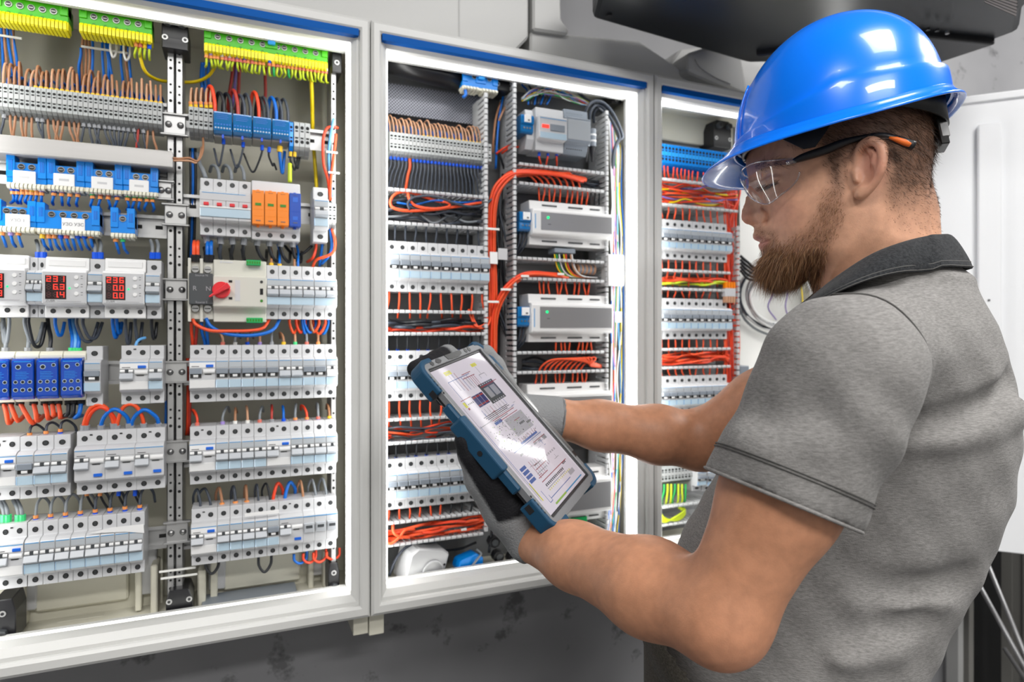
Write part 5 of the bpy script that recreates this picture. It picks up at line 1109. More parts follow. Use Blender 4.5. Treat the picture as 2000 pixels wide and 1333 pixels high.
for i in range(4):
    x = -w2+(i+.5)*w2/2
    for s in (1, -1): MB().box(x-w2*.2, x+w2*.2, .0, .01, min(s*h2*.4, s*h2), max(s*h2*.4, s*h2)).build('lever', 'orange_bright' if s > 0 else 'w_tan', t, bevel=.0004)
for i in range(8): WP([(1290+i*7, 946, .01), (1290+i*7, 960, .008), (1288+i*7+rnd.uniform(-3, 3), 976, .01), (1286+i*7, 990, .02)], 2.4, 'w_yg' if i % 3 != 1 else 'w_green', f'yellow-green wire below the terminals under the far forearm, {nth(i)} from the left', 'yellow-green wires below the far terminals')
for i in range(4): WP([(1288, 1000+i*5, .004), (1300, 1014+i*2, 0), (1325, 1016-i*3, 0), (1338, 1002-i*2, .004), (1325, 992, .01)], 2.4, 'w_yg', f'yellow-green wire coiled in the lowest far duct, {nth(i)} turn', 'yellow-green coil in the far cabinet')
corner(1412, 262, 'black bracket behind the helmet brim in the farthest cabinet', .05, .06, True, True, .05)
# coiled grey cable in the white bay
for i in range(7):
    cx, cy, rx = 1526+rnd.uniform(-6, 6), 580+rnd.uniform(-6, 6), 60+i*4.5; pts = []
    for k in range(15):
        a_ = 2*math.pi*k/14+i*.5; pts.append((cx+math.cos(a_)*rx, cy+math.sin(a_)*rx*.85, .03+.006*i+.004*math.sin(k*1.7)))
    WP(pts, 3.0, ['w_white', 'w_grey', 'w_white', 'mcb', 'w_slate', 'w_white', 'w_grey'][i], f'{["white", "grey", "white", "pale grey", "dark grey", "white", "grey"][i]} cable ring of the coil below the beard, {nth(i)} ring', 'coiled cable below the beard', name='coiled_cable', cat='cable', k=3, n=8)
for i in range(5): WP([(1446, 500+i*7, .02), (1460, 512+i*8, .015), (1476, 524+i*6, .012), (1496, 520+i*7, .02), (1520, 530+i*5, .04)], 3.0, 'w_black', f'black cable beside the beard in the white bay, {nth(i)} from the top', 'black cables beside the beard', name='black_cable', cat='cable')
for i, m in enumerate(('w_violet', 'w_violet', 'w_yellow')): WP([(1500+i*30, 540, .05), (1510+i*28, 570, .04), (1500+i*34, 600, .04), (1516+i*26, 625, .05)], 1.6, m, f'thin {m[2:]} wire inside the cable coil, {nth(i)} from the left', 'thin wires inside the coil')
plate(1446, 1464, 715, 770, .0, 'mcb_grey', 'terminal_box', 'grey box at the edge of the white bay, above the far elbow', 'box', .03, .002)
# ------------------------------------------------------------------ the worker: implicit surfaces turned into meshes
def surface(f, lo, hi, h, blk=12):
    lo = np.array(lo, float); hi = np.array(hi, float)
    nb = np.ceil((hi-lo)/(h*blk)).astype(int); n = nb*blk+1
    V = np.ones(n, np.float32)
    bc = np.stack(np.meshgrid(*[np.arange(k) for k in nb], indexing='ij'), -1).reshape(-1, 3)
    cen = lo+(bc+.5)*blk*h; fc = f(cen); rad = blk*h*.5*1.7321
    near = np.abs(fc) < rad*1.35+.004
    ar = np.arange(blk+1); g = np.stack(np.meshgrid(ar, ar, ar, indexing='ij'), -1).reshape(-1, 3)
    for b, v in zip(bc[~near], fc[~near]):
        s = b*blk; V[s[0]:s[0]+blk+1, s[1]:s[1]+blk+1, s[2]:s[2]+blk+1] = v
    B = bc[near]; step = 120
    for i in range(0, len(B), step):
        bb = B[i:i+step]; idx = bb[:, None, :]*blk+g[None]
        val = f((lo+idx.reshape(-1, 3)*h)).reshape(len(bb), blk+1, blk+1, blk+1)
        for b, v in zip(bb, val): s = b*blk; V[s[0]:s[0]+blk+1, s[1]:s[1]+blk+1, s[2]:s[2]+blk+1] = v
    I = V < 0; nx, ny, nz = V.shape
    cnt = np.zeros((nx-1, ny-1, nz-1), np.float32); acc = np.zeros((nx-1, ny-1, nz-1, 3), np.float32)
    for ax in range(3):
        a = [slice(None)]*3; c = [slice(None)]*3; a[ax] = slice(0, -1); c[ax] = slice(1, None)
        v0 = V[tuple(a)]; v1 = V[tuple(c)]; cr = (I[tuple(a)] != I[tuple(c)])
        t = np.where(cr, v0/np.where(cr, v0-v1, 1), 0)
        o1, o2 = [k for k in range(3) if k != ax]
        for d1 in (0, 1):
            for d2 in (0, 1):
                sl = [slice(None)]*3
                sl[o1] = slice(0, -1) if d1 == 0 else slice(1, None); sl[o2] = slice(0, -1) if d2 == 0 else slice(1, None)
                m = cr[tuple(sl)]; cnt += m
                acc[..., ax] += np.where(m, t[tuple(sl)], 0); acc[..., o1] += m*d1; acc[..., o2] += m*d2
    act = cnt > 0; ids = -np.ones(act.shape, np.int64); ids[act] = np.arange(act.sum())
    base = np.argwhere(act); pts = lo+(base+acc[act]/cnt[act][:, None])*h
    F_ = []
    for ax in range(3):
        a = [slice(1, -1)]*3; c = [slice(1, -1)]*3; a[ax] = slice(0, -1); c[ax] = slice(1, None)
        i0 = I[tuple(a)]; i1 = I[tuple(c)]; e = np.argwhere(i0 != i1)
        if not len(e): continue
        ins = i0[tuple(e.T)]; o1, o2 = [(1, 2), (2, 0), (0, 1)][ax]
        q = e.copy(); q[:, o1] += 1; q[:, o2] += 1
        def idd(d1, d2):
            k = q.copy(); k[:, o1] += d1-1; k[:, o2] += d2-1; return ids[tuple(k.T)]
        quad = np.stack([idd(0, 0), idd(1, 0), idd(1, 1), idd(0, 1)], 1)
        quad[~ins] = quad[~ins][:, ::-1]; F_.append(quad)
    fs = np.concatenate(F_); fs = fs[(fs >= 0).all(1)]
    return pts, fs
def relax(pts, fs, it=2, lam=.5):
    e = np.concatenate([fs[:, [0, 1]], fs[:, [1, 2]], fs[:, [2, 3]], fs[:, [3, 0]]]); e = np.concatenate([e, e[:, ::-1]])
    n = np.bincount(e[:, 0], minlength=len(pts))[:, None]
    for _ in range(it):
        s = np.stack([np.bincount(e[:, 0], weights=pts[e[:, 1], k], minlength=len(pts)) for k in range(3)], 1); pts = pts+(s/np.maximum(n, 1)-pts)*lam
    return pts
def npmesh(name, pts, fs, mats, smooth=True):
    me = bpy.data.meshes.new(name); nf = len(fs); me.vertices.add(len(pts)); me.vertices.foreach_set('co', np.asarray(pts, np.float32).ravel())
    k = fs.shape[1]; me.loops.add(nf*k); me.loops.foreach_set('vertex_index', fs.ravel().astype(np.int32)); me.polygons.add(nf)
    me.polygons.foreach_set('loop_start', np.arange(0, nf*k, k, dtype=np.int32)); me.polygons.foreach_set('use_smooth', [smooth]*nf)
    me.update(calc_edges=True); me.validate()
    for m in (mats if isinstance(mats, list) else [mats]): me.materials.append(M(m) if isinstance(m, str) else m)
    return me
def set_col(me, col, name='tint'):
    a = me.color_attributes.new(name, 'FLOAT_COLOR', 'POINT'); c = np.ones((len(me.vertices), 4), np.float32); c[:, :3] = col; a.data.foreach_set('color', c.ravel())
NV = lambda v: np.array(v, float)
def rcone(p, a, b, ra, rb):
    a, b = NV(a), NV(b); d = b-a; t = np.clip(((p-a)@d)/(d@d), 0, 1); return np.linalg.norm(p-a-t[:, None]*d, axis=1)-(ra+(rb-ra)*t)
def chain(p, P_, R_, k=.012):
    r = None
    for i in range(len(P_)-1):
        q = rcone(p, P_[i], P_[i+1], R_[i], R_[i+1]); r = q if r is None else smin(r, q, k)
    return r
def ell(p, c, rad, ax=None):
    q = p-NV(c)
    if ax is not None: q = q@np.array(ax, float).T
    r = NV(rad); k0 = np.linalg.norm(q/r, axis=1); k1 = np.linalg.norm(q/(r*r), axis=1); return k0*(k0-1)/np.maximum(k1, 1e-9)
def smin(a, b, k): h = np.clip(.5+.5*(b-a)/k, 0, 1); return b+(a-b)*h-k*h*(1-h)
def smax(a, b, k): return -smin(-a, -b, k)
# head frame: u to the back of the head, v up, wv toward the camera
ZH = .735
HC = NV(cam(1640, 330, ZH)); _r = ray(1640, 655); HN = -NV((_r[0], _r[1], 0)); HN /= np.linalg.norm(HN); HV = NV((0, 0, 1)); HU = np.cross(HV, HN)
def hp(px, py, wv=0.0):              # photo point on the plane wv metres in front of the head's mid plane -> (u, v)
    r = NV(ray(px, py)); o = NV((0, 0, CAMZ)); t = ((HC+HN*wv-o)@HN)/(r@HN); q = o+r*t-HC; return q@HU, q@HV
def hw(u, v, wv): return HC+HU*u+HV*v+HN*wv
def hpw(px, py, wv): u, v = hp(px, py, wv); return hw(u, v, wv)
PROFILE = [(1462, 285), (1472, 225), (1500, 165), (1550, 112), (1620, 84), (1690, 86), (1750, 114), (1797, 165), (1822, 225), (1828, 280), (1820, 325), (1814, 362), (1810, 400), (1814, 440), (1818, 475), (1800, 520), (1700, 560), (1612, 575), (1598, 558), (1588, 541),
           (1560, 548), (1530, 552), (1506, 549), (1489, 538), (1483, 523), (1485, 508), (1490, 496), (1486, 490), (1481.5, 484), (1481, 478), (1486, 473.5), (1475, 470), (1471, 466), (1470, 460), (1473, 453), (1473, 445), (1466, 440), (1456, 437.5), (1449, 431), (1446.5, 423), (1449, 410), (1454, 395), (1459, 378), (1463, 360), (1461, 347), (1457, 330), (1457, 312)]
WIDTH = [(1480, 305, 32), (1500, 292, 47), (1485, 330, 29), (1510, 318, 45), (1560, 292, 64), (1620, 250, 71), (1700, 230, 74), (1785, 270, 55), (1640, 150, 66), (1540, 190, 58), (1740, 160, 60), (1476, 352, 14), (1490, 352, 23), (1500, 366, 31), (1520, 362, 40), (1548, 345, 53), (1580, 350, 61),
         (1545, 398, 55), (1515, 395, 40), (1530, 440, 47), (1490, 392, 20), (1468, 385, 6), (1474, 400, 9), (1484, 412, 15), (1478, 428, 14), (1460, 424, 9), (1468, 434, 9), (1502, 424, 27), (1490, 446, 22), (1503, 466, 26), (1480, 460, 13), (1488, 480, 16), (1500, 492, 22), (1512, 515, 28), (1500, 530, 22), (1535, 505, 41), (1565, 480, 53), (1560, 525, 44),
         (1640, 465, 62), (1600, 420, 65), (1640, 400, 69), (1600, 515, 52), (1690, 360, 69), (1720, 420, 60), (1700, 480, 56), (1660, 520, 54), (1790, 430, 30), (1785, 350, 48), (1760, 480, 42), (1650, 330, 71)]
def build_head_field():
    g = .001; u0, v0, nu, nv = -.13, -.16, 260, 340
    prof = np.array([hp(*q) for q in PROFILE])
    # smooth the outline
    for _ in range(1):
        m = np.repeat(prof, 2, 0); k = len(prof); out = np.empty((2*k, 2)); nx_ = np.roll(prof, -1, 0); out[0::2] = .75*prof+.25*nx_; out[1::2] = .25*prof+.75*nx_; prof = out
    U, V_ = np.meshgrid(u0+g*np.arange(nu), v0+g*np.arange(nv), indexing='ij'); q = np.stack([U.ravel(), V_.ravel()], 1)
    dmin = np.full(len(q), 9.); ins = np.zeros(len(q), bool)
    for a, b in zip(prof, np.roll(prof, -1, 0)):
        d = b-a; t = np.clip(((q-a)@d)/(d@d+1e-12), 0, 1); dmin = np.minimum(dmin, np.hypot(*(q-a-t[:, None]*d).T))
        c = ((a[1] > q[:, 1]) != (b[1] > q[:, 1])); xi = a[0]+(q[:, 1]-a[1])*(b[0]-a[0])/(b[1]-a[1]+1e-12); ins ^= c & (q[:, 0] < xi)
    d = np.where(ins, dmin, -dmin)
    C = np.array([(*hp(x, y, w_/1000), w_/1000) for x, y, w_ in WIDTH])
    K = lambda r2: np.where(r2 > 0, r2*np.log(np.maximum(r2, 1e-12)), 0)
    n = len(C); A = np.zeros((n+3, n+3)); r2 = ((C[:, None, :2]-C[None, :, :2])**2).sum(-1)*1e4
    A[:n, :n] = K(r2)+np.eye(n)*.02; A[:n, n] = 1; A[:n, n+1:n+3] = C[:, :2]*100; A[n, :n] = 1; A[n+1:, :n] = C[:, :2].T*100
    wts = np.linalg.solve(A, np.concatenate([C[:, 2], [0, 0, 0]]))
    Hc = np.zeros(len(q))
    for i in range(n): Hc += wts[i]*K(((q-C[i, :2])**2).sum(1)*1e4)
    Hc += wts[n]+q@wts[n+1:]*100; Hc = np.clip(Hc, .003, .078)
    # details: creases, lids, lips
    def seg(pts, wv, depth, sig):
        P_ = np.array([hp(x, y, wv) for x, y in pts]); m = np.full(len(q), 9.)
        for a, b in zip(P_[:-1], P_[1:]):
            dd = b-a; t = np.clip(((q-a)@dd)/(dd@dd), 0, 1); m = np.minimum(m, np.hypot(*(q-a-t[:, None]*dd).T))
        return depth*np.exp(-(m/sig)**2)
    Hc -= seg([(1484, 473.5), (1494, 472), (1503, 471)], .02, .005, .0013)          # mouth line
    Hc += seg([(1474, 461), (1486, 464), (1497, 468)], .016, .0022, .0030)          # upper lip
    Hc += seg([(1484, 483), (1492, 481), (1500, 476)], .016, .0028, .0034)          # lower lip
    Hc -= seg([(1490, 404), (1499, 414), (1502, 427), (1495, 437)], .02, .0045, .0022)  # wing crease
    Hc += seg([(1484, 416), (1490, 424), (1488, 431)], .017, .003, .004)
    Hc -= seg([(1472, 437), (1481, 437)], .010, .005, .0022)                        # nostril
    Hc += seg([(1490, 352), (1503, 350), (1518, 350)], .036, .0035, .0042)          # upper lid
    Hc -= seg([(1486, 364), (1502, 364), (1520, 357)], .036, .0022, .0013)          # lash crease
    Hc += seg([(1488, 371), (1502, 371), (1516, 365)], .034, .0016, .003)
    Hc -= seg([(1486, 343), (1505, 339), (1528, 343)], .040, .0016, .0025)
    Hc += seg([(1480, 325), (1505, 318), (1535, 324)], .040, .0025, .006)           # brow
    Rr = np.interp(q[:, 1], *zip(*sorted((hp(1600, y)[1], r) for y, r in ((80, .07), (200, .06), (300, .05), (340, .022), (370, .012), (430, .011), (445, .014), (470, .014), (500, .022), (540, .034), (600, .05)))))
    back = np.clip((q[:, 0]-(-.04))/.06, 0, 1); Rr = Rr*(1-back)+.055*back
    s = np.clip(d/Rr, 0, 1); Hh = Hc*np.sqrt(np.maximum(1-(1-s)**2, 0))
    Hh = Hh.reshape(nu, nv); d = d.reshape(nu, nv)
    gu, gv = np.gradient(Hh, g); sl = np.sqrt(1+np.minimum(gu**2+gv**2, 30))
    return g, u0, v0, nu, nv, Hh.astype(np.float32), d.astype(np.float32), sl.astype(np.float32)
HF = build_head_field()
def head_f(p):
    g, u0, v0, nu, nv, Hh, d, sl = HF
    q = p-HC; u = (q@HU-u0)/g; v = (q@HV-v0)/g; wv = np.abs(q@HN)
    uc = np.clip(u, 0, nu-1.001); vc = np.clip(v, 0, nv-1.001); i = uc.astype(int); j = vc.astype(int); a = uc-i; b = vc-j
    def S_(A): return A[i, j]*(1-a)*(1-b)+A[i+1, j]*a*(1-b)+A[i, j+1]*(1-a)*b+A[i+1, j+1]*a*b
    h, dd, s_ = S_(Hh), S_(d), S_(sl)
    inn = (wv-h)/s_; out = np.sqrt(wv**2+dd**2)
    oob = np.hypot(u-uc, v-vc)*g
    return np.where(dd > 0, inn, out)+oob
def ear_f(p, side):
    E = lambda px, py, wv: NV((lambda u, v: hw(u, v, wv*side))(*hp(px, py, wv)))
    def sp(L_, R_): 
        q = [NV(x) for x in spline([tuple(E(*k)) for k in L_], 3)]; return q, list(np.interp(np.linspace(0, 1, len(q)), np.linspace(0, 1, len(R_)), R_))
    base = chain(p, [E(1686, 366, .070), E(1690, 335, .072), E(1700, 300, .076)], [.0095, .0150, .0165], .012)
    pl = NV(E(1697, 325, .0735)); nn = HN*side+HU*-.30; nn = nn/np.linalg.norm(nn)
    base = smax(base, np.abs((p-pl)@nn)-.0042, .003)
    hx = sp([(1677, 332, .072), (1674, 306, .075), (1681, 286, .080), (1699, 275, .085), (1716, 281, .088), (1724, 300, .089), (1722, 326, .088), (1712, 348, .083), (1697, 365, .078), (1681, 378, .075)], [.0032, .0036, .0038, .0040, .0042, .0042, .0042, .0046, .0056, .0066])
    helix = chain(p, hx[0], hx[1], .002)
    ax = sp([(1697, 292, .080), (1707, 306, .083), (1707, 332, .083), (1695, 352, .080)], [.0022, .0036, .0038, .0036])
    anti = chain(p, ax[0], ax[1], .002)
    trag = rcone(p, E(1670, 336, .073), E(1675, 350, .0765), .0042, .0044)
    e = smin(smin(smin(base, helix, .0035), anti, .003), trag, .004)
    e = smax(e, -ell(p, E(1688, 338, .086), (.0085, .0085, .0125)), .002)
    return smax(e, -ell(p, E(1690, 304, .086), (.0060, .0060, .0085)), .002)
# body joints
def J(px, py, z): return NV(cam(px, py, z))
LS, LE, LW = J(1640, 735, .555), J(1409, 1205, .57), J(1036, 1050, .802)
RS, RE, RW = J(1625, 720, .87), J(1368, 862, .965), J(1085, 818, .925)
FWD = NV((-.93*CA+.37*SA, .93*SA+.37*CA, 0)); FWD /= np.linalg.norm(FWD); RGT = np.cross(FWD, HV)
BZ = lambda py: CAMZ-(py-655)/F*.728
# torso sections: height, photo x of back and front, half width
SEC = [(565, 1872, 1660, .085), (600, 1896, 1590, .125), (640, 1920, 1530, .15), (690, 1941, 1490, .165), (780, 1962, 1462, .17), (870, 1967, 1438, .165), (960, 1955, 1408, .158), (1050, 1926, 1360, .150), (1100, 1903, 1335, .147), (1200, 1848, 1310, .145), (1300, 1797, 1285, .145), (1400, 1770, 1270, .15), (1500, 1775, 1280, .155)]
ZT0 = .728
def sec_pt(px, z=.728): return NV(cam(px, 655, z))[:2]
SZ = np.array([BZ(s[0]) for s in SEC])[::-1]
_b = np.array([sec_pt(s[1]) for s in SEC])[::-1]; _f = []
for s in SEC:
    r = NV(ray(s[2], 655))[:2]; b = sec_pt(s[1]); # front point: along FWD from the back point until it meets the ray
    A = np.array([[r[0], -FWD[0]], [r[1], -FWD[1]]]); t = np.linalg.solve(A, b); _f.append(b+FWD[:2]*t[1])
_f = np.array(_f)[::-1]
SC = (_b+_f)/2; SA_ = np.linalg.norm(_b-_f, axis=1)/2; SB = np.array([s[3] for s in SEC])[::-1]
def torso_f(p, grow=0.0, z0=None):
    z = np.clip(p[:, 2], SZ[0], SZ[-1])
    def I(y):
        return np.interp(z, SZ, y)
    cx, cy, a, b = I(SC[:, 0]), I(SC[:, 1]), I(SA_)+grow, I(SB)+grow
    dx = p[:, 0]-cx; dy = p[:, 1]-cy; f = dx*FWD[0]+dy*FWD[1]; w_ = dx*RGT[0]+dy*RGT[1]
    e = ((np.abs(f)/a)**2.2+(np.abs(w_)/b)**2.4)**(1/2.3)
    d = (e-1)*np.minimum(a, b)
    return np.maximum(d*.9, np.maximum(p[:, 2]-SZ[-1]-grow, SZ[0]-p[:, 2]-grow))
NK0, NK1 = J(1722, 430, .735), J(1716, 640, .735)
def arm(S0, E0, W0, rs): return [S0, S0*.55+E0*.45, E0, E0*.68+W0*.32, W0], rs
def local(p, c, r, f):           # f near c, a cheap lower bound elsewhere
    d = np.linalg.norm(p-c, axis=1); out = d-r*.75; m = d < r
    if m.any(): out[m] = f(p[m])
    return out
def body_f(p):
    h = local(p, HC+HV*-.02, .26, head_f)
    for s_ in (1, -1): h = smin(h, local(p, hpw(1697, 325, .078*1) if s_ > 0 else HC+(hpw(1697, 325, .078)-HC)-HN*.156, .062, lambda q: ear_f(q, s_)), .003)
    n = rcone(p, NK0, NK1, .056, .066); t = torso_f(p, -.016)
    trap = smin(rcone(p, J(1735, 640, .725), LS-NV((0, 0, .005)), .050, .048), rcone(p, J(1735, 640, .725), RS, .050, .045), .03)
    b = smin(smin(n, t, .05), trap, .04)
    b = smin(h, b, .018)
    up = LE-LS; bi = .5*(LS+LE)+NV(cam(1440, 1000, .58)-cam(1470, 1015, .58))*.35
    la = chain(p, [LS, LS*.5+LE*.5, LE], [.054, .0485, .0380], .02)
    la = smin(la, chain(p, [LE, LE*.70+LW*.30, LE*.3+LW*.7, LW], [.0400, .0450, .0355, .0285], .02), .022)
    la = smin(la, ell(p, LE+NV(cam(1412, 1290, .575)-cam(1424, 1215, .575))*.40, (.020, .020, .020)), .02)
    ra = chain(p, [RS, RS*.5+RE*.5, RE], [.055, .050, .042], .02)
    ra = smin(ra, chain(p, [RE, RE*.70+RW*.30, RE*.3+RW*.7, RW], [.0400, .0410, .034, .0280], .02), .022)
    b = smin(b, la, .03); b = smin(b, ra, .03)
    # hidden inside the gloves: the hands' mass
    b = smin(b, chain(p, [LW, J(1000, 985, .80)], [.0275, .018]), .01)
    b = smin(b, chain(p, [RW, TH(.146, -.06, -.047)], [.028, .016]), .01)
    return b
# tablet frame (solved from the four corners of its screen)
_t = NV((-.10120, -.03866, .78572)); _r1 = NV((.50121, .08852, .89227)); _r2 = NV((-.61878, .77284, .14082))
_r2 /= np.linalg.norm(_r2); _r1 -= _r2*(_r1@_r2); _r1 /= np.linalg.norm(_r1)
def c2w(v): return NV((v[0]*CA+v[2]*SA, -v[0]*SA+v[2]*CA, v[1]))
T0 = c2w(_t)+NV((0, 0, CAMZ)); TR, TU = c2w(_r1), c2w(_r2); TN = np.cross(TR, TU)
# the streak across the glass is the far cabinet's light strip: lean the tablet so that it is mirrored there
def _mirror(px, py, tgt):
    r = NV(ray(px, py)); r /= np.linalg.norm(r); o = NV((0, 0, CAMZ)); q = o+r*(((T0-o)@TN)/(r@TN)); d = NV(tgt)-q; d /= np.linalg.norm(d); n = d-r; return n/np.linalg.norm(n)
_n = _mirror(985, 862, (XS3-.03, 1.055, ZT-.06))+_mirror(1115, 912, (XS3-.03, 1.055, ZT-.27)); _n /= np.linalg.norm(_n)
TU = TU-_n*(TU@_n); TU /= np.linalg.norm(TU); TN = _n; TR = np.cross(TU, TN)
T0 = T0+NV((0, 0, -.0075))
def TH(u, v, n): return T0+TR*u+TU*v+TN*n     # u right and v up from the screen's top left corner, n out of the glass
# ------------------------------------------------------------------ materials of the figure
def skin_mat():
    m = mat('skin', (.5, .27, .17), .48, sss=.12); nt = m.node_tree; N = nt.nodes; L = nt.links; b = N['Principled BSDF']
    b.inputs['Subsurface Radius'].default_value = (.012, .005, .003); b.inputs['Subsurface Scale'].default_value = 1
    at_ = N.new('ShaderNodeAttribute'); at_.attribute_name = 'tint'
    tc = N.new('ShaderNodeTexCoord'); n1 = N.new('ShaderNodeTexNoise'); n1.inputs['Scale'].default_value = 90; n1.inputs['Detail'].default_value = 4
    n2 = N.new('ShaderNodeTexNoise'); n2.inputs['Scale'].default_value = 700; n2.inputs['Detail'].default_value = 2
    L.new(tc.outputs['Object'], n1.inputs['Vector']); L.new(tc.outputs['Object'], n2.inputs['Vector'])
    r = N.new('ShaderNodeMapRange'); r.inputs[1].default_value = .3; r.inputs[2].default_value = .7; r.inputs[3].default_value = .88; r.inputs[4].default_value = 1.1; L.new(n1.outputs['Fac'], r.inputs[0])
    mx = N.new('ShaderNodeMixRGB'); mx.blend_type = 'MULTIPLY'; mx.inputs[0].default_value = 1; L.new(at_.outputs['Color'], mx.inputs[1]); L.new(r.outputs[0], mx.inputs[2]); L.new(mx.outputs[0], b.inputs['Base Color'])
    bp = N.new('ShaderNodeBump'); bp.inputs['Strength'].default_value = .25; bp.inputs['Distance'].default_value = .0006; L.new(n2.outputs['Fac'], bp.inputs['Height']); L.new(bp.outputs[0], b.inputs['Normal'])
skin_mat()
def cloth(name, c1, c2, sc=(60, 60, 420), rough=.9, weave=900, bump=.3, attr=False):
    m = mat(name, c1, rough, spec=.15); nt = m.node_tree; N = nt.nodes; L = nt.links; b = N['Principled BSDF']
    if 'Sheen Weight' in b.inputs: b.inputs['Sheen Weight'].default_value = 0 if attr else .08
    tc = N.new('ShaderNodeTexCoord'); mp = N.new('ShaderNodeMapping'); mp.inputs['Scale'].default_value = sc; L.new(tc.outputs['Object'], mp.inputs['Vector'])
    n1 = N.new('ShaderNodeTexNoise'); n1.inputs['Scale'].default_value = 1; n1.inputs['Detail'].default_value = 4; n1.inputs['Roughness'].default_value = .7; L.new(mp.outputs[0], n1.inputs['Vector'])
    cr = N.new('ShaderNodeValToRGB'); cr.color_ramp.elements[0].position = .36; cr.color_ramp.elements[1].position = .64; cr.color_ramp.elements[0].color = (*c1, 1); cr.color_ramp.elements[1].color = (*c2, 1)
    L.new(n1.outputs['Fac'], cr.inputs['Fac']); L.new(cr.outputs[0], b.inputs['Base Color'])
    n2 = N.new('ShaderNodeTexNoise'); n2.inputs['Scale'].default_value = weave; n2.inputs['Detail'].default_value = 1; L.new(tc.outputs['Object'], n2.inputs['Vector'])
    bp = N.new('ShaderNodeBump'); bp.inputs['Strength'].default_value = bump; bp.inputs['Distance'].default_value = .0012; L.new(n2.outputs['Fac'], bp.inputs['Height']); L.new(bp.outputs[0], b.inputs['Normal'])
    if attr:
        at_ = N.new('ShaderNodeAttribute'); at_.attribute_name = 'tint'; L.new(at_.outputs['Color'], b.inputs['Base Color'])
    return m
cloth('shirt_grey', (.150, .145, .140), (.255, .247, .240), (170, 170, 1000))
cloth('shirt_inside', (.13, .15, .19), (.2, .22, .26))
cloth('collar_dark', (.012, .013, .015), (.032, .034, .037), (300, 300, 400))
cloth('trouser', (.05, .046, .038), (.11, .10, .085), (300, 300, 700), bump=.5)
cloth('glove', (.2, .2, .2), (.3, .3, .3), bump=.8, weave=420, attr=True, rough=.7)
mat('seam', (.075, .073, .07), .8)
mat('hair_brown', (.045, .020, .010), .5); mat('beard_brown', (.24, .112, .048), .5); mat('beard_dark', (.085, .038, .017), .5); mat('beard_light', (.44, .25, .125), .5)
mat('helmet_blue', (0, .19, .95), .24, coat=.35, spec=.5)
mat('strap_black', (.012, .012, .012), .4); mat('orange_inlay', (.8, .16, .02), .45)
def glass_mat(name, tint=(1, 1, 1), refl=.06):
    m = bpy.data.materials.new(name); m.use_nodes = True; nt = m.node_tree; N = nt.nodes; L = nt.links; N.clear()
    o = N.new('ShaderNodeOutputMaterial'); t = N.new('ShaderNodeBsdfTransparent'); t.inputs[0].default_value = (*tint, 1); g = N.new('ShaderNodeBsdfGlossy'); g.inputs['Roughness'].default_value = .03
    f = N.new('ShaderNodeLayerWeight'); f.inputs[0].default_value = .25; a0 = N.new('ShaderNodeMath'); a0.operation = 'MULTIPLY'; a0.inputs[1].default_value = .45; a = N.new('ShaderNodeMath'); a.operation = 'ADD'; a.inputs[1].default_value = refl; a.use_clamp = True
    L.new(f.outputs['Facing'], a0.inputs[0])
    x = N.new('ShaderNodeMixShader'); L.new(a0.outputs[0], a.inputs[0]); L.new(a.outputs[0], x.inputs[0]); L.new(t.outputs[0], x.inputs[1]); L.new(g.outputs[0], x.inputs[2]); L.new(x.outputs[0], o.inputs[0]); MATS[name] = m
glass_mat('lens_clear', (.95, .95, .96), .03)
# ------------------------------------------------------------------ body
person = thing('person', 'bearded person in a grey short-sleeved shirt and work gloves, looking down at a tablet', 'person', (0, 0, 0))
lo = np.minimum.reduce([LW, RW, LE, RE])-.08; lo[2] = SZ[0]-.0
hi = np.maximum.reduce([LS, RS, HC+.14, LW, RW, RE, LE])+.07; hi[0] = max(hi[0], (SC[:, 0]).max()+.19); hi[1] = max(hi[1], SC[:, 1].max()+.19)
lo = np.minimum(lo, [SC[:, 0].min()-.2, SC[:, 1].min()-.2, 9])
def head_part(p): return body_f(p)
# body below the collar at 4 mm, head at 1.6 mm: one surface from one field, meshed in a single fine pass around the head
pts, fs = surface(body_f, (lo[0], lo[1], SZ[0]-.02), (hi[0], hi[1], HC[2]+.16), .0027)
zs = HC[2]
hpts = (pts-HC)@np.stack([HU, HV, HN], 1)
def smooth_by(mask, it): 
    global pts
    q = relax(pts, fs, it); pts = pts+(q-pts)*mask[:, None]
mk = 1-np.clip((hpts[:, 1]+.17)/.05, 0, 1); smooth_by(mk, 8)
def refine_head():
    # replace the head zone by a finer mesh of the same field
    cut = -.155
    keep = hpts[fs].mean(1)[:, 1] < cut
    return keep
def project(p, f, it=3, h=.0006):
    for _ in range(it):
        v = f(p); G = np.stack([(f(p+np.eye(3)[k]*h)-f(p-np.eye(3)[k]*h))/(2*h) for k in range(3)], 1)
        p = p-G*(v/np.maximum((G*G).sum(1), .05))[:, None].clip(-.003, .003)
    return p
def subdivide(pts, fs, mask):
    # split every quad into four (whole mesh kept watertight), only where mask: done on the full quad list, head-only mesh is split off by mask of faces
    e = np.concatenate([fs[:, [0, 1]], fs[:, [1, 2]], fs[:, [2, 3]], fs[:, [3, 0]]]); es = np.sort(e, 1); ue, inv = np.unique(es, axis=0, return_inverse=True); inv = inv.reshape(4, -1).T
    n = len(pts); mid = pts[ue].mean(1); ctr = pts[fs].mean(1); P2 = np.concatenate([pts, mid, ctr]); c = n+len(ue)+np.arange(len(fs)); m = n+inv
    Q = np.concatenate([np.stack([fs[:, k], m[:, k], c, m[:, (k+3) % 4]], 1) for k in range(4)])
    return P2, Q
pts, fs = subdivide(pts, fs, None)
hl = (pts-HC)@np.stack([HU, HV, HN], 1); isH = hl[:, 1] > -.17
pts = relax(pts, fs, 1, .4)
pts[isH] = project(pts[isH], body_f, 3)
pts = relax(pts, fs, 1, .35)
body_me = npmesh('body', pts, fs, 'skin')
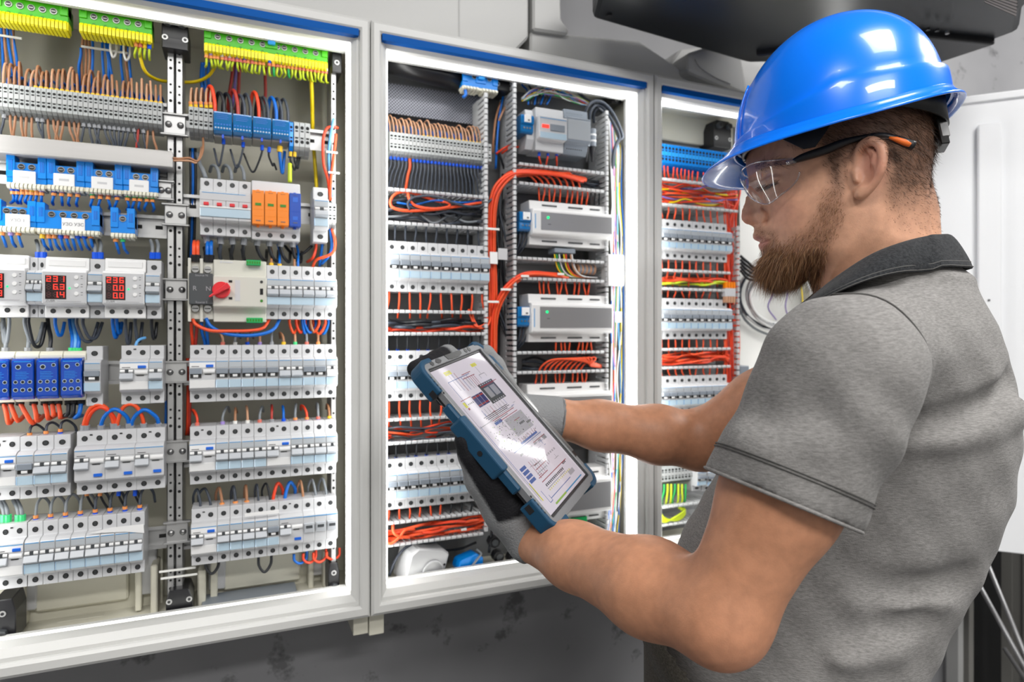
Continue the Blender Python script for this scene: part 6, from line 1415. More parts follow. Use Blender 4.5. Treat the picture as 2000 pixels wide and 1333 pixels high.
# --- colours that belong to the skin itself
hl = (pts-HC)@np.stack([HU, HV, HN], 1); u, v, wv = hl.T; aw = np.abs(wv)
# photo position of every vertex as if mirrored to the near side, for regional tints
near = HC+np.outer(u, HU)+np.outer(v, HV)+np.outer(aw, HN)
xc = near[:, 0]*CA-near[:, 1]*SA; zc = near[:, 0]*SA+near[:, 1]*CA; PX = CX+F*xc/zc; PY = CY-F*(near[:, 2]-CAMZ)/zc
def blob(x, y, r, rx=None): return np.exp(-(((PX-x)/(rx or r))**2+((PY-y)/r)**2))
def inpoly(poly, soft=8.):
    poly = np.array(poly, float); q = np.stack([PX, PY], 1); d = np.full(len(q), 1e9); ins = np.zeros(len(q), bool)
    for a, b in zip(poly, np.roll(poly, -1, 0)):
        e = b-a; t = np.clip(((q-a)@e)/(e@e+1e-9), 0, 1); d = np.minimum(d, np.hypot(*(q-a-t[:, None]*e).T)); c = ((a[1] > q[:, 1]) != (b[1] > q[:, 1])); ins ^= c & (q[:, 0] < a[0]+(q[:, 1]-a[1])*(b[0]-a[0])/(b[1]-a[1]+1e-9))
    return np.clip(.5+np.where(ins, d, -d)/soft/2, 0, 1)
isH = v > -.15
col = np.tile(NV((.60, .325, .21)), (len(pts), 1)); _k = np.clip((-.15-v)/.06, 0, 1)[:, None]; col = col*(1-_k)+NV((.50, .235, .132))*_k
def tintmix(mask, c): 
    global col
    col = col*(1-mask[:, None])+NV(c)*mask[:, None]
tintmix(.55*blob(1455, 425, 16)*isH, (.56, .19, .13)); tintmix(.40*blob(1530, 415, 40)*isH, (.55, .22, .15)); tintmix(.55*blob(1705, 320, 46, 30)*(aw > .06)*isH, (.60, .24, .18)); tintmix(.35*blob(1490, 330, 24, 40)*isH, (.46, .22, .15))
LIPS = [(1468, 462), (1478, 459), (1492, 464), (1505, 471), (1498, 480), (1488, 490), (1478, 486)]
tintmix(.75*inpoly(LIPS, 4)*isH*(u < -.03), (.40, .13, .11))
HAIR = [(1440, 60), (1480, 230), (1560, 285), (1585, 262), (1608, 300), (1628, 372), (1644, 372), (1650, 300), (1676, 282), (1700, 268), (1732, 280), (1738, 330), (1728, 380), (1736, 420), (1760, 450), (1850, 446), (1860, 60)]
BEARD = [(1474, 446), (1492, 442), (1512, 456), (1520, 476), (1540, 470), (1570, 452), (1598, 416), (1612, 372), (1640, 372), (1648, 404), (1640, 442), (1618, 478), (1602, 520), (1592, 545), (1560, 575), (1460, 575), (1470, 520), (1486, 494), (1500, 480), (1506, 470), (1495, 462), (1472, 456)]
hm = inpoly(HAIR, 12)*isH; bm = inpoly(BEARD, 10)*isH*(u < .06)
fade = np.clip((445-PY)/90, .25, 1)
tintmix(.78*hm*fade, (.085, .045, .03)); tintmix(.50*bm, (.20, .095, .055))
arm_l = ~isH & (np.linalg.norm(pts-LE, axis=1) < .1); tintmix(.35*np.exp(-(np.linalg.norm(pts-(LE+NV((0, 0, -.04))), axis=1)/.045)**2)*(~isH), (.50, .19, .12))
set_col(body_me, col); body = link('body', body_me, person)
# --- strands
nrm = np.zeros((len(pts), 3))
_a = pts[fs[:, 2]]-pts[fs[:, 0]]; _b2 = pts[fs[:, 3]]-pts[fs[:, 1]]; fn = np.cross(_a, _b2); farea = np.linalg.norm(fn, axis=1)/2; fn /= np.maximum(np.linalg.norm(fn, axis=1), 1e-12)[:, None]
fc = pts[fs].mean(1)
def fmask(m): return m[fs].mean(1)
RNG = np.random.default_rng(5)
def strands(name, mask, n, length, flow, rad, mats, lenfn=None, lift=.35, jit=.35, droop=0.0, mix=None):
    wgt = fmask(mask)*farea; wgt = wgt/wgt.sum(); idx = RNG.choice(len(fs), n, p=wgt)
    ab = RNG.random((n, 2)); q = fs[idx]; A, B_, C_, D = pts[q[:, 0]], pts[q[:, 1]], pts[q[:, 2]], pts[q[:, 3]]
    root_ = A*((1-ab[:, :1])*(1-ab[:, 1:]))+B_*(ab[:, :1]*(1-ab[:, 1:]))+C_*(ab[:, :1]*ab[:, 1:])+D*((1-ab[:, :1])*ab[:, 1:])
    nn = fn[idx]; fl = flow(root_); fl = fl-nn*(fl*nn).sum(1)[:, None]; fl /= np.maximum(np.linalg.norm(fl, axis=1), 1e-6)[:, None]
    d = fl+nn*lift+RNG.normal(0, jit, (n, 3)); d /= np.linalg.norm(d, axis=1)[:, None]
    L_ = length*(.6+.8*RNG.random(n))*(lenfn(root_) if lenfn else 1)
    side = np.cross(d, RNG.normal(0, 1, (n, 3))); side /= np.linalg.norm(side, axis=1)[:, None]
    p1 = root_+d*(L_*.5)[:, None]; d2 = d+NV((0, 0, -droop))+RNG.normal(0, jit*.4, (n, 3)); p2 = p1+d2*(L_*.5)[:, None]
    r = rad; base = root_-nn*.0006
    V_ = np.stack([base-side*r, base+side*r, p1-side*r*.75, p1+side*r*.75, p2], 1).reshape(-1, 3)
    k = np.arange(n)*5; tri = np.concatenate([np.stack([k, k+1, k+3], 1), np.stack([k, k+3, k+2], 1), np.stack([k+2, k+3, k+4], 1)])
    me = npmesh(name, V_, tri, mats, False); mi = RNG.choice(len(mats), n, p=mix) if mix else np.zeros(n, int); me.polygons.foreach_set('material_index', np.tile(mi, 3).astype(np.int32))
    return link(name, me, person)
cen = hw(.02, .02, 0)
def hair_flow(r): return HU*.9+NV((0, 0, -.75))+0*r
def px_of(r):
    q = r-HC; n_ = HC+np.outer(q@HU, HU)+np.outer(q@HV, HV)+np.outer(np.abs(q@HN), HN); xc = n_[:, 0]*CA-n_[:, 1]*SA; zc = n_[:, 0]*SA+n_[:, 1]*CA
    return CX+F*xc/zc, CY-F*(n_[:, 2]-CAMZ)/zc
strands('hair', hm*np.clip(fade, .35, 1)*(PY > 170), 11000, .011, hair_flow, .00016, ['hair_brown', 'beard_dark'], lambda r: np.clip((440-px_of(r)[1])/150, .25, 1.15), .30, .25, mix=[.8, .2])
def beard_flow(r): return -HU*.25+NV((0, 0, -1.0))+0*r
def beard_len(r):
    x, y = px_of(r); return np.clip(.22+1.1*np.exp(-((x-1515)/75)**2)*np.clip((y-470)/50, 0, 1)+.35*np.clip((y-470)/60, 0, 1), .2, 1.4)*np.where((y < 462) & (x < 1520), .6, 1)
dens = bm*(.35+.65*np.clip((PY-440)/60, 0, 1))+.25*bm*(PX > 1590)
strands('beard', dens, 15000, .017, beard_flow, .00017, ['beard_brown', 'beard_dark', 'beard_light'], beard_len, .35, .28, .15, mix=[.55, .22, .23])
strands('eyebrow', inpoly([(1476, 330), (1490, 318), (1520, 312), (1545, 322), (1520, 322), (1492, 328)], 5)*isH, 900, .008, lambda r: HU+NV((0, 0, .1))+0*r, .00015, ['beard_dark'], None, .25, .2)
strands('eyelash', inpoly([(1484, 363), (1500, 361), (1520, 354), (1521, 358), (1501, 366), (1485, 367)], 3)*isH, 260, .008, lambda r: -HU*.8+NV((0, 0, -.5))+0*r, .00016, ['hair_brown'], None, .9, .15)
# ------------------------------------------------------------------ shirt
HEM0, HEM1 = J(1655, 690, .575), J(1538, 985, .582)
LSd = LE-LS; LSd = LSd/np.linalg.norm(LSd); RSd = (RE-RS)/np.linalg.norm(RE-RS)
hemn = NV(cam(1650, 1032, .57)-cam(1425, 938, .57)); hemn = np.cross(hemn, NV(cam(1540, 985, .6)-cam(1540, 985, .5))); hemn /= np.linalg.norm(hemn)
if hemn[2] > 0: hemn = -hemn
HEMP = NV(cam(1540, 985, .58))
def ridge(p, pts_, amp, sig):
    m = np.full(len(p), 9.)
    for a, b in zip(pts_[:-1], pts_[1:]):
        d = b-a; t = np.clip(((p-a)@d)/(d@d), 0, 1); m = np.minimum(m, np.linalg.norm(p-a-t[:, None]*d, axis=1))
    return amp*np.exp(-(m/sig)**2)
def FP(L_, z=.56): return [NV(cam(x, y, zz if zz else z)) for x, y, zz in L_]
FOLDS = [(FP([(1455+335, 852, .60), (1850, 800, .63), (1930, 745, .67)]), -.008, .010), (FP([(1800, 880, .60), (1870, 850, .62), (1950, 800, .66)]), .006, .010), (FP([(1700, 930, .57), (1770, 870, .58), (1800, 820, .58)]), -.008, .009),
         (FP([(1560, 1160, .58), (1640, 1180, .58), (1760, 1180, .60), (1860, 1120, .65)]), -.009, .012), (FP([(1600, 1210, .58), (1720, 1215, .59), (1830, 1165, .64)]), .006, .012), (FP([(1560, 1260, .58), (1680, 1275, .59), (1800, 1215, .63)]), -.006, .012),
         (FP([(1500, 1320, .58), (1640, 1325, .59), (1760, 1280, .62)]), .006, .012), (FP([(1620, 1120, .58), (1690, 1190, .58), (1740, 1220, .59)]), -.006, .010), (FP([(1640, 1070, .57), (1700, 1000, .57), (1760, 930, .58)]), -.004, .012),
         (FP([(1470, 790, .53), (1520, 810, .52), (1600, 800, .51)]), -.003, .012), (FP([(1450, 860, .54), (1530, 880, .52), (1640, 860, .51)]), .003, .014), (FP([(1740, 900, .54), (1700, 840, .52), (1660, 800, .51)]), .004, .012)]
def sleeve_f(p): return chain(p, [LS+NV((0, 0, .004)), LS*.55+LE*.45, LS*.25+LE*.75], [.0645, .0625, .0600], .02)
def RID(p, P_, a, sg):
    c = np.mean(P_, 0); m = np.linalg.norm(p-c, axis=1) < .2; out = np.zeros(len(p))
    if m.any(): out[m] = ridge(p[m], P_, a, sg)
    return out
def shirt_f(p, folds=True):
    t = torso_f(p, .002)
    trap = smin(rcone(p, J(1735, 645, .725), LS+NV((0, 0, .006)), .056, .056), rcone(p, J(1735, 645, .725), RS+NV((0, 0, .006)), .056, .05), .03)
    s = smin(t, trap, .05)
    s = smin(s, rcone(p, NK0, NK1, .060, .071), .045)
    sl = smax(sleeve_f(p), (p-HEMP)@hemn, .002)
    s = smin(s, sl, .022)
    sr = smax(chain(p, [RS, RS*.6+RE*.4, RS*.3+RE*.7], [.056, .056, .056], .02), (p-RS)@RSd-.05, .002)
    s = smin(s, sr, .02)
    if not folds: return s
    for P_, a, sg in FOLDS: s = s-RID(p, P_, a, sg)
    s = s-.0012*np.sin(p[:, 2]*95+p[:, 0]*40)*np.sin(p[:, 0]*70-p[:, 1]*55)
    return s
FOLDS = [([NV(x) for x in spline([tuple(q) for q in project(np.array(P_), lambda p: shirt_f(p, False), 12)], 4)], a*1.9, sg*1.25) for P_, a, sg in FOLDS]
sp, sf = surface(shirt_f, (lo[0]+.05, lo[1]-.02, SZ[0]+.015), (hi[0]+.03, hi[1]+.03, BZ(460)), .0042)
BN = RGT*-1            # toward the camera side
BC = NV(cam(1715, 560, .715))
def bpw(px, py, wv):
    r = NV(ray(px, py)); o = NV((0, 0, CAMZ)); t = ((BC+BN*wv-o)@BN)/(r@BN); return o+r*t
def clipmesh(P_, F_, keep):
    F_ = F_[keep[F_].all(1)]; used = np.unique(F_); mp = -np.ones(len(P_), int); mp[used] = np.arange(len(used)); return P_[used], mp[F_]
sp = relax(sp, sf, 2)
dl = (sp-HEMP)@hemn
dist_t = torso_f(sp, .0)
cutl = (dl > -.0016) & (dl < .012) & (sleeve_f(sp) < -.004) & (dist_t > -.002)
dr = (sp-RS)@RSd; cutr = (dr > .0485) & (rcone(sp, RS, RE, .056, .056) < -.004) & (dist_t > .0)
_cb, _cf = bpw(1830, 498, 0), bpw(1575, 604, 0); _cn = np.cross(RGT, _cf-_cb); _cn *= np.sign(_cn[2])/np.linalg.norm(_cn); neckcut = ((sp-_cb)@_cn > .012) & (np.linalg.norm((sp-NK1)[:, :2], axis=1) < .16)
keep = ~(cutl | cutr | neckcut | (sp[:, 2] > BZ(465)) | (sp[:, 2] < SZ[0]+.0245))
sp, sf = clipmesh(sp, sf, keep)
shirt = link('shirt', npmesh('shirt', sp, sf, ['shirt_grey', 'shirt_inside']), person)
md = shirt.modifiers.new('thickness', 'SOLIDIFY'); md.thickness = .0022; md.offset = -1; md.material_offset = 1
# hem band, stitching and seam
def surf_snap(P_, f, off=.0006, it=5):
    q = project(np.array(P_, float), f, it); h = .001; G = np.stack([(f(q+np.eye(3)[k]*h)-f(q-np.eye(3)[k]*h)) for k in range(3)], 1); G /= np.linalg.norm(G, axis=1)[:, None]; return q+G*off
def hem_ring(s, off):
    a_ = np.cross(hemn, NV((0, 0, 1))); a_ /= np.linalg.norm(a_); b_ = np.cross(hemn, a_); t0 = ((HEMP+hemn*s-LS)@hemn)/(LSd@hemn); c = LS+LSd*t0; out = []
    for t in np.linspace(0, 2*math.pi, 49):
        d = a_*math.cos(t)+b_*math.sin(t); r = np.linspace(.03, .10, 60); v = shirt_f(c+r[:, None]*d); k = max(1, int(np.argmax(v > 0))) if (v > 0).any() else 36; out.append(c+d*(r[k-1]+(r[k]-r[k-1])*(-v[k-1])/(v[k]-v[k-1])+off))
    return out
for nm, s in (('hem_stitch', -.0235), ('hem_stitch', -.026)): MB().tube([tuple(q) for q in hem_ring(s, .0009)], .0006, 5).build(nm, 'seam', shirt)
MB().tube([tuple(q) for q in hem_ring(-.0015, -.0004)], .0016, 6).build('sleeve_hem', 'shirt_grey', shirt, smooth=True)
sm = [NV(cam(x, y, z)) for x, y, z in ((1630, 604, .56), (1656, 612, .55), (1700, 632, .55), (1740, 678, .55), (1770, 730, .555), (1792, 790, .56), (1797, 850, .565), (1780, 900, .57))]
MB().tube([tuple(q) for q in surf_snap([NV(q) for q in spline([tuple(x) for x in sm], 5)], shirt_f, .0009, 14)], .0008, 6).build('armhole_seam', 'seam', shirt)
# collar: a folded band, mirrored across the neck
def mirror(q): return q-2*((q-BC)@BN)*BN
top = [(1832, 458, 0), (1806, 460, .028), (1760, 470, .052), (1700, 494, .064), (1640, 532, .062), (1594, 570, .046), (1566, 596, .022)]
rim = [(1836, 462, 0), (1812, 464, .034), (1768, 476, .060), (1706, 500, .072), (1644, 540, .070), (1590, 580, .052), (1560, 606, .024)]
bot = [(1862, 538, 0), (1822, 535, .046), (1766, 534, .080), (1706, 546, .098), (1646, 568, .102), (1588, 598, .085), (1540, 632, .05)]
inn = [(1828, 505, 0), (1806, 507, .026), (1760, 520, .048), (1704, 540, .058), (1650, 570, .056), (1604, 598, .042), (1575, 612, .022)]
def loop(L_):
    h = [bpw(*q) for q in L_]; h = [NV(q) for q in spline(h, 5)]; return h[::-1]+[mirror(q) for q in h[1:]]
def push(L_, f, off):
    q = np.array(L_, float)
    for _ in range(6):
        v = f(q); h = .001; G = np.stack([(f(q+np.eye(3)[k]*h)-f(q-np.eye(3)[k]*h))/(2*h) for k in range(3)], 1); G[:, 2] *= .3; q = q+G/np.maximum(np.linalg.norm(G, axis=1), .3)[:, None]*np.maximum(off-v, 0)[:, None]*.8
    return list(q)
rows_ = [loop(inn), loop(top), loop(rim), [a*.5+b*.5+(a*.5+b*.5-BC)*np.array([.06, .06, 0]) for a, b in zip(loop(rim), loop(bot))], loop(bot)]
K_ = len(rows_[0]); rows_[1] = push(rows_[1], body_f, .004); rows_[2] = push(rows_[2], body_f, .010); rows_[3] = push(rows_[3], shirt_f, .009); rows_[4] = push(rows_[4], shirt_f, .004); cv = np.concatenate(rows_); cf = np.array([(r*K_+i, r*K_+i+1, (r+1)*K_+i+1, (r+1)*K_+i) for r in range(len(rows_)-1) for i in range(K_-1)])
collar = link('collar', npmesh('collar', cv, cf, 'collar_dark'), person)
md = collar.modifiers.new('t', 'SOLIDIFY'); md.thickness = .003; md.offset = 0; md = collar.modifiers.new('s', 'SUBSURF'); md.levels = 2; md.render_levels = 2
for fr in (.55, .85):
    MB().tube([tuple(a*(1-fr)+b*fr+(b-BC)*np.array([.012, .012, 0])) for a, b in list(zip(rows_[3], rows_[4]))[3:-3]], .0006, 5).build('collar_stitch', 'seam', collar)
# ------------------------------------------------------------------ trousers, belt, shoes
WZ = SZ[0]
HIP = NV((*(SC[0]+FWD[:2]*-.005), WZ-.10))
def trouser_f(p):
    z = p[:, 2]; cx = SC[2, 0]; cy = SC[2, 1]
    dx = p[:, 0]-cx; dy = p[:, 1]-cy; f = dx*FWD[0]+dy*FWD[1]; w_ = dx*RGT[0]+dy*RGT[1]
    gw = -.005+.016*np.clip(f/.08, 0, 1); a, b = SA_[2]+gw, SB[2]+gw
    t = (((np.abs(f)/a)**2.2+(np.abs(w_)/b)**2.2)**(1/2.2)-1)*.125
    t = smax(t, np.abs(z-(WZ-.03))-.185, .01)
    out = t
    for s in (-1, 1):
        hipj = HIP+RGT*.09*s; knee = hipj+NV((0, 0, -.46))+FWD*.03; ank = NV((knee[0], knee[1], .09))-FWD*.03
        out = smin(out, chain(p, [hipj, knee, ank], [.098, .070, .060], .03), .03)
    return out
tp, tf = surface(trouser_f, (SC[2, 0]-.3, SC[2, 1]-.3, .04), (SC[2, 0]+.3, SC[2, 1]+.3, WZ+.17), .008)
tp = relax(tp, tf, 2); top_ = BZ(1290)
tilt = (tp-NV((*SC[2], 0)))@FWD
tp, tf = clipmesh(tp, tf, tp[:, 2] < np.maximum(BZ(1392)+tilt*.65, BZ(1405)))
trousers = link('trousers', npmesh('trousers', tp, tf, 'trouser'), person)
md = trousers.modifiers.new('t', 'SOLIDIFY'); md.thickness = .004; md.offset = 1
def belt_loop(dz, grow):
    out = []
    for t in np.linspace(0, 2*math.pi, 64):
        c, s = math.cos(t), math.sin(t); gw = -.003+.016*min(1, max(0, c*1.6)); a, b = SA_[2]+gw+grow, SB[2]+gw+grow; k = (abs(c)**2.2+abs(s)**2.2)**(-1/2.2); f = a*k*c; w_ = b*k*s
        out.append(NV((*(SC[2]+FWD[:2]*f+RGT[:2]*w_), max(BZ(1392)+f*.65, BZ(1405))+dz)))
    return out
L0, L1 = belt_loop(-.006, .004), belt_loop(-.046, .005); n = len(L0)
link('waistband', npmesh('waistband', np.concatenate([L0, L1]), np.array([(i, i+1, n+i+1, n+i) for i in range(n-1)]), 'trouser'), trousers).modifiers.new('t', 'SOLIDIFY').thickness = .004
for s in (-1, 1):
    hipj = HIP+RGT*.09*s; c = NV((hipj[0], hipj[1], .05))+FWD*.06
    ax_ = np.stack([FWD, RGT, HV])
    pp, ff = surface(lambda p: smax(smin(ell(p, c, (.145, .05, .05), ax_), rcone(p, c-FWD*.07, c-FWD*.07+NV((0, 0, .07)), .045, .045), .02), .004-p[:, 2], .003), c-.2, c+.2, .007)
    link('shoe', npmesh('shoe', pp, ff, 'black_soft'), person)
# ------------------------------------------------------------------ gloves
GREY, BLK = NV((.23, .235, .24)), NV((.012, .012, .014))
def glove(nm, f, w0, wd, blackf, lo_, hi_):
    pp, ff = surface(lambda p: smax(f(p), -((p-w0)@wd), .0008), lo_, hi_, .0028); pp = relax(pp, ff, 2)
    e = (pp-w0)@wd
    pp, ff = clipmesh(pp, ff, ~((e < .0016) & (f(pp) < -.0022)))
    me = npmesh(nm, pp, ff, 'glove'); k = blackf(pp)[:, None]; set_col(me, GREY*(1-k)+BLK*k); o = link(nm, me, person)
    m_ = o.modifiers.new('t', 'SOLIDIFY'); m_.thickness = .002; m_.offset = 1
    e = (pp-w0)@wd; q = pp[np.abs(e) < .003]; c = q.mean(0); a_ = np.cross(wd, HV); a_ /= np.linalg.norm(a_); b_ = np.cross(wd, a_); an = np.arctan2((q-c)@b_, (q-c)@a_); rad = np.hypot((q-c)@b_, (q-c)@a_)
    ring = []
    for t in np.linspace(-math.pi, math.pi, 33):
        d = np.abs((an-t+math.pi) % (2*math.pi)-math.pi) < .25; r_ = rad[d].mean() if d.any() else rad.mean(); ring.append(tuple(c+(a_*math.cos(t)+b_*math.sin(t))*(r_+.0012)+wd*.002))
    MB().tube(ring, .0022, 7, cap=False).build('cuff_edge', 'zinc_dark', o, smooth=True)
    return o
# left hand: palm under the left long edge, thumb along the edge, fingers spread behind the tablet
PL1, PL2 = J(998, 985, .80), J(962, 928, .795)
LH = dict(palm=[LW, PL1, PL2, J(950, 890, .80)])
lf = [[TH(.0, -.125, -.038), TH(.03, -.105, -.036), TH(.062, -.098, -.034), TH(.085, -.096, -.031)], [TH(.004, -.142, -.038), TH(.036, -.128, -.036), TH(.070, -.122, -.034), TH(.096, -.120, -.031)], [TH(.006, -.162, -.038), TH(.036, -.152, -.036), TH(.068, -.148, -.034), TH(.090, -.147, -.031)], [TH(.008, -.182, -.038), TH(.032, -.177, -.036), TH(.055, -.175, -.034), TH(.073, -.174, -.031)]]
lt = [J(992, 985, .79), J(948, 925, .785), J(922, 890, .775), J(908, 862, .768)]
def lglove_f(p):
    g = chain(p, LH['palm'], [.0310, .0320, .029, .022], .02)
    for q in lf: g = smin(g, chain(p, q, [.0115, .0105, .0098, .009], .004), .006)
    return smin(g, chain(p, lt, [.020, .018, .0140, .0112], .008), .012)
wd = c2w((-.80, .45, .30)); wd /= np.linalg.norm(wd)
LDIR = c2w((-.83, -.55, 0)); LAX = (PL2-LW)/np.linalg.norm(PL2-LW)
def lblack(q):
    t = (q-LW)@LAX; e = (q-LW-np.outer(t, LAX))@LDIR
    return np.clip((t-.040-.25*e)/.005, 0, 1)*np.clip((.0205-e)/.003, 0, 1)
glove('glove', lglove_f, LW-wd*.012, wd, lblack, np.minimum.reduce([LW, TH(-.06, -.06, -.08), TH(.12, -.25, -.0), TH(.12, -.06, -.08), TH(-.06, -.25, 0)])-.05, np.maximum.reduce([LW, TH(-.06, -.06, -.08), TH(.12, -.25, 0), TH(.12, -.06, -.08), TH(-.06, -.25, 0)])+.05)
# right hand: holds the far top corner, fingers along the top edge
rf = [[TH(.128, .030, -.036), TH(.085, .026, -.032), TH(.050, .023, -.028), TH(.022, .022, -.026)], [TH(.132, .012, -.042), TH(.095, .006, -.040), TH(.060, .002, -.038), TH(.035, .0, -.036)], [TH(.134, -.008, -.042), TH(.098, -.016, -.040), TH(.066, -.022, -.038), TH(.045, -.026, -.036)], [TH(.134, -.030, -.042), TH(.104, -.038, -.040), TH(.080, -.044, -.038), TH(.062, -.048, -.036)]]
rt = [TH(.158, -.085, -.030), TH(.166, -.055, -.020), TH(.165, -.025, -.010), TH(.156, -.004, -.002)]
def rglove_f(p):
    g = chain(p, [RW, TH(.148, -.085, -.046), TH(.146, -.03, -.048), TH(.138, .012, -.044)], [.0305, .031, .029, .021], .02)
    for q in rf: g = smin(g, chain(p, q, [.0125, .0115, .0105, .0095], .004), .006)
    return smin(g, chain(p, rt, [.016, .0145, .012, .0105], .008), .010)
wd2 = TH(.148, -.085, -.046)-RE; wd2 /= np.linalg.norm(wd2)
def rblack(q): t = (q-TH(.118, .02, -.03))@(-TR); return np.clip(t/.008, 0, 1)
A_ = [RW, TH(0, .06, -.08), TH(.20, -.12, 0), TH(.2, .06, -.08), TH(0, -.12, -.08)]
glove('glove', rglove_f, RW-wd2*.008, wd2, rblack, np.minimum.reduce(A_)-.05, np.maximum.reduce(A_)+.05)
# ------------------------------------------------------------------ hard hat
tl = math.radians(10)
HF_ = -HU*math.cos(tl)-HV*math.sin(tl); HUP = HV*math.cos(tl)-HU*math.sin(tl)
_u, _v = hp(1634, 256); HO = hw(_u, _v, 0)
hat = thing('hard_hat', 'glossy blue hard hat worn by the person', 'hard hat', HO)
def hatpt(f, s, h): return HF_*f+HN*s+HUP*h
NA = 96; Hh_ = .122
def drop(a): return -(.019+.005*max(0, -math.cos(a)))*math.sin(a)**2
def hat_r(a, t):
    c, s = math.cos(a), math.sin(a); af = .110 if c > 0 else .108; b = .108
    k = 1/math.sqrt((c/af)**2+(s/b)**2)
    return k*(1-t**2.35)**(1/2.2)
def ledge(a): c = math.cos(a); return .25-.17*max(0, c)**.8-.04*max(0, -c)
def hat_pos(a, t, ext=0.0):
    c = math.cos(a); r = hat_r(a, t)+ext
    return hatpt(c*r-.010*t-.007*t*max(0, c), math.sin(a)*r, t*Hh_+drop(a)*(1-t)**2)
mbv = []; mbf = []; rowsT = [(0, i/5, 0) for i in range(6)]+[(1, i/26, 0) for i in range(27)]
for kind, fr, _ in rowsT:
    for j in range(NA):
        a = 2*math.pi*j/NA; l = ledge(a); aa = min(a, 2*math.pi-a)
        pan = .0030*min(1, max(0, (.40-aa)/.05))
        if kind == 0: t = l*fr; ext = .0050
        else: t = l+.008+(1-l-.008)*math.sin(fr*math.pi/2)**.9; ext = 0
        ext = max(ext, pan*min(1, max(0, (.60-t)/.03)))
        mbv.append(hat_pos(a, t, ext))
for i in range(len(rowsT)-1):
    for j in range(NA): mbf.append((i*NA+j, i*NA+(j+1) % NA, (i+1)*NA+(j+1) % NA, (i+1)*NA+j))
me = npmesh('shell', np.array(mbv), np.array(mbf), 'helmet_blue'); sh = link('shell', me, hat)
md = sh.modifiers.new('t', 'SOLIDIFY'); md.thickness = .003; md.offset = -1
md = sh.modifiers.new('b', 'BEVEL'); md.width = .0012; md.segments = 2; md.limit_method = 'ANGLE'; md.angle_limit = .6
# brim: flange all round, peak at the front
bv = []; bf = []; 
def brim_w(a):
    c = math.cos(a); return .007+(.034*max(0, c)**2.2 if c > 0 else .003*(-c))
R5 = [(0, .010, 0), (.25, .002, 0), (.6, -.002, 0), (1, -.004, -.3), (1.0, -.0075, -.3), (.5, -.006, 0), (-.15, -.003, 0)]
for k, (fr, hh, dr_) in enumerate(R5):
    for j in range(NA):
        a = 2*math.pi*j/NA; r = hat_r(a, 0)+.005; w_ = brim_w(a); c = max(0, math.cos(a)); d_ = -fr*.012*c**2+drop(a)
        rr = r+w_*fr; bv.append(hatpt(math.cos(a)*rr, math.sin(a)*rr, hh+d_))
for k in range(len(R5)):
    for j in range(NA): k2 = (k+1) % len(R5); bf.append((k*NA+j, k*NA+(j+1) % NA, k2*NA+(j+1) % NA, k2*NA+j))
br = link('brim', npmesh('brim', np.array(bv), np.array(bf), 'helmet_blue'), hat); md = br.modifiers.new('s', 'SUBSURF'); md.levels = 1; md.render_levels = 1
# front panel ribs
for sgn in (1, -1):
    pts_ = []
    for t in np.linspace(.04, .34, 8): a = .40*sgn; pts_.append(tuple(hat_pos(a, t*1.7, .0028)))
    MB().tube(pts_, .0012, 6).build('front_rib', 'helmet_blue', hat, smooth=True)
# harness: head band inside and rear ratchet
hb0 = []; hb1 = []
for j in range(NA+1):
    a = 2*math.pi*j/NA; c = math.cos(a); r = 1/math.sqrt((math.cos(a)/.103)**2+(math.sin(a)/.084)**2); hb0.append(hatpt(math.cos(a)*r, math.sin(a)*r, .006)); hb1.append(hatpt(math.cos(a)*r*.985, math.sin(a)*r*.985, -.004-.024*max(0, -c)**2))
n = len(hb0); q = link('head_band', npmesh('head_band', np.array(hb0+hb1), np.array([(i, i+1, n+i+1, n+i) for i in range(n-1)]), 'strap_black'), hat); q.modifiers.new('t', 'SOLIDIFY').thickness = .003
for px, py, wv, nm in ((1580, 268, .084, 'strap_anchor'),):
    for s_ in (1, -1):
        c = hpw(px, py, wv*1.0); c = hw((c-HC)@HU, (c-HC)@HV, wv*s_)-HO
        MB().prism([(-.030, .004), (-.005, -.012), (.006, -.011), (.022, .012), (.02, .03), (-.03, .02)], -.001, .001, axis='y').build(nm, 'strap_black', hat).matrix_local = Matrix(((HU[0], HN[0]*-1, HV[0], c[0]), (HU[1], HN[1]*-1, HV[1], c[1]), (HU[2], HN[2]*-1, HV[2], c[2]), (0, 0, 0, 1)))
c0, c1 = hpw(1830, 236, .0)-HO, hpw(1842, 290, .0)-HO
b = MB(); d = NV(c1-c0); s_ = HN
vs = [c0-s_*.02-HU*.004, c0+s_*.02-HU*.004, c1+s_*.02-HU*.004, c1-s_*.02-HU*.004, c0-s_*.02+HU*.004, c0+s_*.02+HU*.004, c1+s_*.02+HU*.004, c1-s_*.02+HU*.004]
b.add(vs, [(0, 3, 2, 1), (4, 5, 6, 7), (0, 1, 5, 4), (1, 2, 6, 5), (2, 3, 7, 6), (3, 0, 4, 7)]); b.build('rear_ratchet', 'strap_black', hat, bevel=.001)
b = MB(); m0 = c0*.75+c1*.25; m1 = c0*.25+c1*.75
vs = [m0-s_*.021+HU*.0045-HU*.004, m0+s_*.0205-HU*.002, m1+s_*.0205-HU*.002, m1-s_*.0205-HU*.002, m0-s_*.0205+HU*.0055, m0+s_*.0205+HU*.0055, m1+s_*.0205+HU*.0055, m1-s_*.0205+HU*.0055]
b.add(vs, [(0, 3, 2, 1), (4, 5, 6, 7), (0, 1, 5, 4), (1, 2, 6, 5), (2, 3, 7, 6), (3, 0, 4, 7)]); b.build('ratchet_plate', 'zinc', hat, bevel=.0008)
# ------------------------------------------------------------------ safety glasses
GO = hpw(1500, 350, .05)
gl = thing('safety_glasses', 'clear wraparound safety glasses with black and orange temples on the person', 'safety glasses', GO)
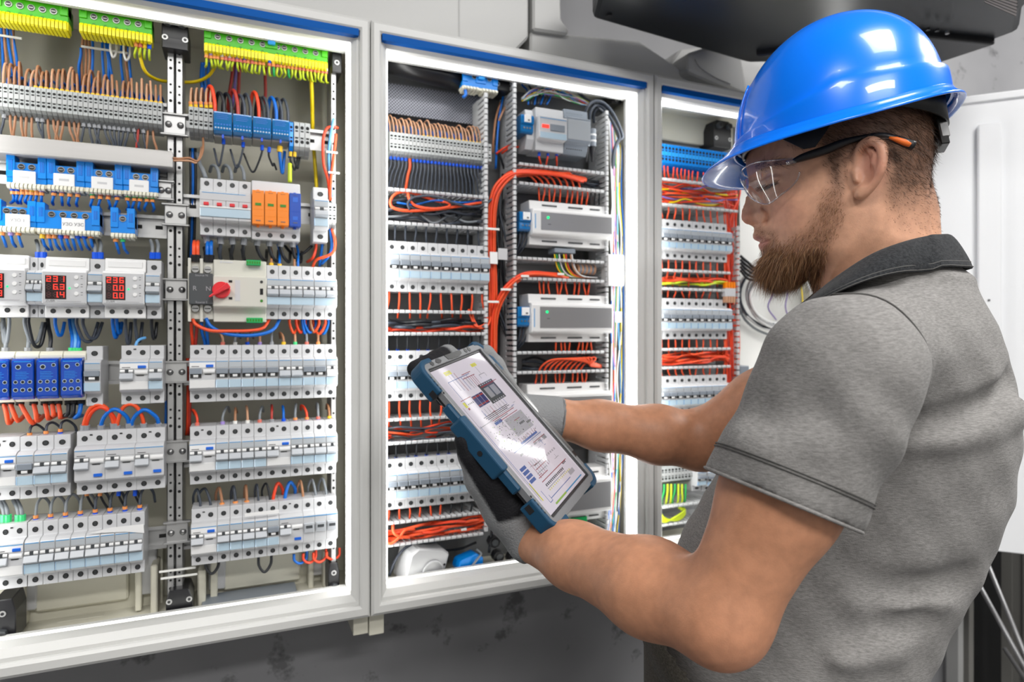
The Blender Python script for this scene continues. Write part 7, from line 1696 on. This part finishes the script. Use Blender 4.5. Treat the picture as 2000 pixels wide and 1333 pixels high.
# lens rows: from the nose centre round to the temple, top and bottom edge in the photo
LR = [(1450, 336, 1455, 352, .0), (1449, 334, 1454, 368, .012), (1451, 330, 1464, 384, .022), (1456, 326, 1480, 395, .032), (1464, 322, 1494, 399, .042), (1476, 318, 1506, 396, .051), (1494, 315, 1524, 382, .060), (1515, 313, 1545, 366, .067), (1536, 311, 1558, 350, .071), (1550, 309, 1562, 336, .073)]
def lens_side(s_):
    rows2 = []
    for x0, y0, x1, y1, wv in LR:
        a, e = hpw(x0, y0, wv), hpw(x1, y1, wv); ms = []
        for k in range(7):
            f = k/6; q = a*(1-f)+e*f-HU*.006*math.sin(math.pi*f)*max(0, 1-wv/.06)+HN*.003*math.sin(math.pi*f); ms.append(hw((q-HC)@HU, (q-HC)@HV, ((q-HC)@HN)*s_)-GO)
        rows2.append(ms)
    V2 = np.array([q for r in rows2 for q in r]); k = 7; f2 = np.array([(i*k+j, (i+1)*k+j, (i+1)*k+j+1, i*k+j+1) for i in range(len(rows2)-1) for j in range(k-1)])
    o = link('lens', npmesh('lens', V2, f2, 'lens_clear'), gl); md = o.modifiers.new('s', 'SUBSURF'); md.levels = 2; md.render_levels = 2
    edge = [r[-1] for r in rows2]; MB().tube([tuple(q) for q in spline([tuple(q) for q in edge], 3)], .0010, 6).build('lens_edge', 'lens_rim', gl, smooth=True)
    edge = [r[0] for r in rows2]; MB().tube([tuple(q) for q in spline([tuple(q) for q in edge], 3)], .0009, 6).build('lens_edge', 'lens_rim', gl, smooth=True)
glass_mat('lens_rim', (.85, .86, .88), .18)
for s_ in (1, -1):
    lens_side(s_)
    def G(px, py, wv): q = hpw(px, py, wv); return hw((q-HC)@HU, (q-HC)@HV, wv*s_)-GO
    MB().tube([tuple(G(1536, 318, .072)), tuple(G(1548, 316, .073)), tuple(G(1560, 312, .074))], [.003, .0035, .003], 8).build('hinge_arm', 'lens_rim', gl, smooth=True)
    tp_ = spline([tuple(G(*q)) for q in ((1550, 315, .0735), (1570, 307, .075), (1610, 294, .0765), (1650, 278, .078), (1690, 268, .0795), (1725, 266, .079), (1760, 276, .075), (1783, 285, .070))], 4); n = len(tp_)
    rr = [.0028+.0019*math.sin(math.pi*min(1, i/(n-1)*1.9)) if i < n*.55 else .0028+.0022*((i/(n-1)-.55)/.45) for i in range(n)]
    te = MB().tube(tp_, rr, 10).build('temple', 'black', gl, smooth=True)
    ip = [tuple(G(*q)) for q in ((1736, 269, .0815), (1750, 272, .0810), (1766, 278, .079), (1777, 283, .0765))]
    MB().tube(ip, [.0012, .0026, .0032, .0024], 8).build('orange_inlay', 'orange_inlay', te, smooth=True)
# ------------------------------------------------------------------ tablet
mat('case_blue', (.003, .048, .105), .55); mat('case_grey', (.17, .175, .185), .35); mat('case_black', (.015, .015, .017), .3)
def tablet():
    t = thing('tablet_computer', 'tablet in a rugged blue and grey case, showing a wiring diagram', 'tablet', T0)
    t.matrix_world = Matrix(((TR[0], TU[0], TN[0], T0[0]), (TR[1], TU[1], TN[1], T0[1]), (TR[2], TU[2], TN[2], T0[2]), (0, 0, 0, 1)))
    Lx, Ly = .1375, .224
    def rr(x0, x1, y0, y1, r, n=6):
        out = []
        for cx, cy, a0 in ((x1-r, y1-r, 0), (x0+r, y1-r, 90), (x0+r, y0+r, 180), (x1-r, y0+r, 270)):
            for k in range(n+1): a = math.radians(a0+90*k/n); out.append((cx+r*math.cos(a), cy+r*math.sin(a)))
        return out
    def ringz(o_, i_, z0, z1, nm, m, bev=.0008, par=t):
        n = len(o_); vs = [(x, y, z0) for x, y in o_]+[(x, y, z0) for x, y in i_]+[(x, y, z1) for x, y in o_]+[(x, y, z1) for x, y in i_]; fs = []
        for k in range(n): l = (k+1) % n; fs += [(2*n+k, 2*n+l, 3*n+l, 3*n+k), (k, n+k, n+l, l), (k, l, 2*n+l, 2*n+k), (n+k, 3*n+k, 3*n+l, n+l)]
        return MB().add(vs, fs).build(nm, m, par, bevel=bev)
    mx0, mx1, my0, my1 = -.012, Lx+.012, -Ly-.014, .0135
    MB().prism(rr(mx0+.002, mx1-.002, my0+.002, my1-.002, .012), -.011, -.001, axis='z').build('back_shell', 'case_black', t, bevel=.001)
    ringz(rr(mx0, mx1, my0, my1, .014), rr(-.0035, Lx+.0035, -Ly-.0035, .0035, .003), -.006, .0035, 'bezel_frame', 'case_grey')
    ringz(rr(-.0040, Lx+.0040, -Ly-.0040, .0040, .004), rr(-.0005, Lx+.0005, -Ly-.0005, .0005, .001), -.001, .0012, 'inner_bezel', 'case_black', .0003)
    # blue bumpers: two left corners, left grip, right side strip, lower right corner
    def corner_b(x0, x1, y0, y1, cut):
        out = rr(mx0-.006, mx1+.006, my0-.006, my1+.006, .020); n = len(out)
    W2 = .0045
    def bump(x0, x1, y0, y1, r, z0=-.016, z1=.004): return MB().prism(rr(x0, x1, y0, y1, r, 5), z0, z1, axis='z').build('bumper', 'case_blue', t, bevel=.0025, seg=2)
    O, I2 = rr(mx0-W2, mx1+W2, my0-W2, my1+W2, .018, 8), rr(mx0+.003, mx1-.003, my0+.003, my1-.003, .011, 8)
    def arc(idx, nm, ext0, ext1):
        o_ = [O[k] for k in idx]; i_ = [I2[k] for k in idx]
        o_ = [(o_[0][0]+ext0[0], o_[0][1]+ext0[1])]+o_+[(o_[-1][0]+ext1[0], o_[-1][1]+ext1[1])]; i_ = [(i_[0][0]+ext0[0], i_[0][1]+ext0[1])]+i_+[(i_[-1][0]+ext1[0], i_[-1][1]+ext1[1])]
        n = len(o_); vs = []; fs = []
        for z in (-.017, .0045):
            vs += [(x, y, z) for x, y in o_]+[(x, y, z) for x, y in i_]
        for k in range(n-1): fs += [(2*n+k, 2*n+k+1, 3*n+k+1, 3*n+k), (k, n+k, n+k+1, k+1), (k, k+1, 2*n+k+1, 2*n+k), (n+k, 3*n+k, 3*n+k+1, n+k+1)]
        fs += [(0, 2*n, 3*n, n), (n-1, 2*n-1, 4*n-1, 3*n-1)]
        return MB().add(vs, fs).build(nm, 'case_blue', t, bevel=.002, seg=2)
    m = 9
    bs = [arc(range(m, 2*m), 'corner_bumper', (.014, 0), (0, -.030)), arc(range(2*m, 3*m), 'corner_bumper', (0, .030), (.022, 0)), arc(range(3*m, 4*m), 'corner_bumper', (-.012, 0), (0, .012)), arc(range(0, m), 'corner_bumper', (0, -.040), (-.004, 0))]
    for b_, ys in ((bs[0], [my1-.022-k*.006 for k in range(5)]), (bs[1], [my0+.022+k*.006 for k in range(5)])):
        for y in ys: MB().prism([(mx0-.0005, y-.0016), (mx0+.0020, y), (mx0-.0005, y+.0016)], .0042, .0049, axis='z').build('tread_mark', 'case_black', b_)
    for k in range(7): MB().box(mx0+.012+k*.0042, mx0+.0138+k*.0042, my0-.0068, my0-.0055, -.010, .001).build('tread_mark', 'case_black', bs[1])
    for y in (my1-.040, my0+.036): MB().box(mx0-W2-.0006, mx0-W2+.002, y-.005, y+.005, -.010, -.002).build('port_slot', 'case_black', t)
    s = MB().box(mx0-.0045, mx0+.004, -Ly+.046, -.046, -.012, .0015).build('side_rail', 'case_blue', t, bevel=.002)
    g = MB().prism(rr(mx0-.0085, mx0+.006, -Ly*.5-.038, -Ly*.5+.044, .004), -.017, .0042, axis='z').build('grip_pad', 'case_blue', t, bevel=.002, seg=2)
    MB().cyl((mx0-.0075, -Ly*.5-.004, -.006), (mx0-.0092, -Ly*.5-.004, -.006), .0034, n=14).build('strap_hole', 'case_black', g)
    MB().box(mx1-.002, mx1+.005, -Ly+.03, -.04, -.014, .0015).build('side_rail', 'case_blue', t, bevel=.002)
    st = MB().cyl((Lx+.0085, -.040, .0030), (Lx+.0085, -Ly+.035, .0030), .0034, n=10, mi=0).build('stylus', 'zinc', t, smooth=True)
    MB().box(Lx+.0045, Lx+.0125, -Ly+.026, -.026, .0030, .0042).build('stylus_slot', 'case_black', t, bevel=.0008)
    for x, w_ in ((.012, .004), (.028, .007), (.102, .004), (.112, .004)): MB().prism([(x-w_, .0085), (x-w_*.4, .0055), (x+w_*.4, .0055), (x+w_, .0085), (x+w_*.4, .0125), (x-w_*.4, .0125)], .003, .0041, axis='z').build('vent_hole', 'case_black', t)
    MB().prism([(.048, .013), (.050, .006), (.060, .0045), (.078, .0045), (.088, .007), (.090, .013)], .003, .0042, axis='z').build('camera_notch', 'case_black', t)
    # screen with the diagram drawn as thin inlays of light
    mat('screen_paper', (.24, .225, .25), .05, emit=(.80, .72, .82), estr=.34)
    sc = MB().box(0, Lx, -Ly, 0, -.002, 0).build('screen', 'screen_paper', t)
    R = random.Random(3)
    inks = dict(i_red=(.35, .02, .03), i_blue=(.08, .14, .42), i_black=(.03, .03, .04), i_grey=(.35, .34, .37), i_pale=(.52, .50, .55), i_yellow=(.75, .70, .03), i_green=(.30, .52, .05), i_dark=(.06, .065, .08), i_navy=(.02, .02, .16), i_cyan=(.06, .32, .62))
    for k, c in inks.items(): mat(k, tuple(x*.3 for x in c), .08, emit=c, estr=.28, coat=.2)
    ks = list(inks); b = MB(); K = lambda s: ks.index(s)
    def hl_(x0, x1, y, m, th=.00045, z=.00006): b.box(min(x0, x1)/1000, max(x0, x1)/1000, -y/1000-th, -y/1000+th, -.0002, z, K(m))
    def vl(x, y0, y1, m, th=.0004, z=.00006): b.box(x/1000-th, x/1000+th, -y1/1000, -y0/1000, -.0002, z, K(m))
    def rc(x0, x1, y0, y1, m, z=.00005): b.box(x0/1000, x1/1000, -y1/1000, -y0/1000, -.0002, z, K(m))
    # coordinates in millimetres from the top left of the screen
    rc(24, 40, 7, 13, 'i_yellow'); rc(92, 106, 11, 16, 'i_yellow'); hl_(27, 37, 10, 'i_grey', .0003, .0001); hl_(95, 103, 13.5, 'i_grey', .0002, .0001)
    hl_(18, 74, 22, 'i_blue'); vl(18, 22, 60, 'i_blue'); hl_(52, 84, 26, 'i_red'); hl_(56, 80, 20, 'i_red')
    for k in range(6): vl(30+k*7, 13 if k < 3 else 22, 42+R.uniform(-6, 6), R.choice(['i_red', 'i_grey', 'i_red', 'i_blue']))
    for k in range(5): vl(60+k*5, 26, 44, R.choice(['i_red', 'i_grey']))
    vl(99, 16, 30, 'i_grey'); hl_(92, 108, 30, 'i_grey'); vl(92, 30, 36, 'i_grey'); vl(108, 30, 36, 'i_grey')
    rc(70, 112, 42, 74, 'i_dark'); rc(74, 110, 46, 47.5, 'i_red', .0001); rc(77, 90, 50, 66, 'i_grey', .00008); rc(94, 108, 50, 66, 'i_grey', .00008)
    for k in range(6): rc(75+k*6, 78+k*6, 43, 44.8, 'i_pale', .0001); rc(75+k*6, 78+k*6, 71, 73, 'i_pale', .0001)
    rc(38, 68, 52, 70, 'i_navy'); 
    for k in range(3): rc(39+k*10, 47+k*10, 53.5, 56, 'i_red', .0001); rc(39+k*10, 47+k*10, 66, 68, 'i_red', .0001); vl(48+k*10, 52, 70, 'i_pale', .0003, .0001)
    rc(12, 18, 54, 62, 'i_yellow'); rc(14, 18, 63, 66, 'i_red'); hl_(12, 38, 51, 'i_red'); hl_(108, 122, 46, 'i_red')
    for k in range(4): rc(21+k*4, 23+k*4, 58, 60, 'i_black')
    for k in range(9): vl(36+k*8, 74, 84+(k % 4)*2, R.choice(['i_grey', 'i_red', 'i_grey', 'i_blue'])); 
    for k in range(6): hl_(28+k*3, 96+R.uniform(-14, 14), 84+k*2.2, R.choice(['i_red', 'i_grey', 'i_red', 'i_black']))
    vl(6, 60, 205, 'i_grey'); vl(9, 90, 200, 'i_blue'); hl_(6, 40, 92, 'i_grey')
    rc(40, 60, 96, 100, 'i_blue'); rc(64, 118, 100, 128, 'i_pale'); hl_(58, 110, 98, 'i_red', .0004); hl_(84, 102, 108, 'i_red', .0004)
    for k in range(110):
        x, y = R.uniform(16, 122), R.uniform(98, 136); w_ = R.uniform(.6, 2.2); rc(x, x+w_, y, y+R.uniform(.6, 1.8), R.choice(['i_black', 'i_grey', 'i_grey', 'i_dark', 'i_green', 'i_grey']), .0001)
    for k in range(4): rc(90+k*4, 92.4+k*4, 114, 117, 'i_black', .0001); rc(108+k*3.6, 110+k*3.6, 118, 121, 'i_black', .0001)
    rc(58, 112, 136, 139, 'i_blue'); hl_(30, 120, 141, 'i_blue'); hl_(84, 124, 146, 'i_red')
    for k in range(8): vl(62+k*7, 131, 136, 'i_red'); vl(88+k*4, 139, 148, 'i_grey')
    rc(112, 124, 146, 152, 'i_grey')
    for k in range(46):
        x, y = R.uniform(34, 118), R.choice([R.uniform(78, 96), R.uniform(98, 134), R.uniform(141, 158), R.uniform(160, 188)]); l_ = R.uniform(4, 16); c_ = R.choice(['i_grey', 'i_grey', 'i_red', 'i_blue', 'i_pale'])
        if R.random() < .5: hl_(x, min(124, x+l_), y, c_, .0003, .00009)
        else: vl(x, y, y+l_*.7, c_, .0003, .00009)
    for k in range(5): rc(38+k*15, 46+k*15, 147, 149.5, 'i_grey', .00011); rc(88+k*7, 92+k*7, 168, 171, 'i_pale', .00011)
    for k in range(4): rc(14, 30, 160+k*6, 164.5+k*6, 'i_blue')
    for k in range(8): vl(42+k*6, 160+k*.6, 186-k, 'i_grey' if k % 3 else 'i_red')
    for k in range(4): hl_(36+k*4, 66+k*6, 184-k*5, ['i_red', 'i_grey', 'i_red', 'i_black'][k])
    hl_(36, 124, 190, 'i_red', .0005)
    for k in range(14): rc(38+k*4.6, 40.6+k*4.6, 195, 198, 'i_black'); rc(38+k*5.6, 40+k*5.6, 202, 204, 'i_yellow')
    hl_(38, 102, 195, 'i_black', .0003)
    for k in range(3): rc(108+k*4, 110.5+k*4, 190.5, 193, 'i_black')
    hl_(36, 100, 200.5, 'i_grey'); vl(10, 180, 206, 'i_yellow', .0012); hl_(28, 100, 211, 'i_blue'); vl(28, 206, 214, 'i_blue'); hl_(20, 28, 214, 'i_blue', .0004); vl(20, 196, 214, 'i_blue', .0004)
    rc(28, 66, 218.5, 221, 'i_green'); rc(66, 128, 218.8, 220.4, 'i_cyan'); rc(104, 122, 204, 210, 'i_pale')
    b.build('diagram_print', ks, sc)
    return t
tablet()
# ------------------------------------------------------------------ open door and things round the cabinets
HX = XS3-.004; HY = YF-.002; dd = NV((.68, -.733, 0)); dn = NV((-.733, -.68, 0))
door = thing('cabinet_door', 'white cabinet door swung open behind the person', 'door', (HX, HY, ZB))
def DP(s, n, z): return (dd[0]*s+dn[0]*n, dd[1]*s+dn[1]*n, z)
def dbox(b, s0, s1, n0, n1, z0, z1, mi=0):
    return b.add([DP(s0, n0, z0), DP(s1, n0, z0), DP(s1, n1, z0), DP(s0, n1, z0), DP(s0, n0, z1), DP(s1, n0, z1), DP(s1, n1, z1), DP(s0, n1, z1)], [(0, 3, 2, 1), (4, 5, 6, 7), (0, 1, 5, 4), (1, 2, 6, 5), (2, 3, 7, 6), (3, 0, 4, 7)], mi)
mat('door_white', (.80, .81, .83), .35)
dbox(MB(), .006, .545, -.018, 0, -.006, ZT-ZB+.004).build('panel', 'door_white', door, bevel=.002)
b = MB(); dbox(b, .0, .545, -.02, .006, ZT-ZB-.010, ZT-ZB+.006); b.build('top_fold', 'door_white', door, bevel=.002)
sA = None
for s0 in (.215,): 
    dbox(MB(), s0, s0+.040, 0, .016, .09, ZT-ZB-.06).build('stiffener', 'door_white', door, bevel=.002)
    MB().cyl(DP(s0+.018, .016, .52), DP(s0+.018, .0172, .52), .0025, n=10).build('rivet', 'zinc_dark', door)
for z in (.15, ZT-ZB-.15): dbox(MB(), -.004, .02, -.01, .002, z-.03, z+.03).build('hinge', 'zinc', door, bevel=.001)
# white duct boxes and trunking above the cabinets
mat('trunk_white', (.47, .47, .46), .45); mat('trunk_grey', (.40, .40, .395), .5)
Y0 = 1.03
def slab(x0, x1, y0, y1, Y, th, m, name, label, cat, bevel=.004, poly=None, group=None):
    if poly: q = [at(x, y, Y) for x, y in poly]
    else: q = [at(x0, y1, Y), at(x1, y1, Y), at(x1, y0, Y), at(x0, y0, Y)]; z0, z1 = min(p.z for p in q), max(p.z for p in q)
    return tag(MB().prism([(p.x, p.z) for p in q], Y, Y+th, axis='y').build(name, m, bevel=bevel), label, cat, group)
zt_ = ZT+.0015
p0 = at(480, -60, 1.09); pE = at(1033, 40, 1.09); pK = at(985, 90, 1.09)
t = thing('cable_trunking', 'wide pale trunking above the middle cabinet', 'trunking', (p0.x, 1.09, zt_))
MB().prism([(0, 0), (pK.x-p0.x, 0), (pE.x-p0.x, .055), (pE.x-p0.x, .34), (0, .34)], 0, .148, axis='y').build('body', 'trunk_white', t, bevel=.004)
xx = at(897, 40, 1.09).x-p0.x; MB().box(xx-.0012, xx+.0012, -.001, .01, .02, .34).build('joint_line', 'trunk_grey', t)
a = at(1036, 100, 1.10); c = at(1117, 40, 1.10)
t = thing('trunking_elbow', 'pale upright trunking piece with a skirted elbow over the middle cabinet', 'trunking', (a.x, 1.10, zt_))
e = at(1415, 140, 1.10)
MB().prism([(0, 0), (e.x-a.x, 0), (e.x-a.x-.03, .025), (at(1250, 80, 1.10).x-a.x, at(1250, 80, 1.10).z-zt_), (0, at(1036, 60, 1.10).z-zt_)], 0, .138, axis='y').build('sloped_cover', 'trunk_white', t, bevel=.004)
w3 = at(1095, 0, 1.09).x-a.x; z3 = at(1036, 58, 1.09).z-zt_
MB().prism([(.0, z3), (w3*1.25, z3+.004), (w3*1.3, z3+.016), (w3*1.02, z3+.03), (w3, z3+.06), (w3, .40), (0, .40)], -.012, .10, axis='y').build('upright_duct', 'trunk_white', t, bevel=.004)
a = at(1345, 140, 1.07); e = at(1450, 75, 1.07)
t = thing('wall_bracket', 'grey moulded bracket under the black overhead unit', 'bracket', (a.x, 1.07, a.z))
MB().prism([(0, 0), (e.x-a.x+.02, -.03), (e.x-a.x, .055), (.045, .06), (.0, .04)], 0, .06, axis='y').build('body', 'trunk_white', t, bevel=.008, seg=2)
b = MB(); b.tube(spline([(.016, -.001, .028), (.03, -.002, .012), (.07, -.002, -.002), (.11, -.001, -.008)], 5), .0015, 6); b.build('moulded_line', 'trunk_white', t, smooth=True)
slab(0, 0, 0, 0, 1.13, .105, 'trunk_grey', 'sloped_cover', 'grey sloped cover panel above the farthest cabinet', 'panel', .004, [(1290, 150), (1700, 215), (1700, 60), (1330, 95)])
# black overhead unit
mat('unit_black', (.008, .010, .013), .34); mat('unit_grille', (.34, .30, .29), .5)
zu = at(1155, 40, .98).z
c = [at(1152, 12, .80), at(1155, 40, 1.02)]
ox = at(1153, 20, .9)
t = thing('overhead_unit', 'big black unit mounted overhead with a pale grille at its far end', 'overhead unit', (0, 0, 0))
zb_ = at(1156, 38, 1.0).z
xl = at(1156, 38, 1.0).x
xr = at(1985, 60, .98).x if False else None
Zr = zb_
def onz(px, py, Z): r = ray(px, py); k = (Z-CAMZ)/r[2]; return NV((r[0]*k, r[1]*k, Z))
A1, A2, A3, A4 = onz(1156, 38, zb_), onz(1180, -60, zb_), onz(1996, 20, zb_), onz(1840, 118, zb_)
def poly_prism(P_, dz0, dz1, nm, m, par, bev=.006, seg=2): return MB().prism([(q[0], q[1]) for q in P_], zb_+dz0, zb_+dz1, axis='z').build(nm, m, par, bevel=bev, seg=seg)
A5 = onz(1460, 125, zb_)
poly_prism([A1, A5, A4, onz(1990, 62, zb_), A3, onz(2200, -200, zb_), A2], 0, .09, 'casing', 'unit_black', t, .01)
poly_prism([onz(1475, 100, zb_), onz(1700, 112, zb_), onz(1835, 112, zb_), onz(1945, 75, zb_), onz(1800, 60, zb_)], -.012, .01, 'lower_tray', 'black', t, .004)
G1, G2, G3, G4 = onz(1922, 2, zb_), onz(1985, 30, zb_), onz(1990, -30, zb_), onz(1930, -40, zb_)
poly_prism([G1, G2, G3, G4], -.003, .004, 'speaker_grille', 'unit_grille', t, .001, 1)
b = MB()
for k in range(9):
    f = k/9; p_ = G1*(1-f)+G4*f; q_ = G2*(1-f)+G3*f; d_ = (G4-G1)*.03; b.add([tuple(x+NV((0, 0, -.0036))) for x in (p_, q_, q_+d_, p_+d_)]+[tuple(x+NV((0, 0, -.002))) for x in (p_, q_, q_+d_, p_+d_)], [(0, 1, 2, 3), (7, 6, 5, 4), (0, 4, 5, 1), (2, 6, 7, 3)])
b.build('grille_slat', 'unit_black', t)
for x, y in ((1812, 55), (1830, 57), (1850, 62)): q = onz(x, y, zb_-.012); MB().cyl(q, q+NV((0, 0, -.004)), .0035, n=12).build('fixing_screw', 'screw_bright' if x == 1850 else 'black', t)
q = onz(1190, 28, zb_); MB().cyl(q+NV((0, 0, .004)), q+NV((0, 0, -.004)), .006, n=12).build('fixing_screw', 'black', t)
# under the door: shaded niche as a flat dark sheet, leaning rods and boards
mat('niche_shade', (.006, .006, .006), .8); mat('rod_metal', (.36, .36, .37), .4, .6); mat('board_grey', (.22, .215, .20), .6)
def floor_pt(px, Y): p = at(px, 1300, Y); return p.x
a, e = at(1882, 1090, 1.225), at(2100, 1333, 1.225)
tag(MB().box(a.x, e.x+.3, 1.225, 1.239, .0, ZB+.02).build('niche_sheet', 'niche_shade'), 'dark sheet standing in for the shaded niche under the open door', 'board')  # near-black colour stands in for the shade of the niche
for i, (x0, x1) in enumerate(((1858, 1868), (1879, 1888))):
    a, e = at(x0, 1100, 1.21), at(x1, 1333, 1.21); tag(MB().box(a.x, e.x, 1.19, 1.225, 0, ZB+.03).build('upright_strip', 'board_grey' if i else 'trunk_grey', bevel=.001), f'grey upright strip against the wall beside the dark niche sheet, {["outer", "inner"][i]} one', 'strip', 'grey upright strips')
for i, (x0, y0, x1, y1) in enumerate(((1893, 1108, 2004, 1310), (1922, 1085, 2010, 1300), (1962, 1268, 2010, 1340))):
    a, e = NV(at(x0, y0, 1.12)), NV(at(x1, y1, 1.02)); d = e-a; k = (0.0-e[2])/d[2]; f = e+d*k; top = a-d*.3 if i < 2 else a
    tag(MB().cyl(top, (f[0], f[1], .004), .0055, n=10).build('metal_rod', 'rod_metal', smooth=True), ['thin metal rod leaning steeply under the open door, its lower one', 'thin metal rod leaning under the open door, its upper one', 'short metal rod leaning in front of the pale boards'][i], 'rod', 'leaning metal rods')
for i, (x0, x1) in enumerate(((1955, 1966), (1970, 1984), (1985, 1996), (1997, 2016))):
    a, e = at(x0, 1200, 1.17-i*.02), at(x1, 1200, 1.17-i*.02)
    tag(MB().box(a.x, e.x, 1.14-i*.02, 1.17-i*.02, 0, ZB-.02+i*.01).build('leaning_board', 'board_grey', bevel=.001), f'pale board standing on edge beside the dark niche sheet, {nth(i)} from the left', 'board', 'pale boards on edge')
